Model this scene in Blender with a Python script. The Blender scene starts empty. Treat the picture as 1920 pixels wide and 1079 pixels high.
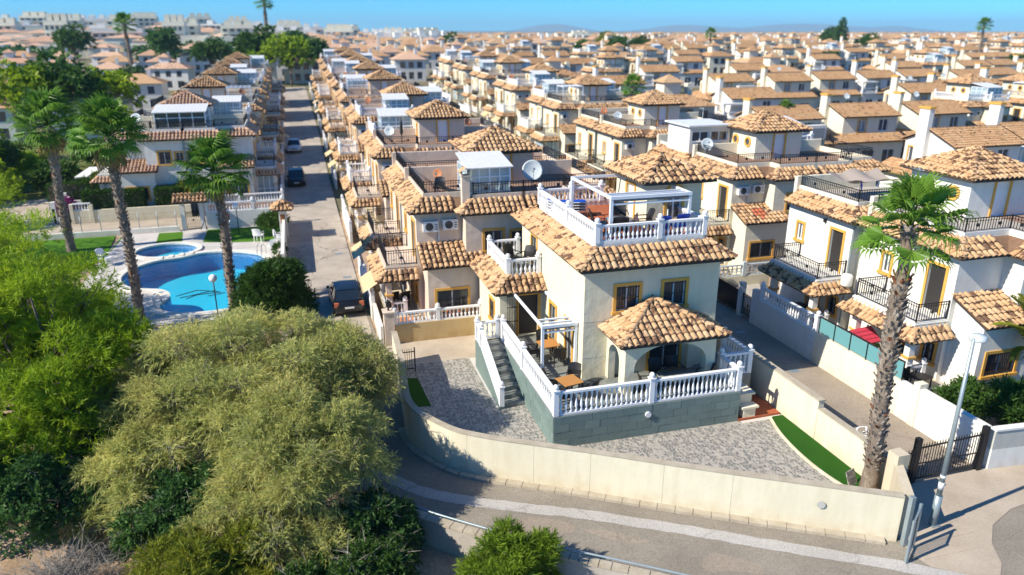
import bpy, math, random
import numpy as np
from mathutils import Matrix, Vector
R = math.radians
S = bpy.context.scene
COL = S.collection
random.seed(7)
RNG = np.random.default_rng(11)

# ---------------------------------------------------------------- camera, light, exposure
cam_d = bpy.data.cameras.new('camera')
cam = bpy.data.objects.new('camera', cam_d)
COL.objects.link(cam)
cam.location = (0, 0, 15)
cam.rotation_euler = (R(90 - 19.253), 0, R(-15.958))
cam_d.sensor_width = 36
cam_d.lens = 25.875
cam_d.clip_start = 0.5
cam_d.clip_end = 30000
cam_d.dof.use_dof = True
cam_d.dof.focus_distance = 28.5
cam_d.dof.aperture_fstop = 0.29
S.camera = cam

SUN_DIR = Vector((1.0, 0.17, -0.80)).normalized()      # the way the light travels
world = bpy.data.worlds.new('World')
S.world = world
world.use_nodes = True
wn = world.node_tree
wn.nodes.clear()
sky = wn.nodes.new('ShaderNodeTexSky')
sky.sky_type = 'NISHITA'
sky.sun_disc = False
sky.sun_elevation = math.asin(-SUN_DIR.z)
sky.sun_rotation = math.atan2(-SUN_DIR.x, -SUN_DIR.y)
sky.altitude = 1500
sky.air_density = 1.0
sky.dust_density = 0.0
sky.ozone_density = 4.0
tint = wn.nodes.new('ShaderNodeMix')
tint.data_type = 'RGBA'
tint.blend_type = 'MULTIPLY'
tint.inputs[0].default_value = 1.0
tint.inputs[7].default_value = (0.135, 0.53, 0.84, 1)
bg = wn.nodes.new('ShaderNodeBackground')
bg.inputs[1].default_value = 0.11
wo = wn.nodes.new('ShaderNodeOutputWorld')
wn.links.new(sky.outputs[0], tint.inputs[6])
wn.links.new(tint.outputs[2], bg.inputs[0])
wn.links.new(bg.outputs[0], wo.inputs[0])
sun_d = bpy.data.lights.new('sun', 'SUN')
sun_d.energy = 3.8
sun_d.angle = R(0.53)
sun_d.color = (1.0, 0.93, 0.80)
sun = bpy.data.objects.new('sun', sun_d)
COL.objects.link(sun)
sun.rotation_euler = SUN_DIR.to_track_quat('-Z', 'Y').to_euler()
sun.location = (-40, -10, 60)
S.view_settings.view_transform = 'Standard'
S.view_settings.look = 'None'
S.view_settings.gamma = 1
S.view_settings.use_curve_mapping = False
S.view_settings.exposure = 0.98
S.cycles.max_bounces = 6
S.cycles.transparent_max_bounces = 10
S.cycles.use_denoising = True
try:
    S.cycles.denoiser = 'OPENIMAGEDENOISE'
except Exception:
    pass

# ---------------------------------------------------------------- materials
class NT:
    def __init__(s, name):
        s.m = bpy.data.materials.new(name)
        s.m.use_nodes = True
        s.t = s.m.node_tree
        s.t.nodes.clear()
        s.o = s.n('OutputMaterial')
        s._pos = None
    def n(s, typ, **kw):
        d = s.t.nodes.new('ShaderNode' + typ)
        for k, v in kw.items():
            setattr(d, k, v)
        return d
    def l(s, a, b):
        s.t.links.new(a, b)
    def pos(s, scale=(1, 1, 1), obj=False):
        g = s.n('TexCoord').outputs['Object'] if obj else s.n('NewGeometry').outputs['Position']
        if tuple(scale) == (1, 1, 1):
            return g
        m = s.n('Mapping')
        m.inputs['Scale'].default_value = scale
        s.l(g, m.inputs[0])
        return m.outputs[0]
    def noise(s, scale, detail=3, vec=None, rough=0.55):
        d = s.n('TexNoise')
        d.inputs['Scale'].default_value = scale
        d.inputs['Detail'].default_value = detail
        d.inputs['Roughness'].default_value = rough
        s.l(vec if vec is not None else s.pos(), d.inputs['Vector'])
        return d.outputs[0]
    def ramp(s, fac, stops, interp='LINEAR'):
        d = s.n('ValToRGB')
        d.color_ramp.interpolation = interp
        e = d.color_ramp.elements
        while len(e) < len(stops):
            e.new(0.5)
        for i, (p, c) in enumerate(stops):
            e[i].position = p
            c = (c, c, c) if isinstance(c, (int, float)) else c
            e[i].color = (c[0], c[1], c[2], 1)
        s.l(fac, d.inputs[0])
        return d.outputs[0]
    def mix(s, a, b, fac, mode='MIX'):
        d = s.n('Mix', data_type='RGBA', blend_type=mode)
        for i, x in ((6, a), (7, b)):
            if isinstance(x, tuple):
                d.inputs[i].default_value = (x[0], x[1], x[2], 1)
            else:
                s.l(x, d.inputs[i])
        if isinstance(fac, (int, float)):
            d.inputs[0].default_value = fac
        else:
            s.l(fac, d.inputs[0])
        return d.outputs[2]
    def math(s, op, a, b=0.0):
        d = s.n('Math', operation=op)
        for i, x in ((0, a), (1, b)):
            if isinstance(x, (int, float)):
                d.inputs[i].default_value = x
            else:
                s.l(x, d.inputs[i])
        return d.outputs[0]
    def bump(s, h, strength, dist=0.02):
        d = s.n('Bump')
        d.inputs['Strength'].default_value = strength
        d.inputs['Distance'].default_value = dist
        s.l(h, d.inputs['Height'])
        return d.outputs[0]
    def bsdf(s, col, rough=0.8, normal=None, metal=0.0, spec=0.3):
        d = s.n('BsdfPrincipled')
        d.inputs['Roughness'].default_value = rough
        d.inputs['Metallic'].default_value = metal
        d.inputs['Specular IOR Level'].default_value = spec
        if isinstance(col, tuple):
            d.inputs['Base Color'].default_value = (col[0], col[1], col[2], 1)
        else:
            s.l(col, d.inputs['Base Color'])
        if normal is not None:
            s.l(normal, d.inputs['Normal'])
        s.l(d.outputs[0], s.o.inputs[0])
        return d

def plain(name, col, rough=0.6, metal=0.0, spec=0.4, var=0.12, vs=3.0):
    t = NT(name)
    n = t.noise(vs, 4)
    c = t.mix(tuple(x * (1 - var) for x in col), tuple(min(1, x * (1 + var)) for x in col), n)
    t.bsdf(c, rough, None, metal, spec)
    return t.m

def stucco(name, col, dirt=0.25, bump=0.5):
    t = NT(name)
    n1 = t.noise(0.55, 5)
    n2 = t.noise(3.5, 4, t.pos((1, 1, 0.18)))
    n3 = t.noise(30, 3)
    base = t.mix(tuple(x * 0.88 for x in col), tuple(min(0.86, x * 1.05) for x in col), n1)
    stain = t.ramp(n2, [(0.42, 0.0), (0.78, 1.0)])
    c = t.mix(base, (col[0] * 0.72, col[1] * 0.66, col[2] * 0.56), t.math('MULTIPLY', stain, dirt))
    grain = t.ramp(n3, [(0.3, 0.92), (0.7, 1.0)])
    c = t.mix(c, grain, 1.0, 'MULTIPLY')
    sp = t.n('SeparateXYZ'); t.l(t.pos(), sp.inputs[0])
    low = t.math('MULTIPLY', t.ramp(sp.outputs[2], [(0.0, 1.0), (0.55, 0.0)]), t.ramp(t.noise(2.2, 5), [(0.35, 0.0), (0.7, 1.0)]))
    c = t.mix(c, (col[0] * 0.62, col[1] * 0.52, col[2] * 0.38), t.math('MULTIPLY', low, min(0.6, dirt * 1.8)))
    h = t.math('ADD', t.math('MULTIPLY', t.noise(2.6, 4), 1.0), t.math('MULTIPLY', n3, 0.18))
    t.bsdf(c, 0.9, t.bump(h, bump, 0.045), 0, 0.15)
    return t.m

def tile_mat(name, tones, dark=(0.085, 0.04, 0.03), amount=0.54):
    t = NT(name)
    oi = t.n('ObjectInfo').outputs['Random']
    ri = t.n('NewGeometry').outputs['Random Per Island']
    rnd = t.math('FRACT', t.math('ADD', t.math('MULTIPLY', oi, 7.31), ri))
    k = len(tones)
    c = t.ramp(rnd, [(i / (k - 1), tones[i]) for i in range(k)])
    b = t.noise(3.1, 3, None, 0.6)
    off = t.math('ADD', b, t.math('MULTIPLY', t.math('SUBTRACT', t.math('FRACT', t.math('MULTIPLY', rnd, 13.7)), 0.5), 0.16))
    bl = t.ramp(off, [(amount, 0.0), (amount + 0.055, 1.0)])
    c = t.mix(c, dark, t.math('MULTIPLY', bl, 0.85))
    f = t.noise(22, 3)
    c = t.mix(c, t.ramp(f, [(0.3, 0.82), (0.7, 1.06)]), 1.0, 'MULTIPLY')
    t.bsdf(c, 0.85, t.bump(f, 0.25, 0.01), 0, 0.2)
    return t.m

def ground_mat(name, c1, c2, sc=1.2, fine=14, bump=0.4, speck=0.12):
    t = NT(name)
    a = t.noise(sc, 6, None, 0.6)
    f = t.noise(fine, 4)
    c = t.mix(c1, c2, t.ramp(a, [(0.35, 0.0), (0.65, 1.0)]))
    c = t.mix(c, t.ramp(f, [(0.25, 1 - speck * 2), (0.75, 1 + speck)]), 1.0, 'MULTIPLY')
    t.bsdf(c, 0.95, t.bump(f, bump, 0.03), 0, 0.1)
    return t.m

def leaf_mat(name, tones, trans=0.35, patch=0.35, rough=0.55):
    t = NT(name)
    ri = t.n('NewGeometry').outputs['Random Per Island']
    oi = t.n('ObjectInfo').outputs['Random']
    pn = t.noise(patch, 3)
    x = t.math('ADD', t.math('MULTIPLY', ri, 0.5), t.math('MULTIPLY', t.ramp(pn, [(0.3, 0.0), (0.7, 1.0)]), 0.5))
    k = len(tones)
    c = t.ramp(x, [(i / (k - 1), tones[i]) for i in range(k)])
    hue = t.n('HueSaturation')
    hue.inputs['Value'].default_value = 1
    t.l(c, hue.inputs['Color'])
    t.l(t.math('ADD', t.math('MULTIPLY', oi, 0.3), 0.85), hue.inputs['Value'])
    c = hue.outputs[0]
    p = t.n('BsdfPrincipled')
    p.inputs['Roughness'].default_value = rough
    p.inputs['Specular IOR Level'].default_value = 0.25
    t.l(c, p.inputs['Base Color'])
    tr = t.n('BsdfTranslucent')
    t.l(c, tr.inputs['Color'])
    mx = t.n('MixShader')
    mx.inputs[0].default_value = trans
    t.l(p.outputs[0], mx.inputs[1])
    t.l(tr.outputs[0], mx.inputs[2])
    t.l(mx.outputs[0], t.o.inputs[0])
    return t.m

M = {}
M['white'] = stucco('white_stucco', (0.79, 0.77, 0.71), 0.3, 0.3)
M['cream'] = stucco('cream_stucco', (0.78, 0.72, 0.53), 0.3, 0.6)
M['creamwhite'] = stucco('ivory_stucco', (0.78, 0.73, 0.58), 0.28, 0.5)
M['wallcream'] = stucco('boundary_wall_cream', (0.75, 0.69, 0.52), 0.35, 0.25)
M['tan'] = stucco('tan_stucco', (0.70, 0.58, 0.47), 0.4, 0.5)
M['beige'] = stucco('beige_stucco', (0.62, 0.54, 0.40), 0.35, 0.4)
M['ochrewall'] = stucco('ochre_wall', (0.58, 0.43, 0.22), 0.35, 0.4)
M['pink'] = stucco('salmon_stucco', (0.60, 0.38, 0.26), 0.6, 0.4)
M['grey_stucco'] = stucco('grey_stucco', (0.50, 0.50, 0.46), 0.3, 0.4)
M['whitepaint'] = plain('white_paint', (0.80, 0.80, 0.80), 0.5, 0, 0.35, 0.05)
M['alu'] = plain('white_aluminium', (0.72, 0.76, 0.80), 0.35, 0, 0.5, 0.04)
M['yellow'] = plain('ochre_trim', (0.66, 0.36, 0.075), 0.7, 0, 0.2, 0.14)
M['iron'] = plain('black_iron', (0.018, 0.018, 0.02), 0.45, 0.3, 0.5)
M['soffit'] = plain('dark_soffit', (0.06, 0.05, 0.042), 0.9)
M['shutter'] = plain('dark_door', (0.03, 0.027, 0.025), 0.6)
M['wooddoor'] = plain('brown_wood_door', (0.30, 0.12, 0.035), 0.5, 0, 0.4, 0.25, 6)
M['orangewood'] = plain('orange_wood', (0.47, 0.21, 0.055), 0.45, 0, 0.4, 0.12, 8)
M['redfloor'] = ground_mat('red_terrace_floor', (0.36, 0.10, 0.045), (0.42, 0.14, 0.07), 1.0, 8, 0.1)
M['terrace'] = ground_mat('terracotta_terrace_tile', (0.30, 0.19, 0.13), (0.38, 0.25, 0.18), 1.0, 8, 0.1)
M['terracotta'] = plain('terracotta', (0.5, 0.2, 0.09), 0.8)
SAND = [(0.52, 0.30, 0.145), (0.625, 0.395, 0.21), (0.57, 0.345, 0.175), (0.66, 0.43, 0.245), (0.60, 0.37, 0.19)]
M['tile'] = tile_mat('flamed_roof_tile', SAND)
M['tile_far'] = tile_mat('tan_roof_tile', [(0.46, 0.26, 0.125), (0.55, 0.34, 0.18), (0.50, 0.29, 0.15), (0.57, 0.38, 0.21)], amount=0.6)
M['tile_pink'] = tile_mat('pinkish_roof_tile', [(0.54, 0.31, 0.19), (0.64, 0.42, 0.28), (0.58, 0.35, 0.22)], amount=0.60)
M['tile_dark'] = tile_mat('dark_roof_tile', [(0.10, 0.07, 0.055), (0.14, 0.09, 0.07), (0.08, 0.055, 0.045)])
M['tile_red'] = plain('new_red_tile', (0.46, 0.13, 0.06), 0.8)
M['sheath'] = plain('roof_channel', (0.20, 0.12, 0.075), 0.95, 0, 0.1, 0.4, 5)
M['slate'] = None
M['black_rattan'] = plain('black_rattan', (0.02, 0.017, 0.015), 0.5, 0, 0.5, 0.4, 30)
M['blue_plastic'] = plain('blue_fabric', (0.01, 0.06, 0.40), 0.5)
M['greyfab'] = plain('grey_fabric', (0.25, 0.25, 0.26), 0.9)
M['dish'] = plain('satellite_dish_grey', (0.52, 0.57, 0.58), 0.4, 0, 0.4, 0.04)
M['acwhite'] = plain('appliance_white', (0.70, 0.70, 0.68), 0.4)
M['acfan'] = plain('fan_grille', (0.05, 0.05, 0.055), 0.5)
M['galv'] = plain('galvanised_steel', (0.30, 0.36, 0.38), 0.45, 0.4, 0.5)
M['concrete'] = ground_mat('concrete', (0.40, 0.36, 0.31), (0.50, 0.46, 0.40), 0.7, 12, 0.15, 0.06)
M['kerb'] = ground_mat('kerb_concrete', (0.40, 0.34, 0.25), (0.50, 0.44, 0.34), 2.0, 18, 0.2, 0.08)
M['awning'] = plain('sand_canvas', (0.60, 0.46, 0.26), 0.9)
M['tarp'] = plain('brown_tarpaulin', (0.36, 0.30, 0.25), 0.8)
M['rubber'] = plain('tyre_rubber', (0.015, 0.015, 0.015), 0.8)
M['chrome'] = plain('polished_steel', (0.6, 0.6, 0.62), 0.2, 1.0)

def glass_mat(name, col, rough=0.06):
    t = NT(name)
    n = t.noise(0.8, 2)
    c = t.mix(tuple(x * 0.6 for x in col), col, n)
    t.bsdf(c, rough, t.bump(t.noise(1.2, 1), 0.02, 0.05), 0, 0.7)
    return t.m
M['glass'] = glass_mat('window_glass', (0.075, 0.09, 0.105))
M['glass_curtain'] = glass_mat('curtained_glass', (0.32, 0.36, 0.38), 0.15)
M['glass_green'] = glass_mat('sea_green_glass', (0.13, 0.36, 0.34), 0.12)
M['carglass'] = glass_mat('car_glass', (0.02, 0.03, 0.045), 0.03)
def clear_glass(name, col, op):
    t = NT(name)
    a = t.n('BsdfTransparent')
    a.inputs[0].default_value = (*col, 1)
    g = t.n('BsdfPrincipled')
    g.inputs['Base Color'].default_value = (*col, 1)
    g.inputs['Roughness'].default_value = 0.06
    m = t.n('MixShader')
    m.inputs[0].default_value = op
    t.l(a.outputs[0], m.inputs[1]); t.l(g.outputs[0], m.inputs[2]); t.l(m.outputs[0], t.o.inputs[0])
    return t.m
M['clear'] = clear_glass('sunroom_glass', (0.62, 0.76, 0.80), 0.42)
M['teal_glass'] = clear_glass('frosted_teal_glass', (0.17, 0.40, 0.42), 0.8)

def slate_mat():
    t = NT('slate_cladding')
    oi = t.n('ObjectInfo').outputs['Random']
    n = t.noise(1.3, 6, t.pos((1, 1, 3)), 0.65)
    c = t.mix((0.125, 0.18, 0.17), (0.20, 0.265, 0.245), n)
    c = t.mix(c, (0.30, 0.35, 0.33), t.ramp(t.noise(5, 5, t.pos((1, 1, 4)), 0.7), [(0.62, 0.0), (0.85, 0.6)]))
    hs = t.n('HueSaturation')
    t.l(c, hs.inputs['Color'])
    t.l(t.math('ADD', t.math('MULTIPLY', oi, 0.2), 0.9), hs.inputs['Value'])
    t.bsdf(hs.outputs[0], 0.65, t.bump(t.noise(9, 5), 0.4, 0.02), 0, 0.35)
    return t.m
M['slate'] = slate_mat()
M['grout'] = plain('tile_grout', (0.22, 0.24, 0.22), 0.95)

def yard_tile_mat():
    # printed stoneware: dark pebble shapes and thin lines on a pale ground, a flat print
    t = NT('printed_floor_tile')
    p = t.pos()
    mp = t.n('Mapping')
    mp.inputs['Rotation'].default_value = (0, 0, R(45))
    mp.inputs['Scale'].default_value = (1, 0.62, 1)
    t.l(p, mp.inputs[0])
    v = t.n('TexVoronoi', feature='DISTANCE_TO_EDGE')
    v.inputs['Scale'].default_value = 11.0
    v.inputs['Randomness'].default_value = 0.9
    t.l(mp.outputs[0], v.inputs['Vector'])
    v2 = t.n('TexVoronoi', feature='F1')
    v2.inputs['Scale'].default_value = 11.0
    v2.inputs['Randomness'].default_value = 0.9
    t.l(mp.outputs[0], v2.inputs['Vector'])
    sep = t.n('SeparateColor')
    t.l(v2.outputs['Color'], sep.inputs[0])
    inner = t.ramp(v.outputs['Distance'], [(0.07, 0.0), (0.12, 1.0)])
    pick = t.ramp(sep.outputs[0], [(0.34, 0.0), (0.38, 1.0)], 'LINEAR')
    mask = t.math('MULTIPLY', inner, pick)
    base = t.mix((0.36, 0.34, 0.29), (0.46, 0.43, 0.38), t.noise(4, 3))
    line = t.ramp(v.outputs['Distance'], [(0.015, 1.0), (0.04, 0.0)])
    c = t.mix(base, (0.23, 0.16, 0.115), t.math('MULTIPLY', line, 0.75))
    c = t.mix(c, (0.11, 0.12, 0.12), t.math('MULTIPLY', mask, 0.85))
    t.bsdf(c, 0.6, None, 0, 0.3)
    return t.m
M['yardtile'] = yard_tile_mat()

def deck_tile_mat():
    t = NT('grey_deck_tile')
    br = t.n('TexBrick')
    br.inputs['Scale'].default_value = 1.0
    br.inputs['Brick Width'].default_value = 0.62
    br.inputs['Row Height'].default_value = 0.31
    br.inputs['Mortar Size'].default_value = 0.008
    br.inputs['Color1'].default_value = (0.17, 0.18, 0.165, 1)
    br.inputs['Color2'].default_value = (0.22, 0.235, 0.215, 1)
    br.inputs['Mortar'].default_value = (0.30, 0.29, 0.27, 1)
    t.l(t.pos(), br.inputs['Vector'])
    c = t.mix(br.outputs[0], t.ramp(t.noise(3, 5), [(0.3, 0.85), (0.7, 1.1)]), 1.0, 'MULTIPLY')
    t.bsdf(c, 0.6, None, 0, 0.3)
    return t.m
M['decktile'] = deck_tile_mat()
M['yardgrout'] = plain('pale_floor_grout', (0.56, 0.53, 0.48), 0.95)

def pool_mat(name, c1, c2):
    t = NT(name)
    n = t.noise(1.3, 3)
    v = t.n('TexVoronoi', feature='DISTANCE_TO_EDGE')
    v.inputs['Scale'].default_value = 9
    t.l(t.pos(), v.inputs['Vector'])
    c = t.mix(c1, c2, n)
    c = t.mix(c, t.ramp(v.outputs['Distance'], [(0.0, 0.9), (0.05, 1.0)]), 1.0, 'MULTIPLY')
    t.bsdf(c, 0.4)
    return t.m
M['poolfloor'] = pool_mat('pool_mosaic', (0.05, 0.54, 0.72), (0.075, 0.63, 0.80))
M['poolwall'] = pool_mat('pool_edge_mosaic', (0.03, 0.20, 0.48), (0.04, 0.26, 0.55))
def water_mat():
    t = NT('pool_water')
    tr = t.n('BsdfTransparent')
    tr.inputs[0].default_value = (0.68, 0.96, 0.99, 1)
    gl = t.n('BsdfGlossy')
    gl.inputs['Roughness'].default_value = 0.03
    h = t.math('ADD', t.noise(1.6, 3), t.math('MULTIPLY', t.noise(5, 2), 0.4))
    b = t.bump(h, 0.5, 0.08)
    t.l(b, gl.inputs['Normal'])
    fr = t.n('LayerWeight')
    t.l(b, fr.inputs['Normal'])
    fac = t.math('ADD', t.math('MULTIPLY', t.math('POWER', fr.outputs['Facing'], 4.0), 0.9), 0.025)
    m = t.n('MixShader')
    t.l(fac, m.inputs[0]); t.l(tr.outputs[0], m.inputs[1]); t.l(gl.outputs[0], m.inputs[2])
    t.l(m.outputs[0], t.o.inputs[0])
    return t.m
M['water'] = water_mat()
def grass_ground(name, c1, c2):
    t = NT(name)
    c = t.mix(c1, c2, t.noise(1.1, 5))
    f = t.noise(40, 3)
    c = t.mix(c, t.ramp(f, [(0.3, 0.7), (0.7, 1.15)]), 1.0, 'MULTIPLY')
    t.bsdf(c, 0.9, t.bump(f, 0.6, 0.04), 0, 0.1)
    return t.m
M['lawn'] = grass_ground('lawn_green', (0.06, 0.17, 0.012), (0.11, 0.25, 0.02))
M['fakegrass'] = grass_ground('artificial_grass', (0.02, 0.085, 0.008), (0.032, 0.11, 0.012))

def asphalt_mat(name, c1, c2, crack=0.5):
    t = NT(name)
    a = t.noise(0.45, 6, None, 0.6)
    c = t.mix(c1, c2, t.ramp(a, [(0.35, 0.0), (0.65, 1.0)]))
    f = t.noise(26, 4, None, 0.7)
    c = t.mix(c, t.ramp(f, [(0.3, 0.62), (0.5, 1.0), (0.7, 1.25)]), 1.0, 'MULTIPLY')
    v = t.n('TexVoronoi', feature='DISTANCE_TO_EDGE')
    v.inputs['Scale'].default_value = 0.23
    w = t.n('VectorMath', operation='ADD')
    nn = t.n('TexNoise'); nn.inputs['Scale'].default_value = 1.4; nn.inputs['Detail'].default_value = 5
    t.l(t.pos(), nn.inputs['Vector'])
    t.l(t.pos(), w.inputs[0]); t.l(nn.outputs['Color'], w.inputs[1])
    t.l(w.outputs[0], v.inputs['Vector'])
    c = t.mix(c, (c1[0] * .45, c1[1] * .45, c1[2] * .45), t.math('MULTIPLY', t.ramp(v.outputs['Distance'], [(0.004, 1.0), (0.010, 0.0)]), crack))
    t.bsdf(c, 0.95, t.bump(f, 0.5, 0.012), 0, 0.1)
    return t.m
M['asphalt'] = asphalt_mat('tan_asphalt', (0.235, 0.205, 0.165), (0.295, 0.26, 0.21), 0.15)
M['street'] = asphalt_mat('street_concrete', (0.36, 0.31, 0.255), (0.47, 0.41, 0.34), 0.7)
M['lane'] = asphalt_mat('lane_asphalt', (0.28, 0.23, 0.18), (0.34, 0.285, 0.225), 0.3)
M['trench'] = asphalt_mat('concrete_trench_fill', (0.40, 0.375, 0.34), (0.47, 0.445, 0.41), 0.35)
M['pave'] = ground_mat('pavement', (0.40, 0.33, 0.25), (0.50, 0.42, 0.33), 0.6, 12, 0.2, 0.06)
M['earth'] = ground_mat('dry_earth', (0.36, 0.25, 0.16), (0.50, 0.36, 0.25), 0.8, 9, 0.8, 0.14)
M['land'] = ground_mat('far_land', (0.25, 0.20, 0.13), (0.12, 0.13, 0.06), 0.02, 0.5, 0.0, 0.1)
M['deckpool'] = ground_mat('pool_deck_concrete', (0.50, 0.46, 0.42), (0.60, 0.56, 0.51), 0.8, 14, 0.1, 0.05)
M['scrub'] = ground_mat('scrubby_ground', (0.10, 0.15, 0.03), (0.20, 0.19, 0.08), 0.25, 5, 0.6, 0.14)
M['bark'] = ground_mat('grey_bark', (0.13, 0.10, 0.08), (0.24, 0.19, 0.15), 3, 20, 0.8, 0.2)
M['palmbark'] = ground_mat('palm_bark', (0.16, 0.12, 0.09), (0.33, 0.27, 0.21), 2.5, 18, 0.8, 0.2)
M['palmboot'] = ground_mat('palm_boot', (0.20, 0.155, 0.12), (0.42, 0.36, 0.30), 4, 18, 0.5, 0.2)
M['palmred'] = ground_mat('palm_fibre', (0.20, 0.075, 0.035), (0.30, 0.14, 0.07), 4, 18, 0.5, 0.2)
M['deadfrond'] = leaf_mat('dead_frond', [(0.22, 0.13, 0.05), (0.36, 0.25, 0.10), (0.28, 0.17, 0.07)], 0.25)
M['frond'] = leaf_mat('fan_frond', [(0.07, 0.15, 0.018), (0.13, 0.26, 0.03), (0.20, 0.35, 0.045)], 0.4, 0.9, 0.4)
M['tamarisk'] = leaf_mat('tamarisk_leaf', [(0.22, 0.26, 0.10), (0.40, 0.43, 0.13), (0.58, 0.56, 0.18), (0.68, 0.58, 0.24)], 0.5, 0.8)
M['pine'] = leaf_mat('pine_needle', [(0.12, 0.21, 0.012), (0.28, 0.41, 0.018), (0.45, 0.55, 0.028)], 0.46, 0.6)
M['pine_dark'] = leaf_mat('deep_pine_needle', [(0.08, 0.15, 0.012), (0.18, 0.28, 0.02), (0.30, 0.39, 0.03)], 0.4, 0.6)
M['darkleaf'] = leaf_mat('dark_leaf', [(0.03, 0.075, 0.02), (0.06, 0.14, 0.03), (0.11, 0.21, 0.045)], 0.35, 0.8)
M['midleaf'] = leaf_mat('mid_leaf', [(0.03, 0.075, 0.012), (0.06, 0.13, 0.018), (0.10, 0.18, 0.03)], 0.3, 0.7)
M['limeleaf'] = leaf_mat('yellow_green_leaf', [(0.12, 0.15, 0.012), (0.20, 0.23, 0.02), (0.28, 0.27, 0.03)], 0.35, 0.7)
M['hedgeleaf'] = leaf_mat('hedge_leaf', [(0.02, 0.06, 0.008), (0.04, 0.10, 0.012), (0.07, 0.14, 0.02)], 0.25, 0.8)
M['drytwig'] = leaf_mat('dry_twig', [(0.20, 0.18, 0.155), (0.34, 0.31, 0.27), (0.27, 0.24, 0.20)], 0.0, 0.8)
M['magenta'] = leaf_mat('bougainvillea', [(0.25, 0.02, 0.16), (0.40, 0.04, 0.28)], 0.3)
# ---------------------------------------------------------------- mesh kit
class MB:
    """collects shapes, then links them as ONE mesh object"""
    def __init__(s):
        s.v = []; s.f = []; s.sm = []
    def add(s, vs, fs, smooth=False):
        b = len(s.v)
        s.v.extend(vs)
        s.f.extend([tuple(i + b for i in f) for f in fs])
        s.sm.extend([smooth] * len(fs))
        return s
    def box(s, x0, y0, z0, x1, y1, z1):
        x0, x1 = min(x0, x1), max(x0, x1); y0, y1 = min(y0, y1), max(y0, y1); z0, z1 = min(z0, z1), max(z0, z1)
        return s.add([(x0, y0, z0), (x1, y0, z0), (x1, y1, z0), (x0, y1, z0), (x0, y0, z1), (x1, y0, z1), (x1, y1, z1), (x0, y1, z1)],
                     [(3, 2, 1, 0), (4, 5, 6, 7), (0, 1, 5, 4), (1, 2, 6, 5), (2, 3, 7, 6), (3, 0, 4, 7)])
    def bar(s, p, q, w, h):
        """box beam from p to q, w wide and h high"""
        p = Vector(p); q = Vector(q); d = (q - p).normalized()
        up = Vector((0, 0, 1)) if abs(d.z) < 0.95 else Vector((0, 1, 0))
        a = d.cross(up).normalized() * (w / 2); b = a.cross(d).normalized() * (h / 2)
        vs = [tuple(c + i * a + j * b) for c in (p, q) for i, j in ((-1, -1), (1, -1), (1, 1), (-1, 1))]
        return s.add(vs, [(3, 2, 1, 0), (4, 5, 6, 7), (0, 1, 5, 4), (1, 2, 6, 5), (2, 3, 7, 6), (3, 0, 4, 7)])
    def prism(s, pts, z0, z1):
        n = len(pts)
        vs = [(p[0], p[1], z0) for p in pts] + [(p[0], p[1], z1) for p in pts]
        fs = [tuple(range(n - 1, -1, -1)), tuple(range(n, 2 * n))]
        fs += [(i, (i + 1) % n, n + (i + 1) % n, n + i) for i in range(n)]
        return s.add(vs, fs)
    def path(s, pts, r, n=6, r1=None, smooth=True, caps=True):
        pts = [Vector(p) for p in pts]
        vs = []; fs = []; m = len(pts)
        for i, p in enumerate(pts):
            d = (pts[min(i + 1, m - 1)] - pts[max(i - 1, 0)]).normalized()
            up = Vector((0, 0, 1)) if abs(d.z) < 0.9 else Vector((0, 1, 0))
            a = d.cross(up).normalized(); b = a.cross(d).normalized()
            rr = r if r1 is None else r + (r1 - r) * i / (m - 1)
            for k in range(n):
                t = 2 * math.pi * k / n + math.pi / n
                vs.append(tuple(p + a * math.cos(t) * rr + b * math.sin(t) * rr))
        for i in range(m - 1):
            for k in range(n):
                fs.append((i * n + k, i * n + (k + 1) % n, (i + 1) * n + (k + 1) % n, (i + 1) * n + k))
        if caps:
            fs.append(tuple(range(n - 1, -1, -1))); fs.append(tuple(range((m - 1) * n, m * n)))
        return s.add(vs, fs, smooth)
    def lathe(s, prof, n=8, c=(0, 0, 0), smooth=True):
        vs = []; fs = []
        for r, z in prof:
            for k in range(n):
                t = 2 * math.pi * (k + .5) / n
                vs.append((c[0] + r * math.cos(t), c[1] + r * math.sin(t), c[2] + z))
        for i in range(len(prof) - 1):
            for k in range(n):
                fs.append((i * n + k, i * n + (k + 1) % n, (i + 1) * n + (k + 1) % n, (i + 1) * n + k))
        fs.append(tuple(range(n - 1, -1, -1))); fs.append(tuple(range((len(prof) - 1) * n, len(prof) * n)))
        return s.add(vs, fs, smooth)
    def ball(s, c, r, n=8, sz=1.0):
        m = max(4, n // 2)
        return s.lathe([(max(0.01 * r, r * math.sin(math.pi * i / m)), -r * sz * math.cos(math.pi * i / m)) for i in range(m + 1)], n, c)
    def quad(s, a, b, c, d):
        return s.add([tuple(a), tuple(b), tuple(c), tuple(d)], [(0, 1, 2, 3)])
    def poly(s, pts):
        return s.add([tuple(p) for p in pts], [tuple(range(len(pts)))])
    def disc(s, c, ax, r, h, n=16, dome=0.0):
        """solid disc of radius r facing along ax, h thick"""
        ax = Vector(ax).normalized(); c = Vector(c)
        up = Vector((0, 0, 1)) if abs(ax.z) < .9 else Vector((0, 1, 0))
        a = ax.cross(up).normalized(); b = a.cross(ax)
        vs = []
        for o in (-h / 2, h / 2):
            for k in range(n):
                t = 2 * math.pi * k / n
                vs.append(tuple(c + ax * o + (a * math.cos(t) + b * math.sin(t)) * r))
        fs = [tuple(range(n - 1, -1, -1)), tuple(range(n, 2 * n))] + [(i, (i + 1) % n, n + (i + 1) % n, n + i) for i in range(n)]
        return s.add(vs, fs)
    def shift(s, x, y, z):
        s.v = [(a + x, b + y, c + z) for a, b, c in s.v]
        return s
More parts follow.
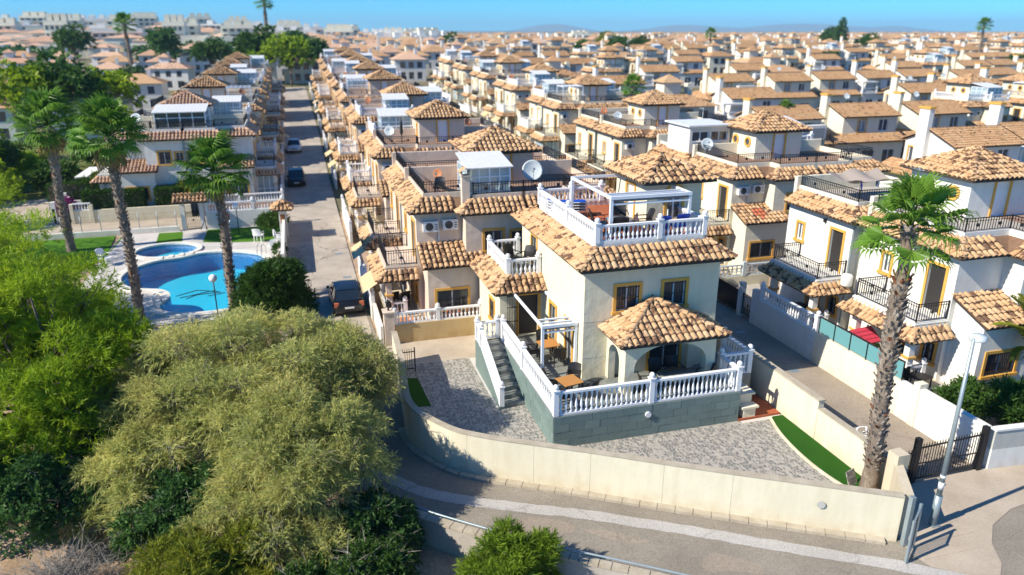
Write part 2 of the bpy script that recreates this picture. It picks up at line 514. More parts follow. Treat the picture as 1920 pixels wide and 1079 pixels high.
    def mesh(s, name, mat):
        me = bpy.data.meshes.new(name)
        me.from_pydata([tuple(v) for v in s.v], [], s.f)
        if any(s.sm):
            me.polygons.foreach_set('use_smooth', s.sm)
        if mat is not None:
            me.materials.append(mat)
        me.update()
        return me

def link(name, me, parent=None, mat4=None):
    o = bpy.data.objects.new(name, me)
    COL.objects.link(o)
    if parent is not None:
        o.parent = parent
    if mat4 is not None:
        o.matrix_local = mat4
    return o

def part(name, mb, mat, parent=None, org=(0, 0, 0), kind=None):
    """mb is in the thing's own frame (or in world, when org is the thing's place)"""
    if not mb.f:
        return None
    if org != (0, 0, 0):
        mb.shift(-org[0], -org[1], -org[2])
    o = link(name, mb.mesh(name, M[mat] if isinstance(mat, str) else mat), parent)
    if kind:
        o['kind'] = kind
    return o

def thing(name, label, cat, loc=(0, 0, 0), rz=0, group=None, scale=None):
    o = bpy.data.objects.new(name, None)
    o.empty_display_size = 0.3
    COL.objects.link(o)
    o.location = loc
    o.rotation_euler = (0, 0, R(rz))
    if scale:
        o.scale = scale
    o['label'] = label
    o['category'] = cat
    if group:
        o['group'] = group
    return o

def solo(name, mb, mat, label, cat, loc=(0, 0, 0), rz=0, group=None):
    o = link(name, mb.mesh(name, M[mat]))
    o.location = loc
    o.rotation_euler = (0, 0, R(rz))
    o['label'] = label; o['category'] = cat
    if group:
        o['group'] = group
    return o

def struct(name, mb, mat):
    o = link(name, mb.mesh(name, M[mat]))
    o['kind'] = 'structure'
    return o

KIDS = {}
def kids(o):
    return list(o.children)
def dup(root, loc, rz=0, label=None, group=None, scale=None):
    def cp(o, par):
        c = o.copy()
        COL.objects.link(c)
        if par is not None:
            c.parent = par
        for k in kids(o):
            cp(k, c)
        return c
    r = cp(root, None)
    r.location = loc
    r.rotation_euler = (0, 0, R(rz))
    if scale:
        r.scale = scale
    if label:
        r['label'] = label
    if group:
        r['group'] = group
    return r

# ---------------------------------------------------------------- roof tiles
def tile_template(r0=0.125, r1=0.10, ln=0.44, seg=5):
    vs = []; fs = []
    for rr, y, z in ((r0, 0.0, 0.045), (r1, ln, 0.0)):
        for k in range(seg + 1):
            t = math.pi * k / seg
            vs.append((-rr * math.cos(t), y, z + rr * 0.85 * math.sin(t)))
    for k in range(seg + 1):
        t = math.pi * k / seg
        vs.append((-(r0 - .028) * math.cos(t), 0.002, 0.045 + (r0 - .028) * 0.85 * math.sin(t)))
    n = seg + 1
    for k in range(seg):
        fs.append((k, k + 1, n + k + 1, n + k))
        fs.append((2 * n + k, 2 * n + k + 1, k + 1, k))
    return vs, fs, [True, False] * seg
TV, TF, TS = tile_template()
TVA = np.array(TV)
tb = MB(); tb.v = list(TV); tb.f = list(TF); tb.sm = list(TS)
TILE_MESH = {k: tb.mesh('roof_tile', M[k]) for k in ('tile', 'tile_dark', 'tile_red', 'tile_pink')}

def tile_spots(E0, E1, T0, T1, cw=0.27, step=0.37):
    E0, E1, T0, T1 = map(Vector, (E0, E1, T0, T1))
    u = E1 - E0; W = u.length; u.normalize()
    t0 = T0 - E0
    v = t0 - u * t0.dot(u); L = v.length; v.normalize()
    n = u.cross(v)
    if n.z < 0:
        n = -n
    a0 = t0.dot(u); a1 = (T1 - E0).dot(u)
    nc = max(1, int(W / cw)); out = []
    for i in range(nc):
        a = (i + .5) * W / nc
        b = -0.06
        while b < L - 0.12:
            bm = b + 0.2
            if a0 * bm / L - .06 <= a <= W + (a1 - W) * bm / L + .06:
                p = E0 + u * (a + random.uniform(-.008, .008)) + v * b + n * 0.02
                m = Matrix(((u.x, v.x, n.x, p.x), (u.y, v.y, n.y, p.y), (u.z, v.z, n.z, p.z), (0, 0, 0, 1)))
                if random.random() < .15:
                    m = m @ Matrix.Rotation(random.uniform(-.025, .025), 4, 'Z')
                out.append(m)
            b += step
    return out

def joined_tiles(spots, name, mat, parent):
    k = len(TV); nt = len(spots)
    if not nt:
        return None
    V = np.concatenate([TVA @ np.array(m.to_3x3()).T + np.array(m.translation) for m in spots])
    F = np.array(TF)
    FF = (F[None] + (np.arange(nt) * k)[:, None, None]).reshape(-1, 4)
    o = link(name, big_mesh(name, V, FF, mat, np.tile(np.array(TS), nt)), parent)
    o['kind'] = 'stuff'
    return o

def big_mesh(name, V, Q, mat, smooth=None):
    me = bpy.data.meshes.new(name)
    V = np.asarray(V, dtype=np.float32); Q = np.asarray(Q, dtype=np.int32)
    k = Q.shape[1]
    me.vertices.add(len(V)); me.vertices.foreach_set('co', V.ravel())
    me.loops.add(Q.size); me.loops.foreach_set('vertex_index', Q.ravel())
    me.polygons.add(len(Q))
    me.polygons.foreach_set('loop_start', np.arange(0, Q.size, k, dtype=np.int32))
    if smooth is not None:
        me.polygons.foreach_set('use_smooth', smooth.astype(bool))
    me.update(calc_edges=True)
    me.materials.append(M[mat] if isinstance(mat, str) else mat)
    return me

CAMP = Vector((0, 0, 15))
class Roofs:
    """roofs of one house, one section each: sheathing, barrel tiles, hip caps"""
    def __init__(s, root, mode='joined', mat='tile', limit=300):
        s.root = root; s.mode = mode; s.mat = mat; s.limit = limit; s.secs = []; s.new('roof')
    def new(s, name):
        s.c = dict(name=name, sheath=MB(), under=MB(), caps=MB(), spots=[], special=[])
        s.secs.append(s.c)
        return s
    def plane(s, E0, E1, T0, T1, mat=None):
        c = s.c
        c['sheath'].quad(E0, E1, T1, T0)
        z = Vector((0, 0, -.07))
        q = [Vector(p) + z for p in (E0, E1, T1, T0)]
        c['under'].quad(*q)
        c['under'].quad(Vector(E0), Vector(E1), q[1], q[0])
        sp = tile_spots(E0, E1, T0, T1)
        if mat: c['special'] += [(m, mat) for m in sp]
        else: c['spots'] += sp
    def cap(s, A, B, r=0.14):
        A = Vector(A); B = Vector(B); d = B - A; L = d.length; d.normalize()
        side = d.cross(Vector((0, 0, 1))).normalized(); up = side.cross(d)
        n = max(1, int(L / .36)); k = 5
        for i in range(n):
            vs = []
            for (b, rr, h) in ((i * L / n - .03, r, .07), ((i + 1) * L / n + .03, r * .82, .03)):
                for j in range(k + 1):
                    t = math.pi * j / k
                    vs.append(tuple(A + d * b - side * rr * math.cos(t) + up * (h + rr * .8 * math.sin(t))))
            s.c['caps'].add(vs, [(j, j + 1, k + 2 + j, k + 1 + j) for j in range(k)], True)
    def hip(s, x0, x1, y0, y1, z, top, caps=True):
        """pyramid or hipped roof over a rectangle"""
        cx, cy = (x0 + x1) / 2, (y0 + y1) / 2
        ax, bx, ay, by = cx, cx, cy, cy
        w, d = x1 - x0, y1 - y0
        if w > d + .5: ax, bx = x0 + d / 2, x1 - d / 2
        elif d > w + .5: ay, by = y0 + w / 2, y1 - w / 2
        s.plane((x0, y0, z), (x1, y0, z), (ax, ay, top), (bx, ay, top))
        s.plane((x0, y1, z), (x0, y0, z), (ax, by, top), (ax, ay, top))
        s.plane((x1, y0, z), (x1, y1, z), (bx, ay, top), (bx, by, top))
        s.plane((x1, y1, z), (x0, y1, z), (bx, by, top), (ax, by, top))
        if caps:
            s.cap((x0, y0, z), (ax, ay, top)); s.cap((x1, y0, z), (bx, ay, top))
            s.cap((x0, y1, z), (ax, by, top)); s.cap((x1, y1, z), (bx, by, top))
            if (ax, ay) != (bx, by): s.cap((ax, ay, top), (bx, by, top))
    def done(s):
        mw = Matrix.Translation(s.root.location) @ Matrix.Diagonal((*s.root.scale, 1))
        def seen(m):
            p = mw @ m.translation; n = (mw.to_3x3() @ m.to_3x3().col[2])
            d = CAMP - p
            f = n.normalized().dot(d.normalized())
            return -f / d.length if f > .12 else 10
        near = set()
        if s.mode == 'parts':
            al = sorted((seen(m), i, k) for i, c in enumerate(s.secs) for k, m in enumerate(c['spots']))
            near = {(i, k) for _, i, k in al[:s.limit]}
        for i, c in enumerate(s.secs):
            if not c['sheath'].f: continue
            ro = part(c['name'], c['sheath'], 'sheath', s.root)
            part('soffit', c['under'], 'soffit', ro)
            part('ridge_tiles', c['caps'], s.mat, ro, kind='stuff')
            rest = []
            for k, m in enumerate(c['spots']):
                if (i, k) in near: link('roof_tile', TILE_MESH[s.mat], ro, m)
                else: rest.append(m)
            joined_tiles(rest, 'roof_tiles', s.mat, ro)
            for m, k in c['special']:
                link('roof_tile', TILE_MESH[k], ro, m)

# ---------------------------------------------------------------- walls with real openings
class Vol:
    """a box of walls with window and door openings"""
    def __init__(s, root, x0, x1, y0, y1, z0, z1, mat='cream', org=(0, 0, 0)):
        s.root, s.b, s.mat = root, (x0, x1, y0, y1, z0, z1), mat
        s.h = {'-x': [], '+x': [], '-y': [], '+y': []}
    def frame(s, face):
        x0, x1, y0, y1, z0, z1 = s.b
        # origin function (u,d,z): u along the wall, d inward
        return {'-y': lambda u, d, z: (u, y0 + d, z), '+y': lambda u, d, z: (u, y1 - d, z),
                '-x': lambda u, d, z: (x0 + d, u, z), '+x': lambda u, d, z: (x1 - d, u, z)}[face]
    def window(s, face, u0, u1, z0, z1, grille=True, trim='yellow', sill=True, kind='window', pane='glass', sash='whitepaint', t=0.13, shutter=None, mull=1):
        s.h[face].append((u0, u1, z0, z1))
        P = s.frame(face)
        def bx(mb, ua, ub, da, db, za, zb):
            a = P(ua, da, za); b = P(ub, db, zb)
            mb.box(a[0], a[1], a[2], b[0], b[1], b[2])
        f = MB()
        if trim:
            for (ua, ub, za, zb) in ((u0 - t, u0, z0, z1), (u1, u1 + t, z0, z1), (u0 - t, u1 + t, z1, z1 + t)):
                bx(f, ua, ub, -.045, .01, za, zb)
            if kind == 'window':
                if sill: bx(f, u0 - t - .05, u1 + t + .05, -.10, .012, z0 - t, z0)
                else: bx(f, u0 - t, u1 + t, -.045, .01, z0 - t, z0)
        else:
            bx(f, u0, u1, -.02, .0, z0 - .05, z0)
        w = part(kind, f, trim or 'whitepaint', s.root)
        g = MB(); bx(g, u0, u1, .11, .13, z0, z1)
        part('pane' if pane.startswith('glass') else 'leaf', g, pane, w)
        if sash:
            m = MB()
            b = .05
            for (ua, ub, za, zb) in ((u0, u0 + b, z0, z1), (u1 - b, u1, z0, z1), (u0 + b, u1 - b, z0, z0 + b), (u0 + b, u1 - b, z1 - b, z1)):
                bx(m, ua, ub, .07, .108, za, zb)
            for k in range(mull):
                um = u0 + (u1 - u0) * (k + 1) / (mull + 1)
                bx(m, um - .035, um + .035, .072, .106, z0 + b, z1 - b)
            part('sash', m, sash, w)
        if grille:
            m = MB(); n = max(2, int((u1 - u0) / .12))
            for k in range(n + 1):
                u = u0 + .02 + (u1 - u0 - .04) * k / n
                bx(m, u - .009, u + .009, .0, .018, z0 + .01, z1 - .01)
            for zz in (z0 + .08, z0 + (z1 - z0) * .5, z1 - .08):
                bx(m, u0, u1, -.004, .022, zz - .012, zz + .012)
            for k in (0.3, 0.7):
                u = u0 + (u1 - u0) * k; zc = (z0 + z1) / 2
                bx(m, u - .05, u + .05, -.006, .012, zc - .09, zc - .07); bx(m, u - .05, u + .05, -.006, .012, zc + .07, zc + .09)
            part('grille', m, 'iron', w)
        return w
    def door(s, face, u0, u1, z0, z1, leaf='shutter', trim='yellow', grille=False, pane=None, t=.12):
        return s.window(face, u0, u1, z0, z1, grille, trim, False, 'door', pane or leaf, None if not pane else 'whitepaint', t)
    def oculus(s, face, u, z, r=.3):
        P = s.frame(face)
        o = Vector(P(u, 0, z)); n = Vector(P(u, -1, z)) - o
        f = MB(); k = 16
        t = Vector(P(u + 1, 0, z)) - o; up = Vector((0, 0, 1))
        vs = []
        for rr, d in ((r * .72, .0), (r * .72, .07), (r * 1.1, .07), (r * 1.1, .0)):
            for i in range(k):
                a = 2 * math.pi * i / k
                vs.append(tuple(o + n * d + (t * math.cos(a) + up * math.sin(a)) * rr))
        f.add(vs, [(j * k + i, j * k + (i + 1) % k, (j + 1) * k + (i + 1) % k, (j + 1) * k + i) for j in range(3) for i in range(k)])
        w = part('window', f, 'yellow', s.root)
        g = MB(); g.disc(o + n * .012, n, r * .74, .02, 16)
        part('pane', g, 'glass', w)
    def build(s, top=False, name='wall'):
        x0, x1, y0, y1, z0, z1 = s.b
        m = MB()
        for face, holes in s.h.items():
            P = s.frame(face)
            a, b = (x0, x1) if face[1] == 'y' else (y0, y1)
            us = sorted({a, b} | {h[0] for h in holes} | {h[1] for h in holes})
            zs = sorted({z0, z1} | {h[2] for h in holes} | {h[3] for h in holes})
            for i in range(len(us) - 1):
                for j in range(len(zs) - 1):
                    uc, zc = (us[i] + us[i + 1]) / 2, (zs[j] + zs[j + 1]) / 2
                    if any(h[0] < uc < h[1] and h[2] < zc < h[3] for h in holes):
                        continue
                    m.quad(P(us[i], 0, zs[j]), P(us[i + 1], 0, zs[j]), P(us[i + 1], 0, zs[j + 1]), P(us[i], 0, zs[j + 1]))
            for (u0, u1, za, zb) in holes:
                c = [(u0, za), (u1, za), (u1, zb), (u0, zb)]
                for k in range(4):
                    p, q = c[k], c[(k + 1) % 4]
                    m.quad(P(p[0], 0, p[1]), P(q[0], 0, q[1]), P(q[0], .14, q[1]), P(p[0], .14, p[1]))
        m.quad((x0, y0, z1), (x1, y0, z1), (x1, y1, z1), (x0, y1, z1))
        return part(name, m, s.mat, s.root)

# ---------------------------------------------------------------- rails
def baluster_mesh(h):
    p = [(.055, 0), (.055, .10), (.03, .12), (.062, .26), (.066, .34), (.034, .58), (.028, .74), (.05, .78), (.03, .82), (.055, .86), (.055, 1.0)]
    m = MB(); m.lathe([(r, z * h) for r, z in p], 8)
    return m.mesh('baluster', M['whitepaint'])
BAL = {}
NEWELS = set()
def balustrade(root, pts, z0, h=0.85, gap=0.2, mode='parts', newel=True, zs=None, ball=True, closed=False, rootname='balustrade'):
    """white balustrade along pts ((x,y) or (x,y,z)); each baluster its own part unless joined"""
    pts = [Vector((p[0], p[1], p[2] if len(p) > 2 else z0)) for p in pts]
    rail = MB(); bj = MB()
    hb = round(h - .17, 2)
    if hb not in BAL:
        BAL[hb] = baluster_mesh(hb)
    mats = []
    for a, b in zip(pts[:-1], pts[1:]):
        d = b - a; L = d.length
        up = Vector((0, 0, 1))
        rail.bar(a + up * .04, b + up * .04, .13, .08)
        rail.bar(a + up * (h - .045), b + up * (h - .045), .16, .09)
        n = max(1, int((L - .2) / gap))
        for i in range(n):
            p = a + d * ((.1 + (i + .5) * (L - .2) / n) / L) + up * .08
            mats.append(Matrix.Translation(p))
    if newel:
        for p in pts:
            key = (root.name, round(p.x, 2), round(p.y, 2), round(p.z, 2))
            if key in NEWELS: continue
            NEWELS.add(key)
            rail.box(p.x - .1, p.y - .1, p.z, p.x + .1, p.y + .1, p.z + h + .05)
            rail.box(p.x - .13, p.y - .13, p.z + h + .05, p.x + .13, p.y + .13, p.z + h + .1)
            if ball: rail.ball((p.x, p.y, p.z + h + .2), .115, 10)
    o = part(rootname, rail, 'whitepaint', root)
    if mode == 'parts':
        for m in mats:
            link('baluster', BAL[hb], o, m)
    else:
        for m in mats:
            t = m.translation
            bj.lathe([(r, z * hb) for r, z in ((.05, 0), (.03, .12), (.06, .3), (.03, .7), (.05, 1))], 5, tuple(t))
        part('balusters', bj, 'whitepaint', o, kind='stuff')
    return o

def iron_rail(root, pts, z0, h=0.8, gap=0.13, mat='iron', name='railing', r=.011):
    m = MB()
    pts = [Vector((p[0], p[1], p[2] if len(p) > 2 else z0)) for p in pts]
    up = Vector((0, 0, 1))
    for i, (a, b) in enumerate(zip(pts[:-1], pts[1:])):
        L = (b - a).length
        m.bar(a + up * h, b + up * h, .045, .035)
        m.bar(a + up * .08, b + up * .08, .03, .025)
        m.bar(a + up * (h - .12), b + up * (h - .12), .025, .02)
        n = max(1, int(L / gap))
        for k in range(1, n):
            p = a + (b - a) * (k / n)
            m.bar(p + up * .08, p + up * (h - .02), 2 * r, 2 * r)
        for f in (.25, .75) if L > 2 else (.5,):
            p = a + (b - a) * f
            m.disc(p + up * h * .5, (b - a).cross(up), .085, .03, 8)
    for p in pts:
        m.bar(p, p + up * (h + .04), .05, .05)
    return part(name, m, mat, root)

def ac_unit(root, x, y, z, face='-y'):
    m = MB(); m.box(x - .4, y - .28, z, x + .4, y, z + .55)
    o = part('air_conditioner', m, 'acwhite', root)
    f = MB(); f.disc((x - .08, y - .285, z + .275), (0, 1, 0), .21, .02, 14)
    for k in range(3): f.box(x + .2, y - .29, z + .12 + k * .12, x + .35, y - .275, z + .16 + k * .12)
    part('fan', f, 'acfan', o)
    return o

def sat_dish(root, x, y, z, r=.45, mast=.8,  az=(-.3, -1, .55), mat='dish'):
    m = MB(); m.path([(x, y, z), (x, y, z + mast)], .03, 6)
    o = part('dish_mast', m, 'galv', root)
    d = MB(); ax = Vector(az).normalized(); c = Vector((x, y, z + mast)) + ax * .12
    up = Vector((0, 0, 1)); a = ax.cross(up).normalized(); b = a.cross(ax)
    n = 16; rings = [(0.02, -.16), (.5, -.12), (.85, -.045), (1, 0), (.98, -.03), (.5, -.15), (.02, -.2)]
    vs = [tuple(c + ax * o2 * r * 1.6 + (a * math.cos(2 * math.pi * k / n) + b * math.sin(2 * math.pi * k / n)) * q * r) for q, o2 in rings for k in range(n)]
    d.add(vs, [(i * n + k, i * n + (k + 1) % n, (i + 1) * n + (k + 1) % n, (i + 1) * n + k) for i in range(len(rings) - 1) for k in range(n)], True)
    part('dish', d, mat, o)
    e = MB(); e.path([tuple(c - b * r * .95), tuple(c + ax * r * .9 - b * r * .1)], .015, 4); e.box(*(c + ax * r * .9 - b * r * .1 - Vector((.05, .05, .04))), *(c + ax * r * .9 - b * r * .1 + Vector((.05, .05, .06))))
    part('receiver_arm', e, 'galv', o)
    return o
# ---------------------------------------------------------------- terrain
def sstep(a, b, x):
    t = min(1, max(0, (x - a) / (b - a)))
    return t * t * (3 - 2 * t)
def tz(x, y):
    z = 0.02 * min(max(0, y - 65), 190)
    z += 13 * sstep(300, 760, y) * (1 - sstep(-0.16, 0.16, x / max(y, 1)))
    return z
def rebase(root, base):
    root.location = base
    for c in root.children:
        c.location = c.location - Vector(base)

# ---------------------------------------------------------------- the terraced villa (front corner unit)
def skirt(rf, x1, W, D, ez=6.2, tz_=6.75, ov=.4, ins=.5, vx=2.4, vy=-1.0, right=False):
    L = -ov; T = ins
    rf.plane((L, D, ez), (L, L, ez), (T, D, tz_), (T, T, tz_))
    if vy < 0:
        rf.plane((L, L, ez), (vx + L, L, ez), (T, T, tz_), (vx + T, T, tz_))
        rf.plane((vx + L, L, ez), (vx + L, vy + L, ez), (vx + T, T, tz_), (vx + T, vy + T, tz_))
        rf.plane((vx + L, vy + L, ez), (W, vy + L, ez), (vx + T, vy + T, tz_), (W, vy + T, tz_))
        rf.cap((vx + L, vy + L, ez), (vx + T, vy + T, tz_))
    else:
        rf.plane((L, L, ez), (W, L, ez), (T, T, tz_), (W, T, tz_))
    rf.cap((L, L, ez), (T, T, tz_))

def villa(name, label, loc, sx=1, wall='tan', mode='joined', limit=300, tower=True, rail='iron', sunroom=None, ac=1, dish=None, dishmat='dish', awning=False, lean=True, group=None,
          trim='yellow', oculus=False, porch='open', tmat='tile', rear=False, canopy=False, chimney=False, front='-y', detail=1, redpatch=False, balwall=None, W=5.5, roomglass='clear'):
    h = thing(name, label, 'villa', loc, 0, group, (sx, 1, 1))
    D = 5.0 if rear else 5.6
    VX, VY = (2.4, -1.0)
    if rear: VX = 0
    rf = Roofs(h, mode, tmat, limit)
    gr = detail > 0
    if not rear:
        v1 = Vol(h, 0, VX, 0, D, 0, 6.12, wall)
        v2 = Vol(h, VX, W, VY, D + .01, 0, 6.12, wall)
        v2.window('-y', VX + 1.0, VX + 1.95, 4.15, 5.2, gr, trim)
        v2.window('-y', W - .75, W - .15, 4.4, 5.1, gr, trim)
    else:
        v1 = Vol(h, 0, W, 0, D, 0, 6.12, wall)
    # balcony door, small window, porch door on the street side
    v1.door('-x', .55, 1.45, 3.42, 5.5, trim=trim, leaf='whitepaint' if rail == 'white' else 'shutter')
    v1.window('-x', 3.6, 4.1, 4.3, 5.2, False, trim)
    v1.door('-x', 1.7, 2.6, .62, 2.7, trim=trim, leaf='wooddoor' if detail else 'shutter')
    v1.window('-x', .35, .95, 1.2, 2.1, gr, trim)
    v1.build()
    if not rear: v2.build()
    skirt(rf, 0, W, D, vx=VX, vy=VY if not rear else 0)
    # terrace floor and parapet
    T = .5
    m = MB()
    fl = [(T, D), (T, T), (VX + T, T), (VX + T, VY + T), (W, VY + T), (W, D)] if not rear else [(T, D), (T, T), (W, T), (W, D)]
    m.prism(fl, 6.55, 6.68)
    part('terrace_floor', m, 'concrete' if wall == 'white' else 'terrace', h)
    m = MB()
    line = fl[:-1]
    for a, b in zip(line[:-1], line[1:]):
        dx, dy = b[0] - a[0], b[1] - a[1]
        if abs(dx) > abs(dy): m.box(a[0] + .0015, a[1], 6.6, b[0] + .138, a[1] + .14, 7.02)
        else: m.box(a[0], min(a[1], b[1]) + .1405, 6.6, a[0] + .14, max(a[1], b[1]) + .139, 7.019)
    part('parapet', m, balwall or wall, h)
    pl = [(a[0] + .07, a[1] + (.07 if i else 0)) for i, a in enumerate(line)]
    if rail == 'iron': iron_rail(h, pl, 7.0, .6, .14)
    elif rail == 'white': balustrade(h, pl, 7.0, .62, .2, 'joined', True)
    # party wall
    m = MB(); m.box(.3, D + .02, 0, W, D + .26, 7.5); part('party_wall', m, 'tan' if wall == 'tan' else 'creamwhite', h)
    if tower:
        x0, x1, y0, y1 = W - 1.8, W + 1.8, 3.5, 7.1
        t = Vol(h, x0, x1, y0, y1, 6.6, 8.62, wall)
        t.door('-y', W - .35, W + .45, 6.7, 8.35, leaf='whitepaint', trim=trim)
        if oculus:
            t.oculus('-x', 4.4, 7.75, .33); t.oculus('-x', 5.9, 7.75, .33)
        else:
            t.window('-x', 4.4, 4.8, 7.2, 8.0, False, trim)
        t.build(name='tower_wall')
        rf.new('tower_roof').hip(x0 - .42, x1 + .42, y0 - .42, y1 + .42, 8.56, 9.62)
        m = MB(); m.box(x0 - .3, y0 - .3, 8.44, x1 + .3, y1 + .3, 8.54); part('eaves_board', m, 'soffit', h)
    if lean and not rear:
        x0, x1, y0 = .25, VX + .75, -1.55
        v3 = Vol(h, x0, x1 - .2, y0, VY if False else -.003, 0, 3.75, wall)
        v3.window('-y', x0 + .45, x1 - .85, 1.35, 2.35, gr, trim)
        v3.build()
        E0, E1, T0, T1 = (x0 - .3, y0 - .35, 3.68), (x1 + .15, y0 - .35, 3.68), (x0 - .3, -.02, 4.45), (x1 + .15, -.02, 4.45)
        rf.new('kitchen_roof').plane(E0, E1, T0, T1)
        if redpatch:
            # a few newly replaced red tiles
            sp = sorted(rf.c['spots'], key=lambda q: (q.translation - Vector((1.45, -1.2, 3.95))).length)[:7]
            for q in sp:
                rf.c['spots'].remove(q); rf.c['special'].append((q, 'tile_red'))
        m = MB(); m.poly([(x0 - .02, y0, 3.7), (x0 - .02, -.01, 3.7), (x0 - .02, -.01, 4.40)]); part('gable', m, wall, h)
    # porch, its roof skirt and the balcony on top
    m = MB(); m.box(-1.75, -.1, 0, -.003, 4.3, .55); part('porch_floor', m, 'beige', h)
    m = MB(); m.box(-1.7, 0, 2.9, -.004, 3.7, 3.4); m.box(-1.76, -.06, 3.16, -.006, 3.76, 3.24); m.box(-1.74, -.04, 3.29, -.005, 3.74, 3.345); part('balcony', m, balwall or wall, h)
    rf.new('porch_roof').plane((-2.2, 4.1, 2.72), (-2.2, -.5, 2.72), (-1.7, 3.7, 3.14), (-1.7, .0, 3.14))
    rf.plane((-2.2, -.5, 2.72), (-.0, -.5, 2.72), (-1.7, .0, 3.14), (-.0, .0, 3.14))
    rf.cap((-2.2, -.5, 2.72), (-1.7, 0, 3.14), .12)
    for y in (.15, 3.4):
        m = MB(); m.box(-1.72, y - .15, .55, -1.42, y + .15, 2.9); o = part('porch_column', m, wall, h)
        m = MB(); m.box(-1.78, y - .21, 1.75, -1.36, y + .21, 1.84); part('column_band', m, trim, o)
    bp = [(-.06, .06), (-1.62, .06), (-1.62, 3.62), (-.06, 3.62)]
    if rail == 'white': balustrade(h, bp, 3.4, .8, .2, 'joined', True)
    else: iron_rail(h, bp, 3.4, .8, .13)
    if porch == 'open':
        balustrade(h, [(-1.6, 3.2), (-1.6, .1), (-.75, .1)], .55, .8, .2, 'joined', True)
        m = MB()
        for k in range(3): m.box(-.72, -.1 - .28 * (k + 1), 0, -.005, -.1 - .28 * k, .55 - .18 * (k + 1) + .0)
        part('steps', m, 'beige', h)
    elif porch == 'glazed':
        m = MB()
        for z in (.57, 1.4, 2.85):
            m.box(-1.66, .02, z, -1.6, 3.5, z + .07)
            m.box(-1.6, .02, z, -.01, .08, z + .07)
        for k in range(6): m.box(-1.67, .02 + .68 * k, .57, -1.59, .1 + .68 * k, 2.9)
        for k in range(4): m.box(-1.6 + .5 * k, .01, .57, -1.52 + .5 * k, .09, 2.9)
        o = part('porch_glazing', m, 'alu', h)
        g = MB(); g.box(-1.635, .06, .6, -1.625, 3.45, 2.85); g.box(-1.6, .045, .6, -.03, .055, 2.85)
        part('pane', g, 'clear', o)
    if awning:
        m = MB(); a = Vector((-1.7, .3, 2.7)); b = Vector((-1.7, 2.9, 2.7)); o = Vector((-1.2, 0, -.75))
        m.quad(a, b, b + o, a + o); m.bar(a + o, b + o, .05, .06)
        part('awning', m, 'awning', h)
    if ac:
        ac_unit(h, .72, -.005, 5.15)
        if ac > 1: ac_unit(h, 1.75, -.005, 5.2)
        m = MB(); m.box(1.13, -.06, 4.2, 1.2, -.002, 5.2); part('pipe_cover', m, 'acwhite', h)
    if sunroom:
        x0, x1, y0, y1 = sunroom
        m = MB(); g = MB(); top = MB()
        zb, zt = 6.69, 8.35
        for x in (x0, (x0 + x1) / 2, x1):
            for y in (y0, y1): m.box(x - .045, y - .045, zb, x + .045, y + .045, zt)
        for y in (y0, y1):
            for z in (zb, zb + .35, zt - .5, zt - .05): m.box(x0 + .05, y - .03, z, x1 - .05, y + .03, z + .06)
        for x in (x0, x1):
            for z in (zb, zb + .35, zt - .5, zt - .05): m.box(x - .03, y0 + .05, z, x + .03, y1 - .05, z + .06)
            for k in (1, 2): m.box(x - .035, y0 + (y1 - y0) * k / 3 - .03, zb, x + .035, y0 + (y1 - y0) * k / 3 + .03, zt)
        for x in (x0 + (x1 - x0) * .25, x0 + (x1 - x0) * .75): m.box(x - .035, y0 - .035, zb, x + .035, y0 + .035, zt)
        o = part('sunroom', m, 'alu', h)
        g.box(x0 + .01, y0 - .006, zb + .05, x1 - .01, y0 + .006, zt - .04); g.box(x0 - .006, y0 + .02, zb + .05, x0 + .006, y1 - .02, zt - .04); g.box(x1 - .006, y0 + .02, zb + .05, x1 + .006, y1 - .02, zt - .04)
        part('pane', g, roomglass, o)
        n = max(4, int((x1 - x0) / .22))
        for k in range(n):
            xa, xb = x0 - .15 + (x1 - x0 + .3) * k / n, x0 - .15 + (x1 - x0 + .3) * (k + .93) / n
            top.add([(xa, y0 - .2, zt), (xb, y0 - .2, zt), (xb, y1, zt + .4), (xa, y1, zt + .4), (xa, y0 - .2, zt + .05), (xb, y0 - .2, zt + .05), (xb, y1, zt + .45), (xa, y1, zt + .45)],
                    [(3, 2, 1, 0), (4, 5, 6, 7), (0, 1, 5, 4), (1, 2, 6, 5), (2, 3, 7, 6), (3, 0, 4, 7)])
        part('sunroom_roof', top, 'acwhite', o)
    if canopy:
        m = MB()
        for x, y in ((.8, .8), (.8, 3), (3.2, .8), (3.2, 3)): m.box(x - .04, y - .04, 6.69, x + .04, y + .04, 8.6)
        for a, b in (((.8, .8), (3.2, .8)), ((.8, 3), (3.2, 3)), ((.8, .8), (.8, 3)), ((3.2, .8), (3.2, 3))): m.bar((*a, 8.62), (*b, 8.62), .08, .1)
        for k in range(1, 5): m.bar((.8 + .48 * k, .8, 8.65), (.8 + .48 * k, 3, 8.65), .05, .06)
        part('pergola', m, 'alu', h)
    for d in dish or []:
        sat_dish(h, *d, mat=dishmat)
    if chimney:
        x, y = VX + .15, -.35
        m = MB(); m.box(x - .2, y - .2, 6.5, x + .2, y + .2, 8.0)
        o = part('chimney', m, wall, h)
        c = MB(); c.box(x - .26, y - .26, 8.0, x + .26, y + .26, 8.05)
        for q in (-.2, .2): c.box(x + q - .04, y - .2, 8.05, x + q + .04, y + .2, 8.25)
        part('chimney_pot', c, 'beige', o)
        c = MB(); c.poly([(x - .35, y - .3, 8.22), (x - .35, y + .3, 8.22), (x, y + .3, 8.45), (x, y - .3, 8.45)]); c.poly([(x + .35, y - .3, 8.22), (x, y - .3, 8.45), (x, y + .3, 8.45), (x + .35, y + .3, 8.22)])
        part('chimney_cap', c, 'tile', o)
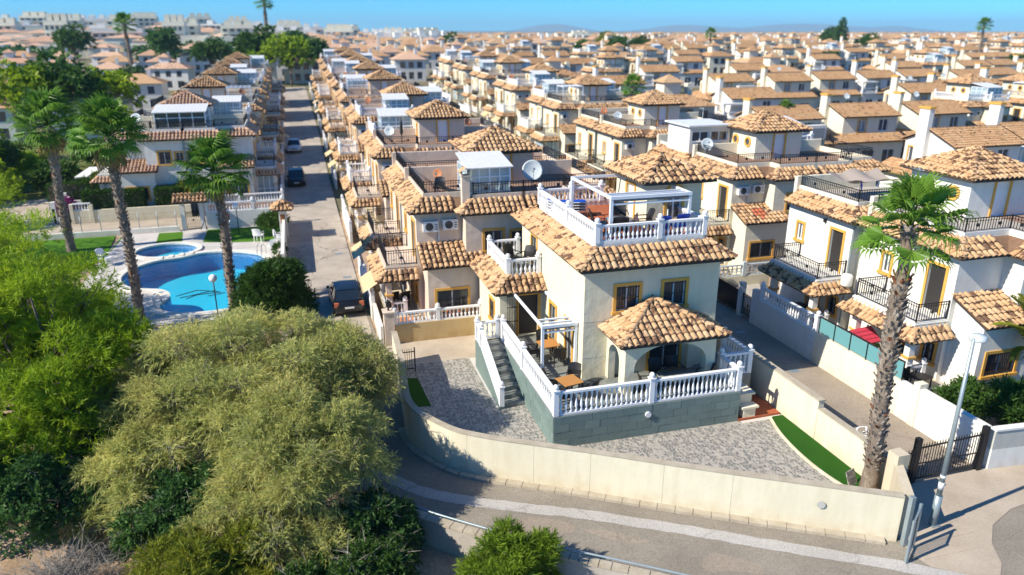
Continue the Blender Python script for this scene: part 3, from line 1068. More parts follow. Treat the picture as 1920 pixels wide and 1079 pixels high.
    if detail:
        m = MB(); m.box(VX + .02, -.08 if rear else VY - .05, 0, VX + .1, -.003 if rear else VY - .003, 6.1) if rear else m.box(W - .09, VY - .07, .2, W - .01, VY - .003, 6.1)
        part('downpipe', m, 'galv', h)
        m = MB(); m.box(-.12, 1.9, 5.72, -.003, 2.05, 5.9); m.box(-.12, 2.75, 2.3, -.003, 2.87, 2.45); part('wall_lamp', m, 'iron', h)
    rf.done()
    return h

# ---------------------------------------------------------------- the house on the corner
H = thing('corner_house', 'cream corner house with slate-clad front terrace and a white pergola on its red roof terrace', 'house')
rf = Roofs(H, 'parts', 'tile', 300)
X0, X1, Y0, Y1 = 10.35, 16.35, 25.7, 34.3
v = Vol(H, X0, X1, Y0, Y1, 0, 6.12, 'cream')
v.window('-y', 11.72, 12.72, 4.22, 5.28, True)
v.window('-y', 13.82, 14.82, 4.22, 5.28, True)
v.door('-y', 13.35, 14.75, 1.36, 3.3, pane='glass', trim='yellow', grille=True)
v.window('-x', 29.0, 29.8, 1.5, 3.3, True)                      # left ground floor, on the deck
v.door('-x', 31.9, 32.7, 4.1, 5.75, pane='glass', grille=True)  # balcony door
v.window('-x', 26.9, 27.7, 1.37, 3.4, True, kind='door')
v.build()
# annex on the left with the balcony above
an = Vol(H, 8.25, X0 - .003, 30.9, 34.9, 0, 3.75, 'cream')
an.door('-y', 9.15, 10.1, 1.36, 3.35, leaf='shutter', trim='yellow')
an.window('-x', 31.9, 32.7, 1.75, 2.75, True)
an.build()
m = MB()
for k in range(7): m.box(8.6 + .08 * k, 30.82, 1.37, 8.616 + .08 * k, 30.84, 3.4)
for z in (1.4, 2.1, 2.8, 3.36): m.box(8.58, 30.815, z, 9.12, 30.845, z + .03)
part('iron_door', m, 'iron', H)
# annex roof
E = 3.68; 
rf.new('annex_roof').plane((7.85, 35.2, E), (7.85, 30.35, E), (8.6, 34.9, 4.2), (8.6, 31.1, 4.2))
rf.plane((7.85, 30.35, E), (10.4, 30.35, E), (8.6, 31.1, 4.2), (10.4, 31.1, 4.2))
rf.cap((7.85, 30.35, E), (8.6, 31.1, 4.2))
m = MB(); m.box(8.6, 31.1, 3.9, X0 - .004, 34.9, 4.25); part('balcony', m, 'white', H)
m = MB(); m.box(8.7, 31.2, 4.25, X0 - .004, 34.8, 4.262); part('balcony_floor', m, 'decktile', H)
balustrade(H, [(10.2, 31.2), (8.72, 31.2), (8.72, 34.6), (10.2, 34.6)], 4.25, .78, .19)
m = MB(); m.box(7.95, 30.45, 3.55, X0 - .005, 35.1, 3.645); part('eaves_board', m, 'soffit', H)
# main skirt roof
rf.new('roof')
ex0, ex1, ey0, ey1, ez = 9.95, 16.75, 25.25, 34.7, 6.2
tx0, tx1, ty0, ty1, tzz = 10.95, 15.85, 26.2, 33.6, 6.8
rf.plane((ex0, ey0, ez), (ex1, ey0, ez), (tx0, ty0, tzz), (tx1, ty0, tzz))
rf.plane((ex0, ey1, ez), (ex0, ey0, ez), (tx0, ty1, tzz), (tx0, ty0, tzz))
rf.plane((ex1, ey0, ez), (ex1, ey1, ez), (tx1, ty0, tzz), (tx1, ty1, tzz))
rf.plane((ex1, ey1, ez), (ex0, ey1, ez), (tx1, ty1, tzz), (tx0, ty1, tzz))
rf.cap((ex0, ey0, ez), (tx0, ty0, tzz)); rf.cap((ex1, ey0, ez), (tx1, ty0, tzz)); rf.cap((ex0, ey1, ez), (tx0, ty1, tzz))
m = MB(); m.box(ex0 + .1, ey0 + .1, 6.05, ex1 - .1, ey1 - .1, 6.118); part('eaves_board', m, 'soffit', H)
m = MB()
n = int((ex1 - ex0) / .27)
# terrace
m = MB(); m.box(tx0 + .14, ty0 + .14, 6.6, tx1 - .14, ty1 - .14, 6.78); part('terrace_floor', m, 'redfloor', H)
m = MB()
m.box(tx0, ty0, 6.6, tx1, ty0 + .14, 7.0); m.box(tx0, ty1 - .14, 6.6, tx1, ty1, 7.0)
m.box(tx0, ty0 + .141, 6.6, tx0 + .14, ty1 - .141, 6.999); m.box(tx1 - .14, ty0 + .141, 6.6, tx1, ty1 - .141, 6.999)
part('parapet', m, 'white', H)
balustrade(H, [(tx0 + .07, ty1 - .07), (tx0 + .07, 29.6), (tx0 + .07, ty0 + .07)], 7.0, .72, .19)
balustrade(H, [(tx0 + .07, ty0 + .07), (13.75, ty0 + .07), (tx1 - .07, ty0 + .07)], 7.0, .72, .19)
balustrade(H, [(tx1 - .07, ty0 + .07), (tx1 - .07, 30.4)], 7.0, .72, .19)
balustrade(H, [(tx0 + .07, ty1 - .07), (12.6, ty1 - .07), (14.2, ty1 - .07)], 7.0, .72, .19, 'joined')
# stair tower on the terrace
t = Vol(H, 14.15, 16.75, 28.35, 31.6, 6.6, 8.95, 'cream')
t.window('-y', 15.1, 15.8, 7.2, 8.25, False, 'yellow', True, 'window', 'glass', 'alu')
t.door('-x', 29.6, 30.4, 6.8, 8.5, leaf='whitepaint')
t.build(name='tower_wall')
rf.new('tower_roof').hip(13.72, 17.2, 27.9, 32.05, 8.9, 9.75)
m = MB(); m.box(13.85, 28.02, 8.79, 17.07, 31.92, 8.88); part('eaves_board', m, 'soffit', H)
# arch over the tower window
m = MB()
k = 12
for i in range(k):
    a, b = math.pi * i / k, math.pi * (i + 1) / k
    c = (15.45, 8.38)
    pts = [(c[0] + r * math.cos(q), c[1] + r * math.sin(q) * .75) for r, q in ((.35, a), (.48, a), (.48, b), (.35, b))]
    m.add([(x, 28.30, z) for x, z in pts] + [(x, 28.36, z) for x, z in pts], [(3, 2, 1, 0), (0, 1, 5, 4), (1, 2, 6, 5), (2, 3, 7, 6), (3, 0, 4, 7)])
part('window_arch', m, 'yellow', H)
# front porch: hipped tile roof on arched columns
PE, PT = 3.62, 4.66
px0, px1, py0 = 11.0, 15.65, 23.45
rf.new('porch_roof').plane((px0, py0, PE), (px1, py0, PE), (13.3, 25.68, PT), (13.31, 25.68, PT))
rf.plane((px0, 25.68, PE), (px0, py0, PE), (13.3, 25.68, PT), (13.3, 25.67, PT))
rf.plane((px1, py0, PE), (px1, 25.68, PE), (13.31, 25.67, PT), (13.31, 25.68, PT))
rf.cap((px0, py0, PE), (13.3, 25.6, PT)); rf.cap((px1, py0, PE), (13.3, 25.6, PT))
m = MB(); m.box(px0 + .1, py0 + .1, PE - .14, px1 - .1, 25.69, PE - .06); part('eaves_board', m, 'soffit', H)
def arch_wall(u0, u1, z0, z1, a0, a1, zs, th, fn, name='arch'):
    """wall panel u0..u1, z0..z1 with an arched opening a0..a1 springing at zs; fn(u,d,z)"""
    m = MB(); k = 14; r = (a1 - a0) / 2; c = (a0 + a1) / 2
    hgt = min(r, z1 - .12 - zs)
    ar = [(c - r * math.cos(math.pi * i / k), zs + hgt * math.sin(math.pi * i / k)) for i in range(k + 1)]
    for d in (0, th):
        for (p, q) in zip(ar[:-1], ar[1:]):
            m.quad(fn(p[0], d, p[1]), fn(q[0], d, q[1]), fn(q[0], d, z1), fn(p[0], d, z1))
        m.quad(fn(u0, d, z0), fn(a0, d, z0), fn(a0, d, z1), fn(u0, d, z1)); m.quad(fn(a1, d, z0), fn(u1, d, z0), fn(u1, d, z1), fn(a1, d, z1))
    full = [(a0, z0)] + ar + [(a1, z0)]
    for p, q in zip(full[:-1], full[1:]):
        m.quad(fn(p[0], 0, p[1]), fn(q[0], 0, q[1]), fn(q[0], th, q[1]), fn(p[0], th, p[1]))
    m.quad(fn(u0, 0, z0), fn(u0, th, z0), fn(u0, th, z1), fn(u0, 0, z1)); m.quad(fn(u1, 0, z0), fn(u1, th, z0), fn(u1, th, z1), fn(u1, 0, z1))
    return part(name, m, 'cream', H)
arch_wall(11.4, 15.35, 1.36, 3.5, 11.8, 14.95, 2.5, .32, lambda u, d, z: (u, 23.85 + d, z))
arch_wall(24.172, 25.69, 1.36, 3.498, 24.4, 25.45, 2.55, .30, lambda u, d, z: (11.402 + d, u, z))
arch_wall(24.172, 25.69, 1.36, 3.498, 24.4, 25.45, 2.55, .30, lambda u, d, z: (15.348 - d, u, z))
m = MB(); m.box(16.05, 25.62, 3.0, 16.2, 25.698, 3.14); part('alarm_sign', m, 'alu', H)
m = MB(); m.box(15.6, 25.66, 3.55, 15.86, 25.697, 3.72)
o = part('alarm_box', m, 'acwhite', H)
m = MB(); m.box(15.58, 25.655, 3.44, 15.88, 25.697, 3.545); part('alarm_strip', m, 'tile_red', o)
# wall joint lines of the render on the front
m = MB(); m.box(X0 + .01, 25.692, 3.86, 11.5, 25.7, 3.875); m.box(X0 + .01, 25.692, 2.28, 11.4, 25.7, 2.29); part('render_joint', m, 'grey_stucco', H)

# the deck: slate clad plinth
DT = 1.35
deck = [(8.2, 23.0), (16.1, 22.95), (16.1, 24.3), (17.45, 24.3), (17.45, 26.6), (X1, 26.6), (X1, 25.69), (X0, 25.69), (X0, 30.9), (8.2, 30.9)]
m = MB(); m.prism(deck, -.05, DT - .02); dk = part('terrace_plinth', m, 'grout', H)
m = MB(); m.prism([(8.22, 23.02), (16.08, 22.97), (16.08, 24.32), (17.43, 24.32), (17.43, 26.6), (X1 + .003, 26.6), (X1 + .003, 25.69), (X0, 25.69), (X0, 30.9), (8.22, 30.9)], DT - .02, DT); part('deck_floor', m, 'decktile', H)
def clad(a, b, zlo, zhi, out, tw=.62, th=.31, root=dk):
    """slate tiles in running bond on the wall from a to b"""
    a = Vector(a); b = Vector(b); d = b - a; L = d.length; d.normalize()
    rows = int(round((zhi - zlo) / th)); th = (zhi - zlo) / rows
    for r in range(rows):
        x = -tw * (.5 if r % 2 else 0)
        while x < L:
            xa, xb = max(0, x), min(L, x + tw)
            if xb - xa > .06:
                mm = MB(); t = random.uniform(.016, .028)
                p = a + d * (xa + .005); q = a + d * (xb - .005); o2 = Vector((out[0], out[1])) * t
                mm.prism([(p.x, p.y), (q.x, q.y), (q.x + o2.x, q.y + o2.y), (p.x + o2.x, p.y + o2.y)][::1], zlo + r * th + .005, zlo + (r + 1) * th - .005)
                part('cladding_tile', mm, 'slate', root)
            x += tw
clad((8.2, 23.0), (16.1, 22.95), 0, DT - .03, (0, -1))
clad((8.2, 23.0), (8.2, 30.9), 0, DT - .03, (-1, 0))
m = MB(); m.lathe([(.12, 0), (.13, .03), (.10, .08), (.02, .1)], 12)
mm = MB(); mm.disc((12.05, 22.93, .92), (0, -1, 0), .12, .1, 14); part('round_wall_light', mm, 'whitepaint', H)
balustrade(H, [(8.3, 30.5), (8.3, 27.3), (8.3, 23.1)], DT, .98, .2)
balustrade(H, [(8.3, 23.1), (12.2, 23.08), (16.0, 23.06)], DT, .98, .2)
balustrade(H, [(16.0, 23.06), (16.0, 24.4), (17.35, 24.4), (17.35, 26.4)], DT, .98, .2)
# stairs up to the deck along its left side
st = MB(); n = 8; ya, yb = 26.6, 30.1
steps = []
for k in range(n):
    s_ = MB(); y = ya + (yb - ya) * k / n
    s_.box(7.25, y, 0, 8.17, yb + .8, DT * (k + 1) / n - .002 * k) if k == n - 1 else s_.box(7.25, y, 0, 8.17, y + (yb - ya) / n + .0, DT * (k + 1) / n)
    part('stair_step', s_, 'decktile', H)
m = MB(); m.add([(7.05, 26.5, 0), (7.245, 26.5, 0), (7.245, 30.9, 0), (7.05, 30.9, 0), (7.05, 26.5, .12), (7.245, 26.5, .12), (7.245, 30.9, 1.4), (7.05, 30.9, 1.4), (7.05, 30.05, 1.4), (7.245, 30.05, 1.4)],
                [(0, 1, 5, 4), (4, 5, 9, 8), (8, 9, 6, 7), (0, 4, 8, 7, 3), (1, 2, 6, 9, 5), (2, 3, 7, 6), (3, 2, 1, 0)])
part('stair_wall', m, 'slate', H)
balustrade(H, [(7.15, 26.6, .1), (7.15, 30.05, 1.4), (7.15, 30.85, 1.4), (8.1, 30.85, 1.4)], 0, .85, .2)
# stepped white side stair on the right, with its red landing
m = MB(); m.box(16.2, 23.3, 0, 16.9, 24.25, .95); m.box(16.35, 22.95, 0, 16.9, 23.29, .5); part('side_stair', m, 'creamwhite', H)
m = MB(); m.box(16.12, 23.22, .95, 17.0, 24.27, 1.03); m.box(16.25, 22.88, .5, 17.0, 23.285, .58); part('stair_ledge', m, 'creamwhite', H)
# pergola on the left deck
def pergola(root, x0, x1, y0, y1, z0, z1, w=.11, blind=True, wallside=True):
    m = MB()
    m.box(x0, y0, z0, x0 + w, y0 + w, z1 - .12); m.box(x1 - w, y0, z0, x1, y0 + w, z1 - .12)
    if not wallside:
        m.box(x0, y1 - w, z0, x0 + w, y1, z1 - .12); m.box(x1 - w, y1 - w, z0, x1, y1, z1 - .12)
    m.box(x0, y0 - .02, z1 - .12, x1, y0 + w, z1); 
    m.box(x0, y0 + w, z1 - .119, x0 + .08, y1, z1 - .002); m.box(x1 - .08, y0 + w, z1 - .119, x1, y1, z1 - .002)
    m.box(x0 + .08, y1 - .1, z1 - .118, x1 - .08, y1, z1 - .004); m.box(x0 + .08, y0 + .75, z1 - .1, x1 - .08, y0 + .83, z1 - .03)
    if (y1 - y0) > 2.5: m.box(x0 + .08, y0 + .38, z1 - .1, x1 - .08, y0 + .45, z1 - .03)
    o = part('pergola', m, 'alu', root)
    if blind:
        b = MB()
        for q in range(3): b.path([(x0 + .12, y0 + .16 + .1 * q, z1 - .2), (x1 - .12, y0 + .16 + .1 * q, z1 - .2)], .055, 7)
        part('folded_canopy', b, 'greyfab', o)
        c = MB(); c.box(x0 + .12, y0 + .02, z1 - .36, x1 - .12, y0 + .07, z1 - .28); part('front_bar', c, 'alu', o)
    return o
pergola(H, 8.75, 10.3, 26.2, 30.8, DT, 3.7)
pergola(H, 11.7, 15.3, 26.6, 31.2, 6.78, 8.75, .12, True, False)
rf.done()
rebase(H, (13.3, 29, 0))
# ---------------------------------------------------------------- ground, road, yard, walls
from mathutils.geometry import tessellate_polygon
def curve(pts, n=6, closed=False):
    P = [Vector((*p, 0)) if len(p) == 2 else Vector(p) for p in pts]
    out = []; m = len(P)
    rng = range(m) if closed else range(m - 1)
    g = (lambda i: P[i % m]) if closed else (lambda i: P[min(max(i, 0), m - 1)])
    for i in rng:
        a, b, c, d = g(i - 1), g(i), g(i + 1), g(i + 2)
        for k in range(n):
            t = k / n
            out.append(tuple(.5 * ((2 * b) + (c - a) * t + (2 * a - 5 * b + 4 * c - d) * t * t + (3 * b - a - 3 * c + d) * t ** 3))[:2])
    if not closed: out.append(tuple(P[-1])[:2])
    return out
def sheet(outer, holes, z, mb=None):
    mb = mb or MB()
    loops = [[Vector((x, y, 0)) for x, y in l] for l in [outer] + holes]
    flat = [p for l in loops for p in l]
    tri = tessellate_polygon(loops)
    def up(t):
        a, b, c = (flat[k] for k in t)
        return t if (b - a).cross(c - a).z > 0 else (t[0], t[2], t[1])
    mb.add([(p.x, p.y, z) for p in flat], [up(tuple(t)) for t in tri])
    return mb
def offset(pl, d, closed=False):
    out = []; m = len(pl)
    for i, p in enumerate(pl):
        a = Vector(pl[(i - 1) % m] if closed else pl[max(i - 1, 0)]); b = Vector(pl[(i + 1) % m] if closed else pl[min(i + 1, m - 1)])
        t = (b - a).normalized()
        out.append((p[0] + t.y * d, p[1] - t.x * d))
    return out
def band(a, b, z, mb=None, zf=None):
    mb = mb or MB()
    n = len(a)
    f = zf or (lambda x, y: z)
    mb.add([(x, y, f(x, y)) for x, y in a] + [(x, y, f(x, y)) for x, y in b], [(i, i + 1, n + i + 1, n + i) for i in range(n - 1)])
    return mb

POOLBOX = [(-13.9, 40.6), (-1.62, 40.6), (-1.62, 61.9), (-13.9, 61.9)]
BANKHOLE = [(-16, 0), (14, 0), (14, 11.2), (8.2, 15.7), (2.35, 20.3), (.9, 22.6), (-.6, 26), (-1.2, 30), (-14, 36), (-16, 30)]
struct('ground', sheet([(-60, -30), (60, -30), (60, 65), (-60, 65)], [POOLBOX, BANKHOLE], -.06), 'earth')
g = MB()
xs = [-3000, -1500, -800, -500, -350, -250, -180, -120, -80, -50, -25, 0, 25, 60, 110, 180, 260, 400, 600, 900, 1500, 3000, 5000, 9000]
ys = [65, 90, 120, 160, 200, 255, 300, 350, 400, 460, 530, 600, 700, 800, 1000, 1400, 2000, 3500, 6000, 12000, 26000]
nx = len(xs)
g.add([(x, y, tz(x, y) - .06) for y in ys for x in xs], [(j * nx + i, j * nx + i + 1, (j + 1) * nx + i + 1, (j + 1) * nx + i) for j in range(len(ys) - 1) for i in range(nx - 1)], True)
struct('far_ground', g, 'land')
struct('side_ground', MB().quad((-3000, -30, -.07), (-60, -30, -.07), (-60, 65, -.07), (-3000, 65, -.07)).quad((60, -30, -.07), (3000, -30, -.07), (3000, 65, -.07), (60, 65, -.07)), 'land')

WALL = [(3.36, 32.4), (3.3, 30.2), (3.12, 27.5), (3.07, 25.0), (4.05, 22.98), (5.11, 22.0), (6.77, 20.97), (8.47, 19.97), (10.53, 18.67), (12.88, 17.25), (16.72, 15.0)]
WC = curve(WALL, 6)
KERB = offset(WC, .30)       # outer side (towards the camera)
low = curve([(-2.2, 44), (-1.7, 36), (-.9, 28), (.7, 23.0), (2.31, 20.51), (4.3, 18.68), (6.38, 17.07), (8.1, 15.88), (12, 13.2), (18, 9.4), (26, 5.5), (34, 2.0)], 6)
upr = curve([(2.7, 44), (2.95, 36)], 2) + offset(WC, .02)[2:]
road_out = upr + [(17.0, 15.4), (18.6, 16.4), (22, 16.6), (28, 16.4), (34, 16.0)] + low[::-1]
struct('road', sheet(road_out, [], -.02), 'asphalt')
tb_ = curve([(1.0, 25.5), (1.9, 23.4), (3.3, 21.75), (5.31, 20.5), (8.06, 19.12), (11.04, 17.4), (13.76, 15.69), (16.23, 14.2), (20, 11.6), (27, 7.5)], 8)
ta = [(x + random.uniform(-.03, .03), y + random.uniform(-.03, .03)) for x, y in tb_]
tb2 = [(x + random.uniform(-.03, .03), y + random.uniform(-.03, .03)) for x, y in offset(tb_, .5)]
struct('road_patch', band(ta, tb2, -.014), 'trench')
struct('tar_patch', sheet(curve([(7.6, 18.2), (8.3, 17.95), (9.1, 17.35), (9.3, 17.1), (8.7, 17.2), (7.9, 17.8)], 4, True), [], -.015), 'lane')
for x, y, a in ((6.2, 18.9, 1.1), (11.2, 15.6, .8), (1.2, 22.6, .7), (15.6, 12.6, 1.0)):
    struct('asphalt_repair', sheet(curve([(x - a, y + .15), (x - .2, y + .45), (x + a, y - .3), (x + a * .8, y - .75), (x, y - .4), (x - a * .9, y - .25)], 4, True), [], -.0165), 'lane')
# low block wall along the lower edge of the road
lw = low[22:]
lo = offset(lw, .28)
lb = thing('parapet_wall', 'low weathered block wall with a pipe rail along the lower edge of the road', 'wall', (6.4, 17, 0))
m = MB()
for i in range(len(lw) - 1):
    m.add([(*lw[i], -1.2), (*lw[i + 1], -1.2), (*lo[i + 1], -1.2), (*lo[i], -1.2), (*lw[i], .3), (*lw[i + 1], .3), (*lo[i + 1], .3), (*lo[i], .3)], [(4, 5, 6, 7), (0, 1, 5, 4), (2, 3, 7, 6)])
part('wall', m, 'concrete', lb, (6.4, 17, 0))
m = MB()
for i in range(len(lw) - 1):
    a, b = Vector((*lw[i], .3)), Vector((*lw[i + 1], .3)); 
    t = (b - a).normalized() * .012
    o2 = Vector((*lo[i], .3)) - a
    m.add([tuple(v) for v in (a + t, b - t, b - t + o2 * 1.12, a + t + o2 * 1.12)] + [tuple(v + Vector((0, 0, .07))) for v in (a + t, b - t, b - t + o2 * 1.12, a + t + o2 * 1.12)], [(4, 5, 6, 7), (0, 1, 5, 4), (1, 2, 6, 5), (2, 3, 7, 6), (3, 0, 4, 7)])
part('coping', m, 'kerb', lb, (6.4, 17, 0))
m = MB(); m.path([(x, y, .62) for x, y in offset(lw, .2)], .035, 6)
for i in range(2, len(lw), 7):
    x, y = offset(lw, .2)[i]; m.path([(x, y, .3), (x, y, .64)], .035, 6)
part('pipe_rail', m, 'galv', lb, (6.4, 17, 0))

# boundary wall in panels with open joints
bw = thing('boundary_wall', 'smooth cream boundary wall curving round the tiled yard beside the road', 'wall', (8.5, 20, 0))
BW = (8.5, 20, 0)
inn = offset(WC, -.22)
jl = [0, 18, 28, 36, 42, 48, 53, 60]
HZ = 1.58
for a, b in zip(jl[:-1], jl[1:]):
    m = MB()
    for i in range(a, b):
        p, q, r_, s_ = WC[i], WC[i + 1], inn[i + 1], inn[i]
        if i == a: p = tuple(Vector(p) + (Vector(WC[i + 1]) - Vector(p)).normalized() * .007)
        m.add([(*p, -.1), (*q, -.1), (*r_, -.1), (*s_, -.1), (*p, HZ), (*q, HZ), (*r_, HZ), (*s_, HZ)], [(4, 5, 6, 7), (0, 1, 5, 4), (2, 3, 7, 6)] + ([(3, 0, 4, 7)] if i == a else []) + ([(1, 2, 6, 5)] if i == b - 1 else []))
    part('wall_panel', m, 'wallcream', bw, BW)
m = MB()
c0, c1 = offset(WC, .02), offset(WC, -.24)
for i in range(60):
    m.add([(*c0[i], HZ), (*c0[i + 1], HZ), (*c1[i + 1], HZ), (*c1[i], HZ), (*c0[i], HZ + .035), (*c0[i + 1], HZ + .035), (*c1[i + 1], HZ + .035), (*c1[i], HZ + .035)], [(4, 5, 6, 7), (0, 1, 5, 4), (2, 3, 7, 6)])
part('coping', m, 'kerb', bw, BW)
m = MB(); m.disc((14.7, 16.13, .95), (-.52, -.85, 0), .13, .02, 16); part('round_plate', m, 'grey_stucco', bw, BW)
# kerb stones
kb = thing('kerb', 'row of pale kerb stones at the foot of the curved boundary wall', 'kerb', (8.5, 19.6, 0))
acc = 0; L = .58; pts = [Vector((*p, 0)) for p in offset(WC[14:], .003)]
walk = []
for p, q in zip(pts[:-1], pts[1:]):
    d = (q - p).length; t = L - acc
    while t <= d:
        walk.append(p + (q - p) * (t / d)); t += L
    acc = (acc + d) % L
for p, q in zip(walk[:-1], walk[1:]):
    d = (q - p).normalized(); o2 = Vector((d.y, -d.x, 0)) * .27
    a, b = p + d * .008, q - d * .008; h = random.uniform(.07, .09)
    m = MB(); m.prism([(a.x, a.y), (a.x + o2.x, a.y + o2.y), (b.x + o2.x, b.y + o2.y), (b.x, b.y)], -.05, h)
    part('kerb_stone', m, 'kerb', kb, (8.5, 19.6, 0))

# yard of the corner house: printed tiles
yard = inn[3:] + [(16.9, 15.6), (17.9, 16.6), (18.1, 22.8), (18.1, 27), (16.4, 27), (16.4, 31), (7.9, 31.85), (3.5, 32.1)]
ys_ = struct('yard_floor', sheet(yard, [], -.006), 'yardgrout')
def inside(p, poly):
    x, y = p; c = False; n = len(poly)
    for i in range(n):
        (x1, y1), (x2, y2) = poly[i], poly[(i + 1) % n]
        if (y1 > y) != (y2 > y) and x < (x2 - x1) * (y - y1) / (y2 - y1) + x1: c = not c
    return c
TS_ = .44
m = MB(); m.box(.009, .009, 0, TS_ - .009, TS_ - .009, .012)
ytm = m.mesh('yard_tile', M['yardtile'])
cells = []; edge = MB()
for i in range(-2, 40):
    for j in range(-2, 44):
        x, y = 3 + i * TS_, 14.8 + j * TS_
        c = (x + TS_ / 2, y + TS_ / 2)
        cs = [(x, y), (x + TS_, y), (x + TS_, y + TS_), (x, y + TS_)]
        if (8.2 < c[0] < 16.1 and 23 < c[1] < 31) or (7.05 < c[0] < 8.2 and c[1] > 26.6): continue
        if c[0] > 16.1 and c[1] > 22.85: continue
        if all(inside(q, yard) for q in cs):
            cells.append(((Vector((*c, 0)) - CAMP).length, x, y))
        elif inside(c, yard):
            edge.box(x + .009, y + .009, -.011, x + TS_ - .009, y + TS_ - .009, .0004)
cells.sort()
for d, x, y in cells[:300]:
    link('floor_tile', ytm, ys_, Matrix.Translation((x, y, -.0115)))
for d, x, y in cells[300:]:
    edge.box(x + .009, y + .009, -.0115, x + TS_ - .009, y + TS_ - .009, .0005)
part('floor_tiles', edge, 'yardtile', ys_, kind='stuff')
struct('red_landing', MB().prism([(16.11, 22.9), (18.08, 22.95), (18.08, 27), (17.46, 27), (17.46, 24.29), (16.11, 24.29)], 0, .09), 'redfloor')
gi = curve([(17.55, 22.75), (17.2, 21.6), (17.0, 20.2), (17.0, 18.8), (17.25, 17.5), (17.6, 16.9)], 5)
struct('artificial_grass', sheet(gi + [(18.15, 16.9), (18.15, 22.85), (17.7, 22.85)], [], .02), 'fakegrass')
m = MB(); go = offset(gi, .09)
for i in range(len(gi) - 1):
    m.add([(*gi[i], 0), (*gi[i + 1], 0), (*go[i + 1], 0), (*go[i], 0), (*gi[i], .07), (*gi[i + 1], .07), (*go[i + 1], .07), (*go[i], .07)], [(4, 5, 6, 7), (0, 1, 5, 4), (2, 3, 7, 6)])
solo('lawn_edging', m, 'wallcream', 'thin cream edging strip along the artificial grass by the side wall', 'edging')
m = MB(); m.add([(0, 0, 0), (.5, 0, 0), (.5, .03, 0), (0, .03, 0), (0, .2, .5), (.5, .2, .5), (.5, .23, .5), (0, .23, .5)], [(3, 2, 1, 0), (4, 5, 6, 7), (0, 1, 5, 4), (1, 2, 6, 5), (2, 3, 7, 6), (3, 0, 4, 7)])
solo('spare_tile', m, 'yardtile', 'spare patterned floor tile leaning by the palm trunk', 'tile', (17.25, 17.75, .02), 20)
# right-hand wall of the yard: higher at the back, lower at the front
sw = thing('side_wall', 'straight cream side wall between the tiled yard and the lane', 'wall', (18.3, 22, 0))
m = MB(); m.box(18.17, 20.9, -.1, 18.42, 34.0, 1.62); part('wall', m, 'wallcream', sw, (18.3, 22, 0))
m = MB(); m.box(18.19, 17.2, -.1, 18.41, 20.897, 1.3); part('wall', m, 'wallcream', sw, (18.3, 22, 0))
m = MB(); m.box(18.14, 20.87, 1.62, 18.45, 34.05, 1.68); m.box(18.16, 17.2, 1.3, 18.44, 20.868, 1.345); part('coping', m, 'kerb', sw, (18.3, 22, 0))
m = MB(); m.prism([(16.95, 15.25), (17.2, 15.12), (18.41, 17.0), (18.2, 17.2)], -.1, 1.5); m.box(17.9, 16.6, -.1, 18.35, 17.05, 1.85); part('corner_pier', m, 'beige', sw, (18.3, 22, 0))
# tan path and small gate left of the house
struct('path', sheet([(2.95, 36), (3.36, 32.5), (3.5, 32.1), (7.9, 31.86), (8.2, 34.9), (16, 35), (16, 37), (3, 37)], [], -.008), 'pave')
gt = thing('garden_gate', 'small black iron gate in the wall near the feathery tree', 'gate', (3.4, 31.2, 0))
m = MB(); m.box(3.36, 31.15, .0, 3.41, 31.2, 1.2); m.box(4.2, 31.15, 0, 4.25, 31.2, 1.2); m.bar((3.4, 31.17, .15), (4.2, 31.17, .15), .03, .04); m.bar((3.4, 31.17, 1.0), (4.2, 31.17, 1.0), .03, .04); part('gate_frame', m, 'iron', gt, (3.4, 31.2, 0))
for k in range(7):
    m = MB(); m.bar((3.48 + k * .1, 31.17, .1), (3.48 + k * .1, 31.17, 1.15), .02, .02); part('bar', m, 'iron', gt, (3.4, 31.2, 0))
struct('grass_patch', sheet([(3.45, 30.6), (4.2, 30.4), (4.35, 27.6), (3.6, 27.7)], [], .008), 'fakegrass')

# lane, its gates and the walls on its far side
struct('lane', sheet([(18.43, 17.3), (22.6, 17.5), (22.75, 37), (24.0, 80), (27.5, 160), (24.5, 160), (20.2, 80), (19.0, 37), (18.43, 34)], [], -.016), 'lane')
struct('pavement', sheet([(16.95, 15.2), (18.45, 17.35), (22.6, 17.5), (34, 16.6), (34, 15.3), (28, 15.7), (23.5, 15.55), (21.6, 15.3), (20.3, 14.8), (19.5, 14.1), (19.0, 13.3), (18.5, 12.9), (17.7, 13.15), (16.85, 13.75), (16.7, 14.4)], [], -.004), 'pave')
m = MB()
for k in range(6):
    for j in range(3):
        x, y = 16.9 + .42 * k, 14.05 + j * .62
        if inside((x + .2, y + .3), [(16.85, 14.4), (18.3, 13.7), (19.4, 14.6), (19.4, 16.2), (17.7, 16.2)]):
            mm = MB(); mm.box(x + .006, y + .006, -.004, x + .414, y + .614, .006); link('paving_slab', mm.mesh('paving_slab', M['pave']), bpy.data.objects['pavement'])
def ring(x, y, r, w, z, mb):
    k = 20
    vs = [(x + rr * math.cos(2 * math.pi * i / k), y + rr * math.sin(2 * math.pi * i / k), z) for rr in (r, r - w) for i in range(k)]
    return mb.add(vs, [(i, (i + 1) % k, k + (i + 1) % k, k + i) for i in range(k)])
m = ring(20.6, 20.8, .42, .06, -.011, MB()); m.poly([(20.35, 20.72, -.011), (20.85, 20.76, -.011), (20.85, 20.84, -.011), (20.35, 20.8, -.011)]); m.poly([(20.5, 20.65, -.011), (20.3, 20.76, -.011), (20.5, 20.9, -.011)]); m.poly([(20.55, 20.85, -.0105), (20.62, 20.85, -.0105), (20.85, 21.1, -.0105), (20.78, 21.12, -.0105)])
struct('lane_marking', m, 'whitepaint')
struct('road_marking', ring(12.2, 14.15, .4, .05, -.009, MB()), 'whitepaint')
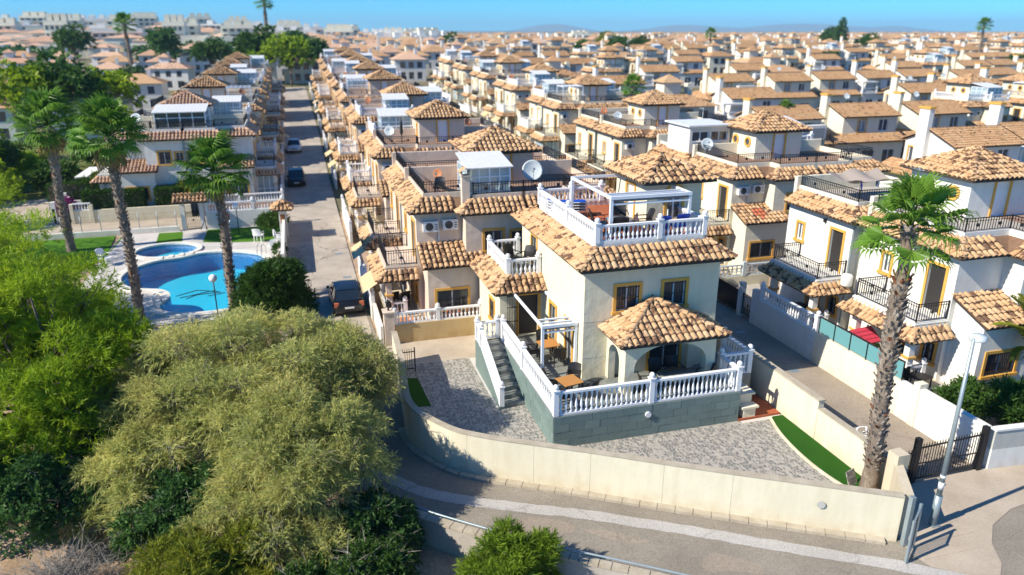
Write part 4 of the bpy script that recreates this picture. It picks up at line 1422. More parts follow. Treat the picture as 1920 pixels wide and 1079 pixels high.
for x, y in ((21.2, 31), (21.0, 26.2)):
    struct('drain_cover', MB().box(x, y, -.02, x + .5, y + .3, -.008), 'galv')
G = thing('lane_gate', 'black iron double gate with spear tips across the lane', 'gate', (20.5, 17.5, 0))
GO = (20.5, 17.5, 0)
def gate_leaf(x0, x1, y, h0, h1, root, org):
    m = MB()
    zt = lambda x: h0 + (h1 - h0) * (x - x0) / (x1 - x0)
    m.bar((x0, y, .12), (x1, y, .12), .05, .06); m.bar((x0, y, zt(x0) - .12), (x1, y, zt(x1) - .12), .04, .05); m.bar((x0, y, .7), (x1, y, .7), .03, .04)
    m.bar((x0, y, .05), (x0, y, h0 - .08), .06, .06); m.bar((x1, y, .05), (x1, y, h1 - .08), .06, .06)
    fr = part('gate_leaf', m, 'iron', root, org)
    n = int((x1 - x0) / .115)
    for k in range(1, n):
        x = x0 + (x1 - x0) * k / n
        b = MB(); b.bar((x, y, .1), (x, y, zt(x) - .03), .02, .02); b.add([(x - .03, y, zt(x) - .04), (x, y - .015, zt(x) - .04), (x + .03, y, zt(x) - .04), (x, y + .015, zt(x) - .04), (x, y, zt(x) + .07)], [(0, 1, 4), (1, 2, 4), (2, 3, 4), (3, 0, 4)])
        part('gate_bar', b, 'iron', fr, org)
    s = MB()
    for k in range(max(1, int((x1 - x0) / .6))):
        cx = x0 + .35 + k * .6
        for zz in (.45, .98):
            s.path([(cx + .09 * math.cos(a), y - .02, zz + .09 * math.sin(a)) for a in [i * .6 for i in range(9)]], .012, 4)
    part('scroll', s, 'iron', fr, org)
gate_leaf(18.6, 19.45, 17.45, 1.25, 1.35, G, GO)
gate_leaf(19.75, 22.4, 17.5, 1.45, 1.55, G, GO)
m = MB(); m.box(19.5, 17.4, 0, 19.68, 17.58, 1.75); m.box(22.42, 17.4, 0, 22.6, 17.58, 1.75); m.box(18.45, 17.36, 0, 18.56, 17.5, 1.5)
for k, (a, b) in enumerate(((19.5, 19.68), (22.42, 22.6), (18.45, 18.56))):
    mm = MB(); mm.box(a, 17.4, 0, b, 17.58, 1.75 - .3 * (k == 2)); part('gate_post', mm, 'iron', G, GO)
m = MB(); m.box(16.72, 14.72, 0, 16.86, 14.86, 1.75)
solo('gate_post', m, 'galv', 'dark steel gate post bolted to the end of the curved boundary wall', 'post')
og = thing('open_gate_leaf', 'dark steel gate leaf standing open beside the wall end', 'gate', (16.5, 14.2, 0))
m = MB(); m.bar((16.95, 14.6, .05), (16.95, 14.6, 1.6), .07, .07); m.bar((16.25, 14.1, .02), (16.25, 14.1, 1.5), .07, .07)
m.bar((16.95, 14.6, 1.5), (16.25, 14.1, 1.45), .05, .06); m.bar((16.95, 14.6, .15), (16.25, 14.1, .1), .05, .06); part('gate_frame', m, 'galv', og, (16.5, 14.2, 0))
for k in range(1, 7):
    t = k / 7; x, y = 16.95 - .7 * t, 14.6 - .5 * t
    mm = MB(); mm.bar((x, y, .12), (x, y, 1.47), .02, .02); part('gate_bar', mm, 'iron', og, (16.5, 14.2, 0))
# street lamp
lp = thing('street_lamp', 'tall grey tapered lamp post on the pavement outside the lane gate', 'street lamp', (18.45, 15.35, 0))
m = MB(); m.path([(0, 0, 0), (0, 0, 1.1)], .12, 8); m.path([(0, 0, 1.1), (0, 0, 6.5)], .085, 8, .05); part('pole', m, 'galv', lp)
m = MB(); m.path([(0, 0, 1.35), (0, 0, 1.6)], .09, 8); m.path([(0, 0, 1.75), (0, 0, 1.85)], .088, 8); part('paper_band', m, 'acwhite', lp)
m = MB(); m.lathe([(.02, 6.58), (.2, 6.55), (.26, 6.44), (.24, 6.39), (.05, 6.37)], 12, (.22, .05, 0)); m.path([(0, 0, 6.45), (.28, .05, 6.5)], .04, 6); part('lamp_head', m, 'dish', lp)
m = MB(); m.box(-.16, -.16, -.004, .16, .16, .03); part('base_plate', m, 'galv', lp)

rw = thing('lane_wall', 'tall white lane wall with a heavy pier in front of the green shrubs', 'wall', (22.75, 19.5, 0))
m = MB(); m.box(22.62, 17.62, -.1, 22.86, 20.6, 1.62); m.box(22.63, 20.92, -.1, 22.85, 21.6, 1.55); part('wall', m, 'white', rw, (22.75, 19.5, 0))
m = MB(); m.box(22.58, 20.602, -.1, 22.98, 20.918, 1.85); part('pier', m, 'creamwhite', rw, (22.75, 19.5, 0))
m = MB(); m.box(22.6, 17.6, 1.62, 22.88, 20.6, 1.66); part('coping', m, 'white', rw, (22.75, 19.5, 0))
rw2 = thing('garden_wall', 'white garden wall with rough upper render right of the lane gate', 'wall', (25, 17.2, 0))
m = MB(); m.prism([(22.87, 17.6), (22.87, 17.38), (28, 16.95), (28, 17.17)], -.1, .8); part('lower_wall', m, 'white', rw2, (25, 17.2, 0))
m = MB(); m.prism([(22.87, 17.6), (22.87, 17.38), (28, 16.95), (28, 17.17)], .8, 1.55); part('upper_wall', m, 'grey_stucco', rw2, (25, 17.2, 0))
m = MB(); m.prism([(22.84, 17.63), (22.84, 17.34), (28, 16.91), (28, 17.2)], 1.55, 1.62); part('coping', m, 'white', rw2, (25, 17.2, 0))
rw3 = thing('retaining_wall', 'pale beige lane wall carrying the teal glass fence', 'wall', (22.8, 24.3, 0))
m = MB(); m.box(22.66, 21.61, -.1, 22.88, 27.0, 1.5); part('wall', m, 'creamwhite', rw3, (22.8, 24.3, 0))
gf = thing('glass_fence', 'teal frosted glass fence with black posts on the beige lane wall', 'fence', (22.77, 24.3, 1.5))
m = MB(); m.bar((22.77, 21.7, 2.32), (22.77, 26.95, 2.32), .06, .05); part('handrail', m, 'iron', gf, (22.77, 24.3, 1.5))
for k in range(6):
    y = 21.72 + k * 1.04
    mm = MB(); mm.box(22.75, y - .02, 1.5, 22.79, y + .02, 2.3); part('post', mm, 'iron', gf, (22.77, 24.3, 1.5))
    if k < 5:
        mm = MB(); mm.box(22.765, y + .04, 1.56, 22.775, y + 1.0, 2.27); part('glass_panel', mm, 'teal_glass', gf, (22.77, 24.3, 1.5))
rw4 = thing('lane_wall', 'white lane wall topped by a balustrade, meter boxes at its near end', 'wall', (22.85, 29.7, 0))
m = MB(); m.box(22.7, 27.01, -.1, 22.95, 32.0, 1.5); part('wall', m, 'white', rw4, (22.85, 29.7, 0))
m = MB(); m.box(22.66, 27.1, .35, 22.698, 27.5, .85); m.box(22.66, 27.1, .92, 22.698, 27.5, 1.25); part('meter_box', m, 'acwhite', rw4, (22.85, 29.7, 0))
o = balustrade(rw4, [(22.82 - 22.85, 27.15 - 29.7), (22.82 - 22.85, 31.6 - 29.7)], 1.5, .72, .2)
for y, z in ((32.0, 1.9), (33.3, 1.9), (36.0, 1.9)):
    m = MB(); m.box(22.68, y, -.1, 22.98, y + .3, z); solo('gate_pier', m, 'white', {32.0: 'white pier between the lane balustrade and the small iron gate', 33.3: 'white pier between the two dark lane gates', 36.0: 'white pier at the far side of the dark lane gate'}[y], 'pier')
sg = thing('entrance_gate', 'small black iron gate between white piers on the lane', 'gate', (22.83, 32.8, 0))
iron_rail(sg, [(0, -.48), (0, .48)], .1, 1.2, .12, 'iron', 'gate_leaf')
bg_ = thing('carport_gate', 'solid black carport gate with spiked top on the lane', 'gate', (22.83, 34.8, 0))
m = MB(); m.box(-.03, -1.18, .1, .03, 1.18, 1.35); part('gate_panel', m, 'iron', bg_)
m = MB()
for k in range(18): m.bar((0, -1.12 + k * .13, 1.35), (0, -1.12 + k * .13, 1.5), .025, .025)
part('gate_spikes', m, 'iron', bg_)
lf = thing('concrete_screen_wall', 'low cream wall topped with grey pierced concrete screen blocks', 'wall', (24.5, 36.6, 0))
m = MB(); m.box(-1.5, -.1, -.1, 2.2, .1, 1.1); part('wall', m, 'wallcream', lf)
m = MB(); m.box(-1.5, -.07, 1.1, 2.2, .07, 1.18); m.box(-1.5, -.07, 1.72, 2.2, .07, 1.8); m.box(.3, -.12, 1.1, .55, .12, 1.95)
for k in range(12):
    x = -1.4 + k * .3
    m.path([(x + .12 * math.cos(a), 0, 1.45 + .12 * math.sin(a)) for a in [i * math.pi / 4 for i in range(9)]], .03, 4, smooth=False); m.box(x + .13, -.03, 1.18, x + .17, .03, 1.72)
part('screen_blocks', m, 'dish', lf, kind='stuff')
yc = struct('terrace_paving', MB().prism([(22.9, 21.6), (26.0, 21.6), (26.0, 36.5), (22.97, 36.5)], -.05, .5), 'concrete')
struct('side_yard', MB().prism([(22.9, 17.7), (33, 17.2), (33, 21.59), (22.9, 21.59)], -.05, .02), 'pave')

# street on the left, with gutter covers
sc = [(-1.75, 36), (-1.75, 60), (-1.9, 80), (-2.3, 120), (-2.7, 186)]
sd = [(2.75, 36), (2.7, 60), (2.65, 80), (2.8, 115), (2.5, 186)]
struct('street', band(sc, sd, 0, None, lambda x, y: tz(x, y) - .004), 'street')
for x, y in ((1.7, 51.5), (1.6, 57.8), (1.9, 46), (1.2, 66), (1.0, 86)):
    struct('drain_cover', MB().box(x, y, -.003, x + .5, y + .35, .008 + tz(x, y)), 'galv')

# ---------------------------------------------------------------- pool garden
PO = curve([(-2.92, 51.0), (-3.6, 53.0), (-5.57, 54.2), (-7.4, 54.3), (-8.7, 53.5), (-10.3, 53.0), (-11.5, 51.4), (-11.7, 49.4), (-10.75, 47.5), (-8.9, 46.6), (-8.25, 45.3), (-8.6, 43.8), (-8.2, 42.6), (-6.97, 42.0), (-5.3, 41.95), (-4.1, 42.6), (-3.9, 44.6), (-4.5, 46.4), (-4.1, 47.8), (-3.05, 49.2)], 5, True)
SP = [(-9.9 + 2.05 * math.cos(2 * math.pi * i / 36), 55.75 + 1.75 * math.sin(2 * math.pi * i / 36)) for i in range(36)]
def area(p): return sum(p[i][0] * p[(i + 1) % len(p)][1] - p[(i + 1) % len(p)][0] * p[i][1] for i in range(len(p))) / 2
if area(PO) < 0: PO = PO[::-1]
def ringband(pl, d0, d1, z0, z1, mb):
    a, b = offset(pl, d0, True), offset(pl, d1, True); n = len(pl)
    mb.add([(*p, z1) for p in a] + [(*p, z1) for p in b] + [(*p, z0) for p in a] + [(*p, z0) for p in b],
           [(i, (i + 1) % n, n + (i + 1) % n, n + i) for i in range(n)] + [(2 * n + i, 2 * n + (i + 1) % n, (i + 1) % n, i) for i in range(n)] + [(n + i, n + (i + 1) % n, 3 * n + (i + 1) % n, 3 * n + i) for i in range(n)])
    return mb
struct('pool_deck', sheet(POOLBOX, [PO[::-1], SP[::-1]], -.006), 'deckpool')
m = MB(); ringband(PO, 0, .48, -.1, .1, m); struct('pool_coping', m, 'white')
m = MB(); ringband(SP, 0, .36, -.1, .12, m); struct('paddling_pool_coping', m, 'white')
for pl, dz in ((PO, -1.25), (SP, -.6)):
    n = len(pl)
    b = sheet(pl, [], dz)
    struct('pool_floor', b, 'poolfloor')
    w = MB(); w.add([(*p, dz) for p in pl] + [(*p, -.005) for p in pl], [(i, (i + 1) % n, n + (i + 1) % n, n + i) for i in range(n)])
    struct('pool_side', w, 'poolwall')
    struct('pool_water', sheet(pl, [], -.07), 'water')
m = MB()
for a, b in (((-8.6, 49.0), (-7.4, 49.9)), ((-7.4, 49.9), (-5.9, 49.1)), ((-5.9, 49.1), (-7.6, 48.9)), ((-8.3, 48.6), (-6.2, 49.6)), ((-7.9, 48.3), (-7.0, 49.3)), ((-6.6, 48.5), (-5.6, 48.9))):
    m.bar((*a, -1.235), (*b, -1.235), .09, .02)
solo('mosaic_figure', m, 'carglass', 'dark line figure in mosaic on the floor of the large pool', 'mosaic')
for k, (x, y) in enumerate(((-10.0, 53.6), (-9.35, 53.85), (-8.7, 54.1), (-8.1, 54.4))):
    m = MB(); m.box(x - .17, y - .3, -.3, x + .17, y + .3, .16)
    solo('stepping_block', m, 'white', f'white block dividing the two pools, {["leftmost", "second from the left", "third from the left", "rightmost"][k]} of four', 'block', group='white blocks between the two pools')
def ladder(x, y, rz, lab):
    t = thing('pool_ladder', lab, 'pool ladder', (x, y, 0), rz)
    for s in (-.22, .22):
        m = MB(); m.path([(s, .3, 0), (s, .3, .7), (s, .15, .85), (s, -.05, .75), (s, -.12, .3), (s, -.12, -.8)], .025, 6); part('rail', m, 'chrome', t)
    m = MB()
    for z in (-.2, -.5): m.box(-.22, -.16, z, .22, -.08, z + .03)
    part('rung', m, 'chrome', t)
ladder(-3.35, 52.7, -50, 'steel pool ladder at the far right curve of the large pool')
ladder(-8.5, 43.4, 110, 'steel pool ladder at the near left end of the large pool')
sh = MB(); sh.path([(-5.4, 54.9, 0), (-5.4, 54.9, 2.1), (-5.25, 54.8, 2.2)], .03, 6); solo('pool_shower', sh, 'chrome', 'thin steel shower pole at the far edge of the pool', 'shower')
struct('lawn', sheet(curve([(-13.85, 61.3), (-13.85, 54.9)], 2) + [(-13.8, 54.5), (-13.7, 61.3)], [], .0), 'lawn')
struct('lawn', sheet([(-26, 61.4), (-14.35, 61.4), (-13.75, 55.2), (-14.6, 53.0), (-18, 50), (-26, 50)], [], .0), 'lawn')
struct('lawn', sheet([(-11.23, 61.3), (-9.5, 61.3), (-9.15, 57.95), (-11.0, 58.2)], [], .0), 'lawn')
struct('lawn', sheet([(-7.7, 61.4), (-7.65, 57.6), (-5.5, 56.9), (-3.1, 56.6), (-1.75, 57.2), (-1.7, 61.4)], [], .0), 'lawn')
m = MB(); m.box(-26, 61.5, -.1, -9.75, 61.75, .4); solo('plinth_wall', m, 'white', 'low white kerb wall under the wire fence behind the pool lawn', 'wall')
fe = thing('wire_fence', 'thin wire mesh fence on the low white wall behind the pool lawn', 'fence', (-14, 61.62, .4))
for k in range(7):
    mm = MB(); mm.path([(-4 + k * 1.35, 0, 0), (-4 + k * 1.35, 0, 1.25)], .03, 5); part('post', mm, 'galv', fe)
mm = MB()
for z in (.15, .6, 1.15): mm.path([(-10, 0, z), (4.2, 0, z)], .008, 3)
part('wire', mm, 'galv', fe)
struct('back_path', sheet([(-45, 62), (-9.3, 62), (-1.75, 62.2), (-1.75, 66.4), (-45, 66.4)], [], -.012), 'pave')
w = thing('garden_wall', 'beige garden wall with tall clipped hedge behind it, left of the pool gate', 'wall', (-14, 66.55, 0))
m = MB(); m.box(-4.3, -.12, -.1, 4.6, .12, 1.05); m.box(-4.55, -.2, -.1, -4.3, .2, 1.6); m.box(-3.1, -.18, -.1, -2.85, .18, 1.5); part('wall', m, 'wallcream', w)
balustrade(w, [(-4.3, 0), (-3.0, 0)], 1.06, .6, .2, 'joined', False)
# gateway with its own little roof
pg = thing('gateway', 'white pool gateway under a small tiled roof with an iron gate', 'gateway', (-8.7, 61.95, 0))
for x in (-.85, .55):
    m = MB(); m.box(x, -.25, -.05, x + .32, .25, 2.15); part('pillar', m, 'white', pg)
m = MB(); m.box(-.95, -.28, 2.15, .97, .28, 2.35); part('lintel', m, 'white', pg)
r2 = Roofs(pg, 'joined'); r2.plane((-1.3, -.75, 2.3), (1.3, -.75, 2.3), (-1.2, 0, 2.72), (1.2, 0, 2.72)); r2.plane((1.3, .75, 2.3), (-1.3, .75, 2.3), (1.2, 0, 2.72), (-1.2, 0, 2.72)); r2.cap((-1.25, 0, 2.72), (1.25, 0, 2.72)); r2.done()
iron_rail(pg, [(-.52, -.05), (.54, -.05)], .1, 1.3, .12, 'iron', 'gate_leaf')
for k in range(2):
    m = MB(); m.path([(.95 + k * .0, -.6 - k * 3, .0), (.95, -.6 - k * 3, .95)], .03, 5) if k == 0 else m.path([(.95, -.5, .9), (.95, -3.6, .8)], .03, 5); part('handrail', m, 'iron', pg)
w = thing('pool_wall', 'white pool garden wall topped by balusters, lifebuoy hung on it', 'wall', (-4.7, 61.8, 0))
m = MB(); m.box(-3.0, -.12, -.05, 3.0, .12, 1.35); part('wall', m, 'white', w)
balustrade(w, [(-2.9, 0), (.6, 0), (2.9, 0)], 1.35, .72, .22)
m = MB(); m.path([(.3 * math.cos(a), 0, .3 * math.sin(a)) for a in [i * .4488 for i in range(15)]], .07, 6)
solo('lifebuoy', m, 'tile_red', 'red and white lifebuoy hanging on the white pool wall', 'lifebuoy', (-6.3, 61.6, .95))
w = thing('front_garden_wall', 'brick-coloured front garden wall with long white balustrade behind the pool wall', 'wall', (-5.5, 67.3, 0))
m = MB(); m.box(-3.4, -.12, -.05, 3.7, .12, .75); part('wall', m, 'pink', w)
balustrade(w, [(-3.3, 0), (0, 0), (3.6, 0)], .75, .8, .22, 'joined')
tp = thing('tiled_pillar', 'white wall pillar with a small tiled hip roof beside the street', 'pillar', (-1.72, 57.3, 0))
m = MB(); m.box(-.3, -.4, -.05, .25, .5, 2.3); part('pillar', m, 'white', tp)
m = MB(); m.box(-.2, -.415, 1.2, .15, -.402, 1.9); part('notice_board', m, 'wooddoor', tp)
r2 = Roofs(tp, 'joined'); r2.hip(-.75, .7, -.85, .95, 2.3, 2.85); r2.done()
w = thing('pool_side_wall', 'white side wall of the pool garden along the street', 'wall', (-1.7, 52, 0))
m = MB(); m.box(-.12, -4.5, -.05, .1, 4.88, 1.5); m.box(-.12, 5.82, -.05, .1, 9.6, 1.6); part('wall', m, 'white', w)

# front garden fences along the street and the lane
def street_fence(x, y0, y1, side, label, mode, z, gr, step=3.2, h=.85):
    w = thing('street_fence', label, 'fence', (x, y0, z), 0, gr)
    L = y1 - y0
    m = MB(); m.box(-.1, 0, -.1, .1, L, h); part('wall', m, 'white', w)
    n = max(1, int(L / step))
    balustrade(w, [(0, L * k / n) for k in range(n + 1)], h, .75, .22, mode)
    return w
# ---------------------------------------------------------------- plants
def unit(v):
    return v / (np.linalg.norm(v, axis=1, keepdims=True) + 1e-9)
def cloud(clumps, n, rng, hollow=0.45, low=-0.55):
    """points and outward directions scattered through the clumps (x,y,z,rx,ry,rz)"""
    C = np.array(clumps, float)
    w = C[:, 3] * C[:, 4] + C[:, 5] * C[:, 3]
    idx = rng.choice(len(C), n, p=w / w.sum())
    d = unit(rng.normal(size=(n, 3)))
    d[:, 2] = np.where(d[:, 2] < low, -d[:, 2], d[:, 2])
    r = hollow + (1 - hollow) * rng.random(n) ** 0.6
    r *= 1 + 0.10 * rng.normal(size=n)
    P = C[idx, :3] + d * C[idx, 3:] * r[:, None]
    return P, d
def leaves(P, A, ln, wd, rng, bend=0.0, name='crown', mat='midleaf', parent=None, fold=False):
    """a narrow leaf quad at each P along A"""
    n = len(P)
    A = unit(A)
    s = unit(np.cross(A, unit(rng.normal(size=(n, 3)))))
    ln = (ln * (0.65 + 0.7 * rng.random(n)))[:, None]
    wd = (wd * (0.7 + 0.6 * rng.random(n)))[:, None]
    a = P; b = P + A * ln * .5 + s * wd * .5; c = P + A * ln + np.array([0, 0, -1]) * bend * ln; d = P + A * ln * .5 - s * wd * .5
    V = np.stack([a, b, c, d], 1).reshape(-1, 3)
    Q = np.arange(4 * n).reshape(-1, 4)
    return big_mesh(name, V, Q, mat)
def sprays(clumps, n, k, rng, ln, wd, droop=.5, spread=.5, up=.3, twig=.35, hollow=.45, low=-.55):
    """each spray carries k leaves fanned around a drooping twig"""
    P, d = cloud(clumps, n, rng, hollow, low)
    ax = unit(d + np.array([0, 0, up]) + rng.normal(size=(n, 3)) * .45)
    t = np.repeat(rng.random(n)[:, None] * 0 + 1, k, 1) * ((np.arange(k) + .5) / k)[None]
    PP = P[:, None, :] + ax[:, None, :] * (t * twig)[..., None] + np.array([0, 0, -1]) * (droop * twig * t ** 2)[..., None]
    AA = ax[:, None, :] + rng.normal(size=(n, k, 3)) * spread + np.array([0, 0, -droop]) * t[..., None]
    return PP.reshape(-1, 3), AA.reshape(-1, 3)
def limbs(base, clumps, r, rng, mat='bark', extra=0):
    m = MB(); base = Vector(base)
    fork = None
    tgt = [Vector(c[:3]) for c in clumps]
    cen = sum(tgt, Vector()) / len(tgt)
    fork = base + (cen - base) * .3
    fork.z = base.z + (cen.z - base.z) * .45
    m.path([base, base + (fork - base) * .5 + Vector((.06, .04, 0)), fork], r, 7, r * .7)
    for t in tgt:
        mid = fork + (t - fork) * .5 + Vector((random.uniform(-.2, .2), random.uniform(-.2, .2), .25))
        m.path([fork, mid, t], r * .55, 5, r * .15)
        for _ in range(3 + extra):
            e = t + Vector((random.uniform(-1, 1), random.uniform(-1, 1), random.uniform(-.2, .9))) * .9
            m.path([mid + (t - mid) * random.random(), (mid + e) / 2 + Vector((0, 0, .15)), e], r * .16, 4, r * .05)
    return m
def tree(name, label, cat, base, clumps, kind, n, group=None, tr=.14, seed=1, mat=None):
    rng = np.random.default_rng(seed)
    o = thing(name, label, cat, base, 0, group)
    C = [(c[0] - base[0], c[1] - base[1], c[2] - base[2], *c[3:]) for c in clumps]
    part('trunk', limbs((0, 0, -.1), C, tr, rng), 'bark', o)
    if kind == 'feather':
        P, A = sprays(C, n // 12, 12, rng, .2, .03, .35, .45, .6, .55, .4, -.3)
        me = leaves(P, A, .21, .026, rng, .25, 'crown', mat or 'tamarisk')
    elif kind == 'pine':
        P, A = sprays(C, n // 12, 12, rng, .2, .03, .1, .6, .55, .28)
        me = leaves(P, A, .24, .032, rng, .05, 'crown', mat or 'pine')
    elif kind == 'broad':
        P, A = sprays(C, n // 6, 6, rng, .2, .03, .3, .7, .3, .3)
        me = leaves(P, A, .20, .10, rng, .1, 'crown', mat or 'darkleaf')
    elif kind == 'fine':
        P, A = sprays(C, n // 8, 8, rng, .2, .03, .3, .7, .4, .3)
        me = leaves(P, A, .14, .055, rng, .1, 'crown', mat or 'darkleaf')
    elif kind == 'spear':
        P, A = sprays(C, n // 8, 8, rng, .2, .03, .1, .5, .8, .3)
        me = leaves(P, A, .24, .05, rng, .1, 'crown', mat or 'hedgeleaf')
    elif kind == 'twig':
        P, A = sprays(C, n // 6, 6, rng, .2, .03, .2, .5, .3, .5)
        me = leaves(P, A, .5, .012, rng, .1, 'crown', mat or 'drytwig')
    elif kind == 'coarse':
        P, A = sprays(C, n // 5, 5, rng, .2, .03, .3, .7, .3, .4)
        me = leaves(P, A, .45, .24, rng, .1, 'crown', mat or 'midleaf')
    link('crown', me, o)
    if kind in ('feather', 'fine'):
        P, d = cloud(C, n // 40, rng, .2, -.6)
        link('twigs', leaves(P - d * .5, d + rng.normal(size=d.shape) * .5 + np.array([0, 0, .5]), .95, .016, rng, .15, 'twigs', 'drytwig'), o)['kind'] = 'stuff'
    return o
def plumes(c, r, k, seed, s0=.225):
    """tufts spread evenly over the shell of a crown, with dark gaps between them"""
    rng = np.random.default_rng(seed)
    out = []; P = []
    for i in range(k):
        best = None
        for _ in range(9):
            d = rng.normal(size=3); d /= np.linalg.norm(d)
            if d[2] < -.3: d[2] = -d[2]
            q = rng.uniform(.6, 1.0) if i % 5 else rng.uniform(.1, .45)
            p = d * q
            m = min([np.linalg.norm(p - o) for o in P] or [9])
            if best is None or m > best[0]: best = (m, p)
        p = best[1]; P.append(p)
        s = s0 * rng.uniform(.65, 1.3)
        out.append((c[0] + p[0] * r[0], c[1] + p[1] * r[1], c[2] + p[2] * r[2], r[0] * s, r[1] * s, r[2] * s * 1.05))
    return out
def blob(c, r, k, seed, flat=.75, cs=.5):
    """split a crown (centre c, radii r) into k uneven clumps"""
    rng = np.random.default_rng(seed)
    out = []
    for i in range(k):
        d = rng.normal(size=3); d /= np.linalg.norm(d)
        if d[2] < -.3: d[2] = -d[2]
        q = rng.uniform(.35, .72)
        s = cs * rng.uniform(.65, 1.2)
        out.append((c[0] + d[0] * r[0] * q, c[1] + d[1] * r[1] * q, c[2] + d[2] * r[2] * q, r[0] * s, r[1] * s, r[2] * s * flat))
    return out

# the big feathery tamarisk between the pool and the curved wall: three stems grown together
tree('tamarisk_tree', 'large feathery olive-green tamarisk filling the middle of the thicket below the pool', 'tree', (-2.6, 25.6, -.3),
     plumes((-2.7, 25.9, 2.5), (3.7, 3.3, 2.6), 40, 3) + plumes((-3.6, 23.8, 1.9), (2.4, 1.9, 2.0), 14, 4), 'feather', 120000, None, .16, 21)
tree('tamarisk_tree', 'greyish feathery tamarisk leaning over the road towards the curved wall', 'tree', (.4, 25.6, -.3),
     plumes((.45, 25.6, 2.2), (2.1, 2.8, 2.1), 34, 5) + plumes((1.5, 25.6, 2.2), (1.1, 1.8, 1.3), 12, 6), 'feather', 74000, None, .13, 22)
tree('tamarisk_tree', 'yellow-green feathery tamarisk low in the foreground, left of the road bend', 'tree', (-.9, 21.3, -.5),
     plumes((-.7, 21.6, 1.9), (2.3, 2.3, 2.0), 36, 8) + plumes((-2.3, 20.0, 1.0), (1.7, 1.3, 1.2), 14, 7) + plumes((-1.2, 18.7, .6), (1.5, 1.1, 1.0), 12, 6), 'feather', 104000, None, .12, 23)
tree('tamarisk_tree', 'small feathery tamarisk at the left edge of the thicket under the bright pine', 'tree', (-5.7, 25.0, -.3),
     plumes((-5.7, 25.2, 2.0), (1.7, 2.0, 1.9), 24, 9), 'feather', 44000, None, .1, 24)
def lumps(cs, k, seed, s0=.3):
    out = []
    for i, c in enumerate(cs): out += plumes(c[:3], c[3:], k, seed + i, s0)
    return out
tree('pine_tree', 'bright yellow-green pine crowding the left edge beside the pool', 'tree', (-9.6, 27.5, -.3),
     lumps([(-9.8, 27.8, 3.8, 3.2, 3.4, 3.4), (-7.6, 26.6, 3.1, 2.0, 2.0, 2.2), (-9.6, 30.2, 3.3, 2.0, 2.2, 2.0), (-9.2, 24.6, 2.4, 2.4, 1.8, 2.2), (-12.0, 30.0, 4.2, 2.4, 2.4, 2.2)], 22, 31), 'pine', 130000, None, .2, 31)
tree('pine_tree', 'dark green pine in shade between the bright pine and the pool deck', 'tree', (-10.6, 34.2, -.3),
     plumes((-10.6, 34.0, 2.0), (2.2, 2.4, 2.3), 24, 33, .32), 'pine', 34000, None, .16, 33)
tree('pine_tree', 'bright pine top at the left frame edge in front of the leftmost palm', 'tree', (-15.6, 40.5, -.3),
     plumes((-15.6, 40.5, 2.9), (3.8, 4.2, 3.0), 32, 35, .3), 'pine', 46000, None, .2, 35)
tree('pine_tree', 'rounded green pine at the left frame edge beyond the palms', 'tree', (-22.5, 52, -.3),
     plumes((-23.0, 54.5, 2.6), (4.4, 5.5, 3.0), 30, 37, .3), 'pine', 30000, None, .2, 37)
tree('pine_tree', 'small bright green pine on the bare bank below the road', 'tree', (4.75, 16.4, -1.2),
     plumes((4.75, 16.5, .1), (1.1, 1.05, 1.2), 24, 39, .3), 'pine', 30000, None, .07, 39, 'pine_dark')
def shrub(name, label, x, y, z, rx, ry, rz, kind, n, seed, mat=None, k=22):
    return tree(name, label, 'shrub', (x, y, -.35), plumes((x, y, z), (rx, ry, rz), k, seed, .3), kind, n, None, .06, seed, mat)
shrub('dark_shrub', 'dark glossy shrub in the foreground beside the road bend', 1.15, 19.3, .1, 1.15, 1.2, 1.2, 'fine', 34000, 41)
shrub('dark_shrub', 'dark green shrub low in the foreground centre left of the small pine', .1, 17.2, .1, 1.7, 1.2, 1.2, 'fine', 34000, 43, 'midleaf')
shrub('olive_shrub', 'dark tangled shrub with bare stems left of the yellow tamarisk', -4.5, 21.6, .5, 1.7, 1.6, 1.3, 'fine', 36000, 45)
shrub('lime_shrub', 'yellow-green bush in the bottom left foreground', -3.6, 18.4, .4, 1.9, 1.3, 1.2, 'pine', 26000, 47, 'limeleaf')
shrub('dark_shrub', 'shaded blue-green shrub at the left frame edge above the dry shrub', -9.3, 23.0, .9, 2.0, 1.7, 1.7, 'fine', 36000, 51)
shrub('dark_shrub', 'dark leafy shrub under the bright pine at the left edge', -7.3, 25.0, 1.0, 1.7, 1.7, 1.7, 'fine', 32000, 53, 'midleaf')
tree('tamarisk_tree', 'low feathery tamarisk at the far left of the thicket, above the sandy patch', 'tree', (-6.2, 22.9, -.35), plumes((-6.2, 23.0, .8), (1.5, 1.6, 1.5), 20, 54), 'feather', 30000, None, .07, 54)
def dry_shrub(label, x, y, n, seed, r_):
    o = thing('dry_shrub', label, 'shrub', (x, y, -.4)); rd = random.Random(seed); m = MB()
    for i in range(n):
        a = rd.uniform(0, 2 * math.pi); sp = rd.uniform(.3, 1.0) * r_; h = rd.uniform(.5, 1.5)
        p = Vector((rd.uniform(-.5, .5), rd.uniform(-.5, .5), 0)); q = p + Vector((math.cos(a) * sp * .5, math.sin(a) * sp * .5, h)); e = p + Vector((math.cos(a) * sp * 1.3, math.sin(a) * sp * 1.3, h * rd.uniform(.5, 1.2)))
        c = [tuple(p * (1 - t) ** 2 + q * 2 * t * (1 - t) + e * t * t) for t in (0, .25, .5, .75, 1)]
        m.path(c, .012, 3, .004, caps=False)
        for _ in range(5):
            t = rd.uniform(.35, 1); b = Vector(c[min(4, int(t * 4))]); d = Vector((rd.uniform(-1, 1), rd.uniform(-1, 1), rd.uniform(-.3, .9))) * .35
            m.path([tuple(b), tuple(b + d * .6 + Vector((0, 0, .05))), tuple(b + d)], .006, 3, .003, caps=False)
    part('branches', m, 'drytwig', o)
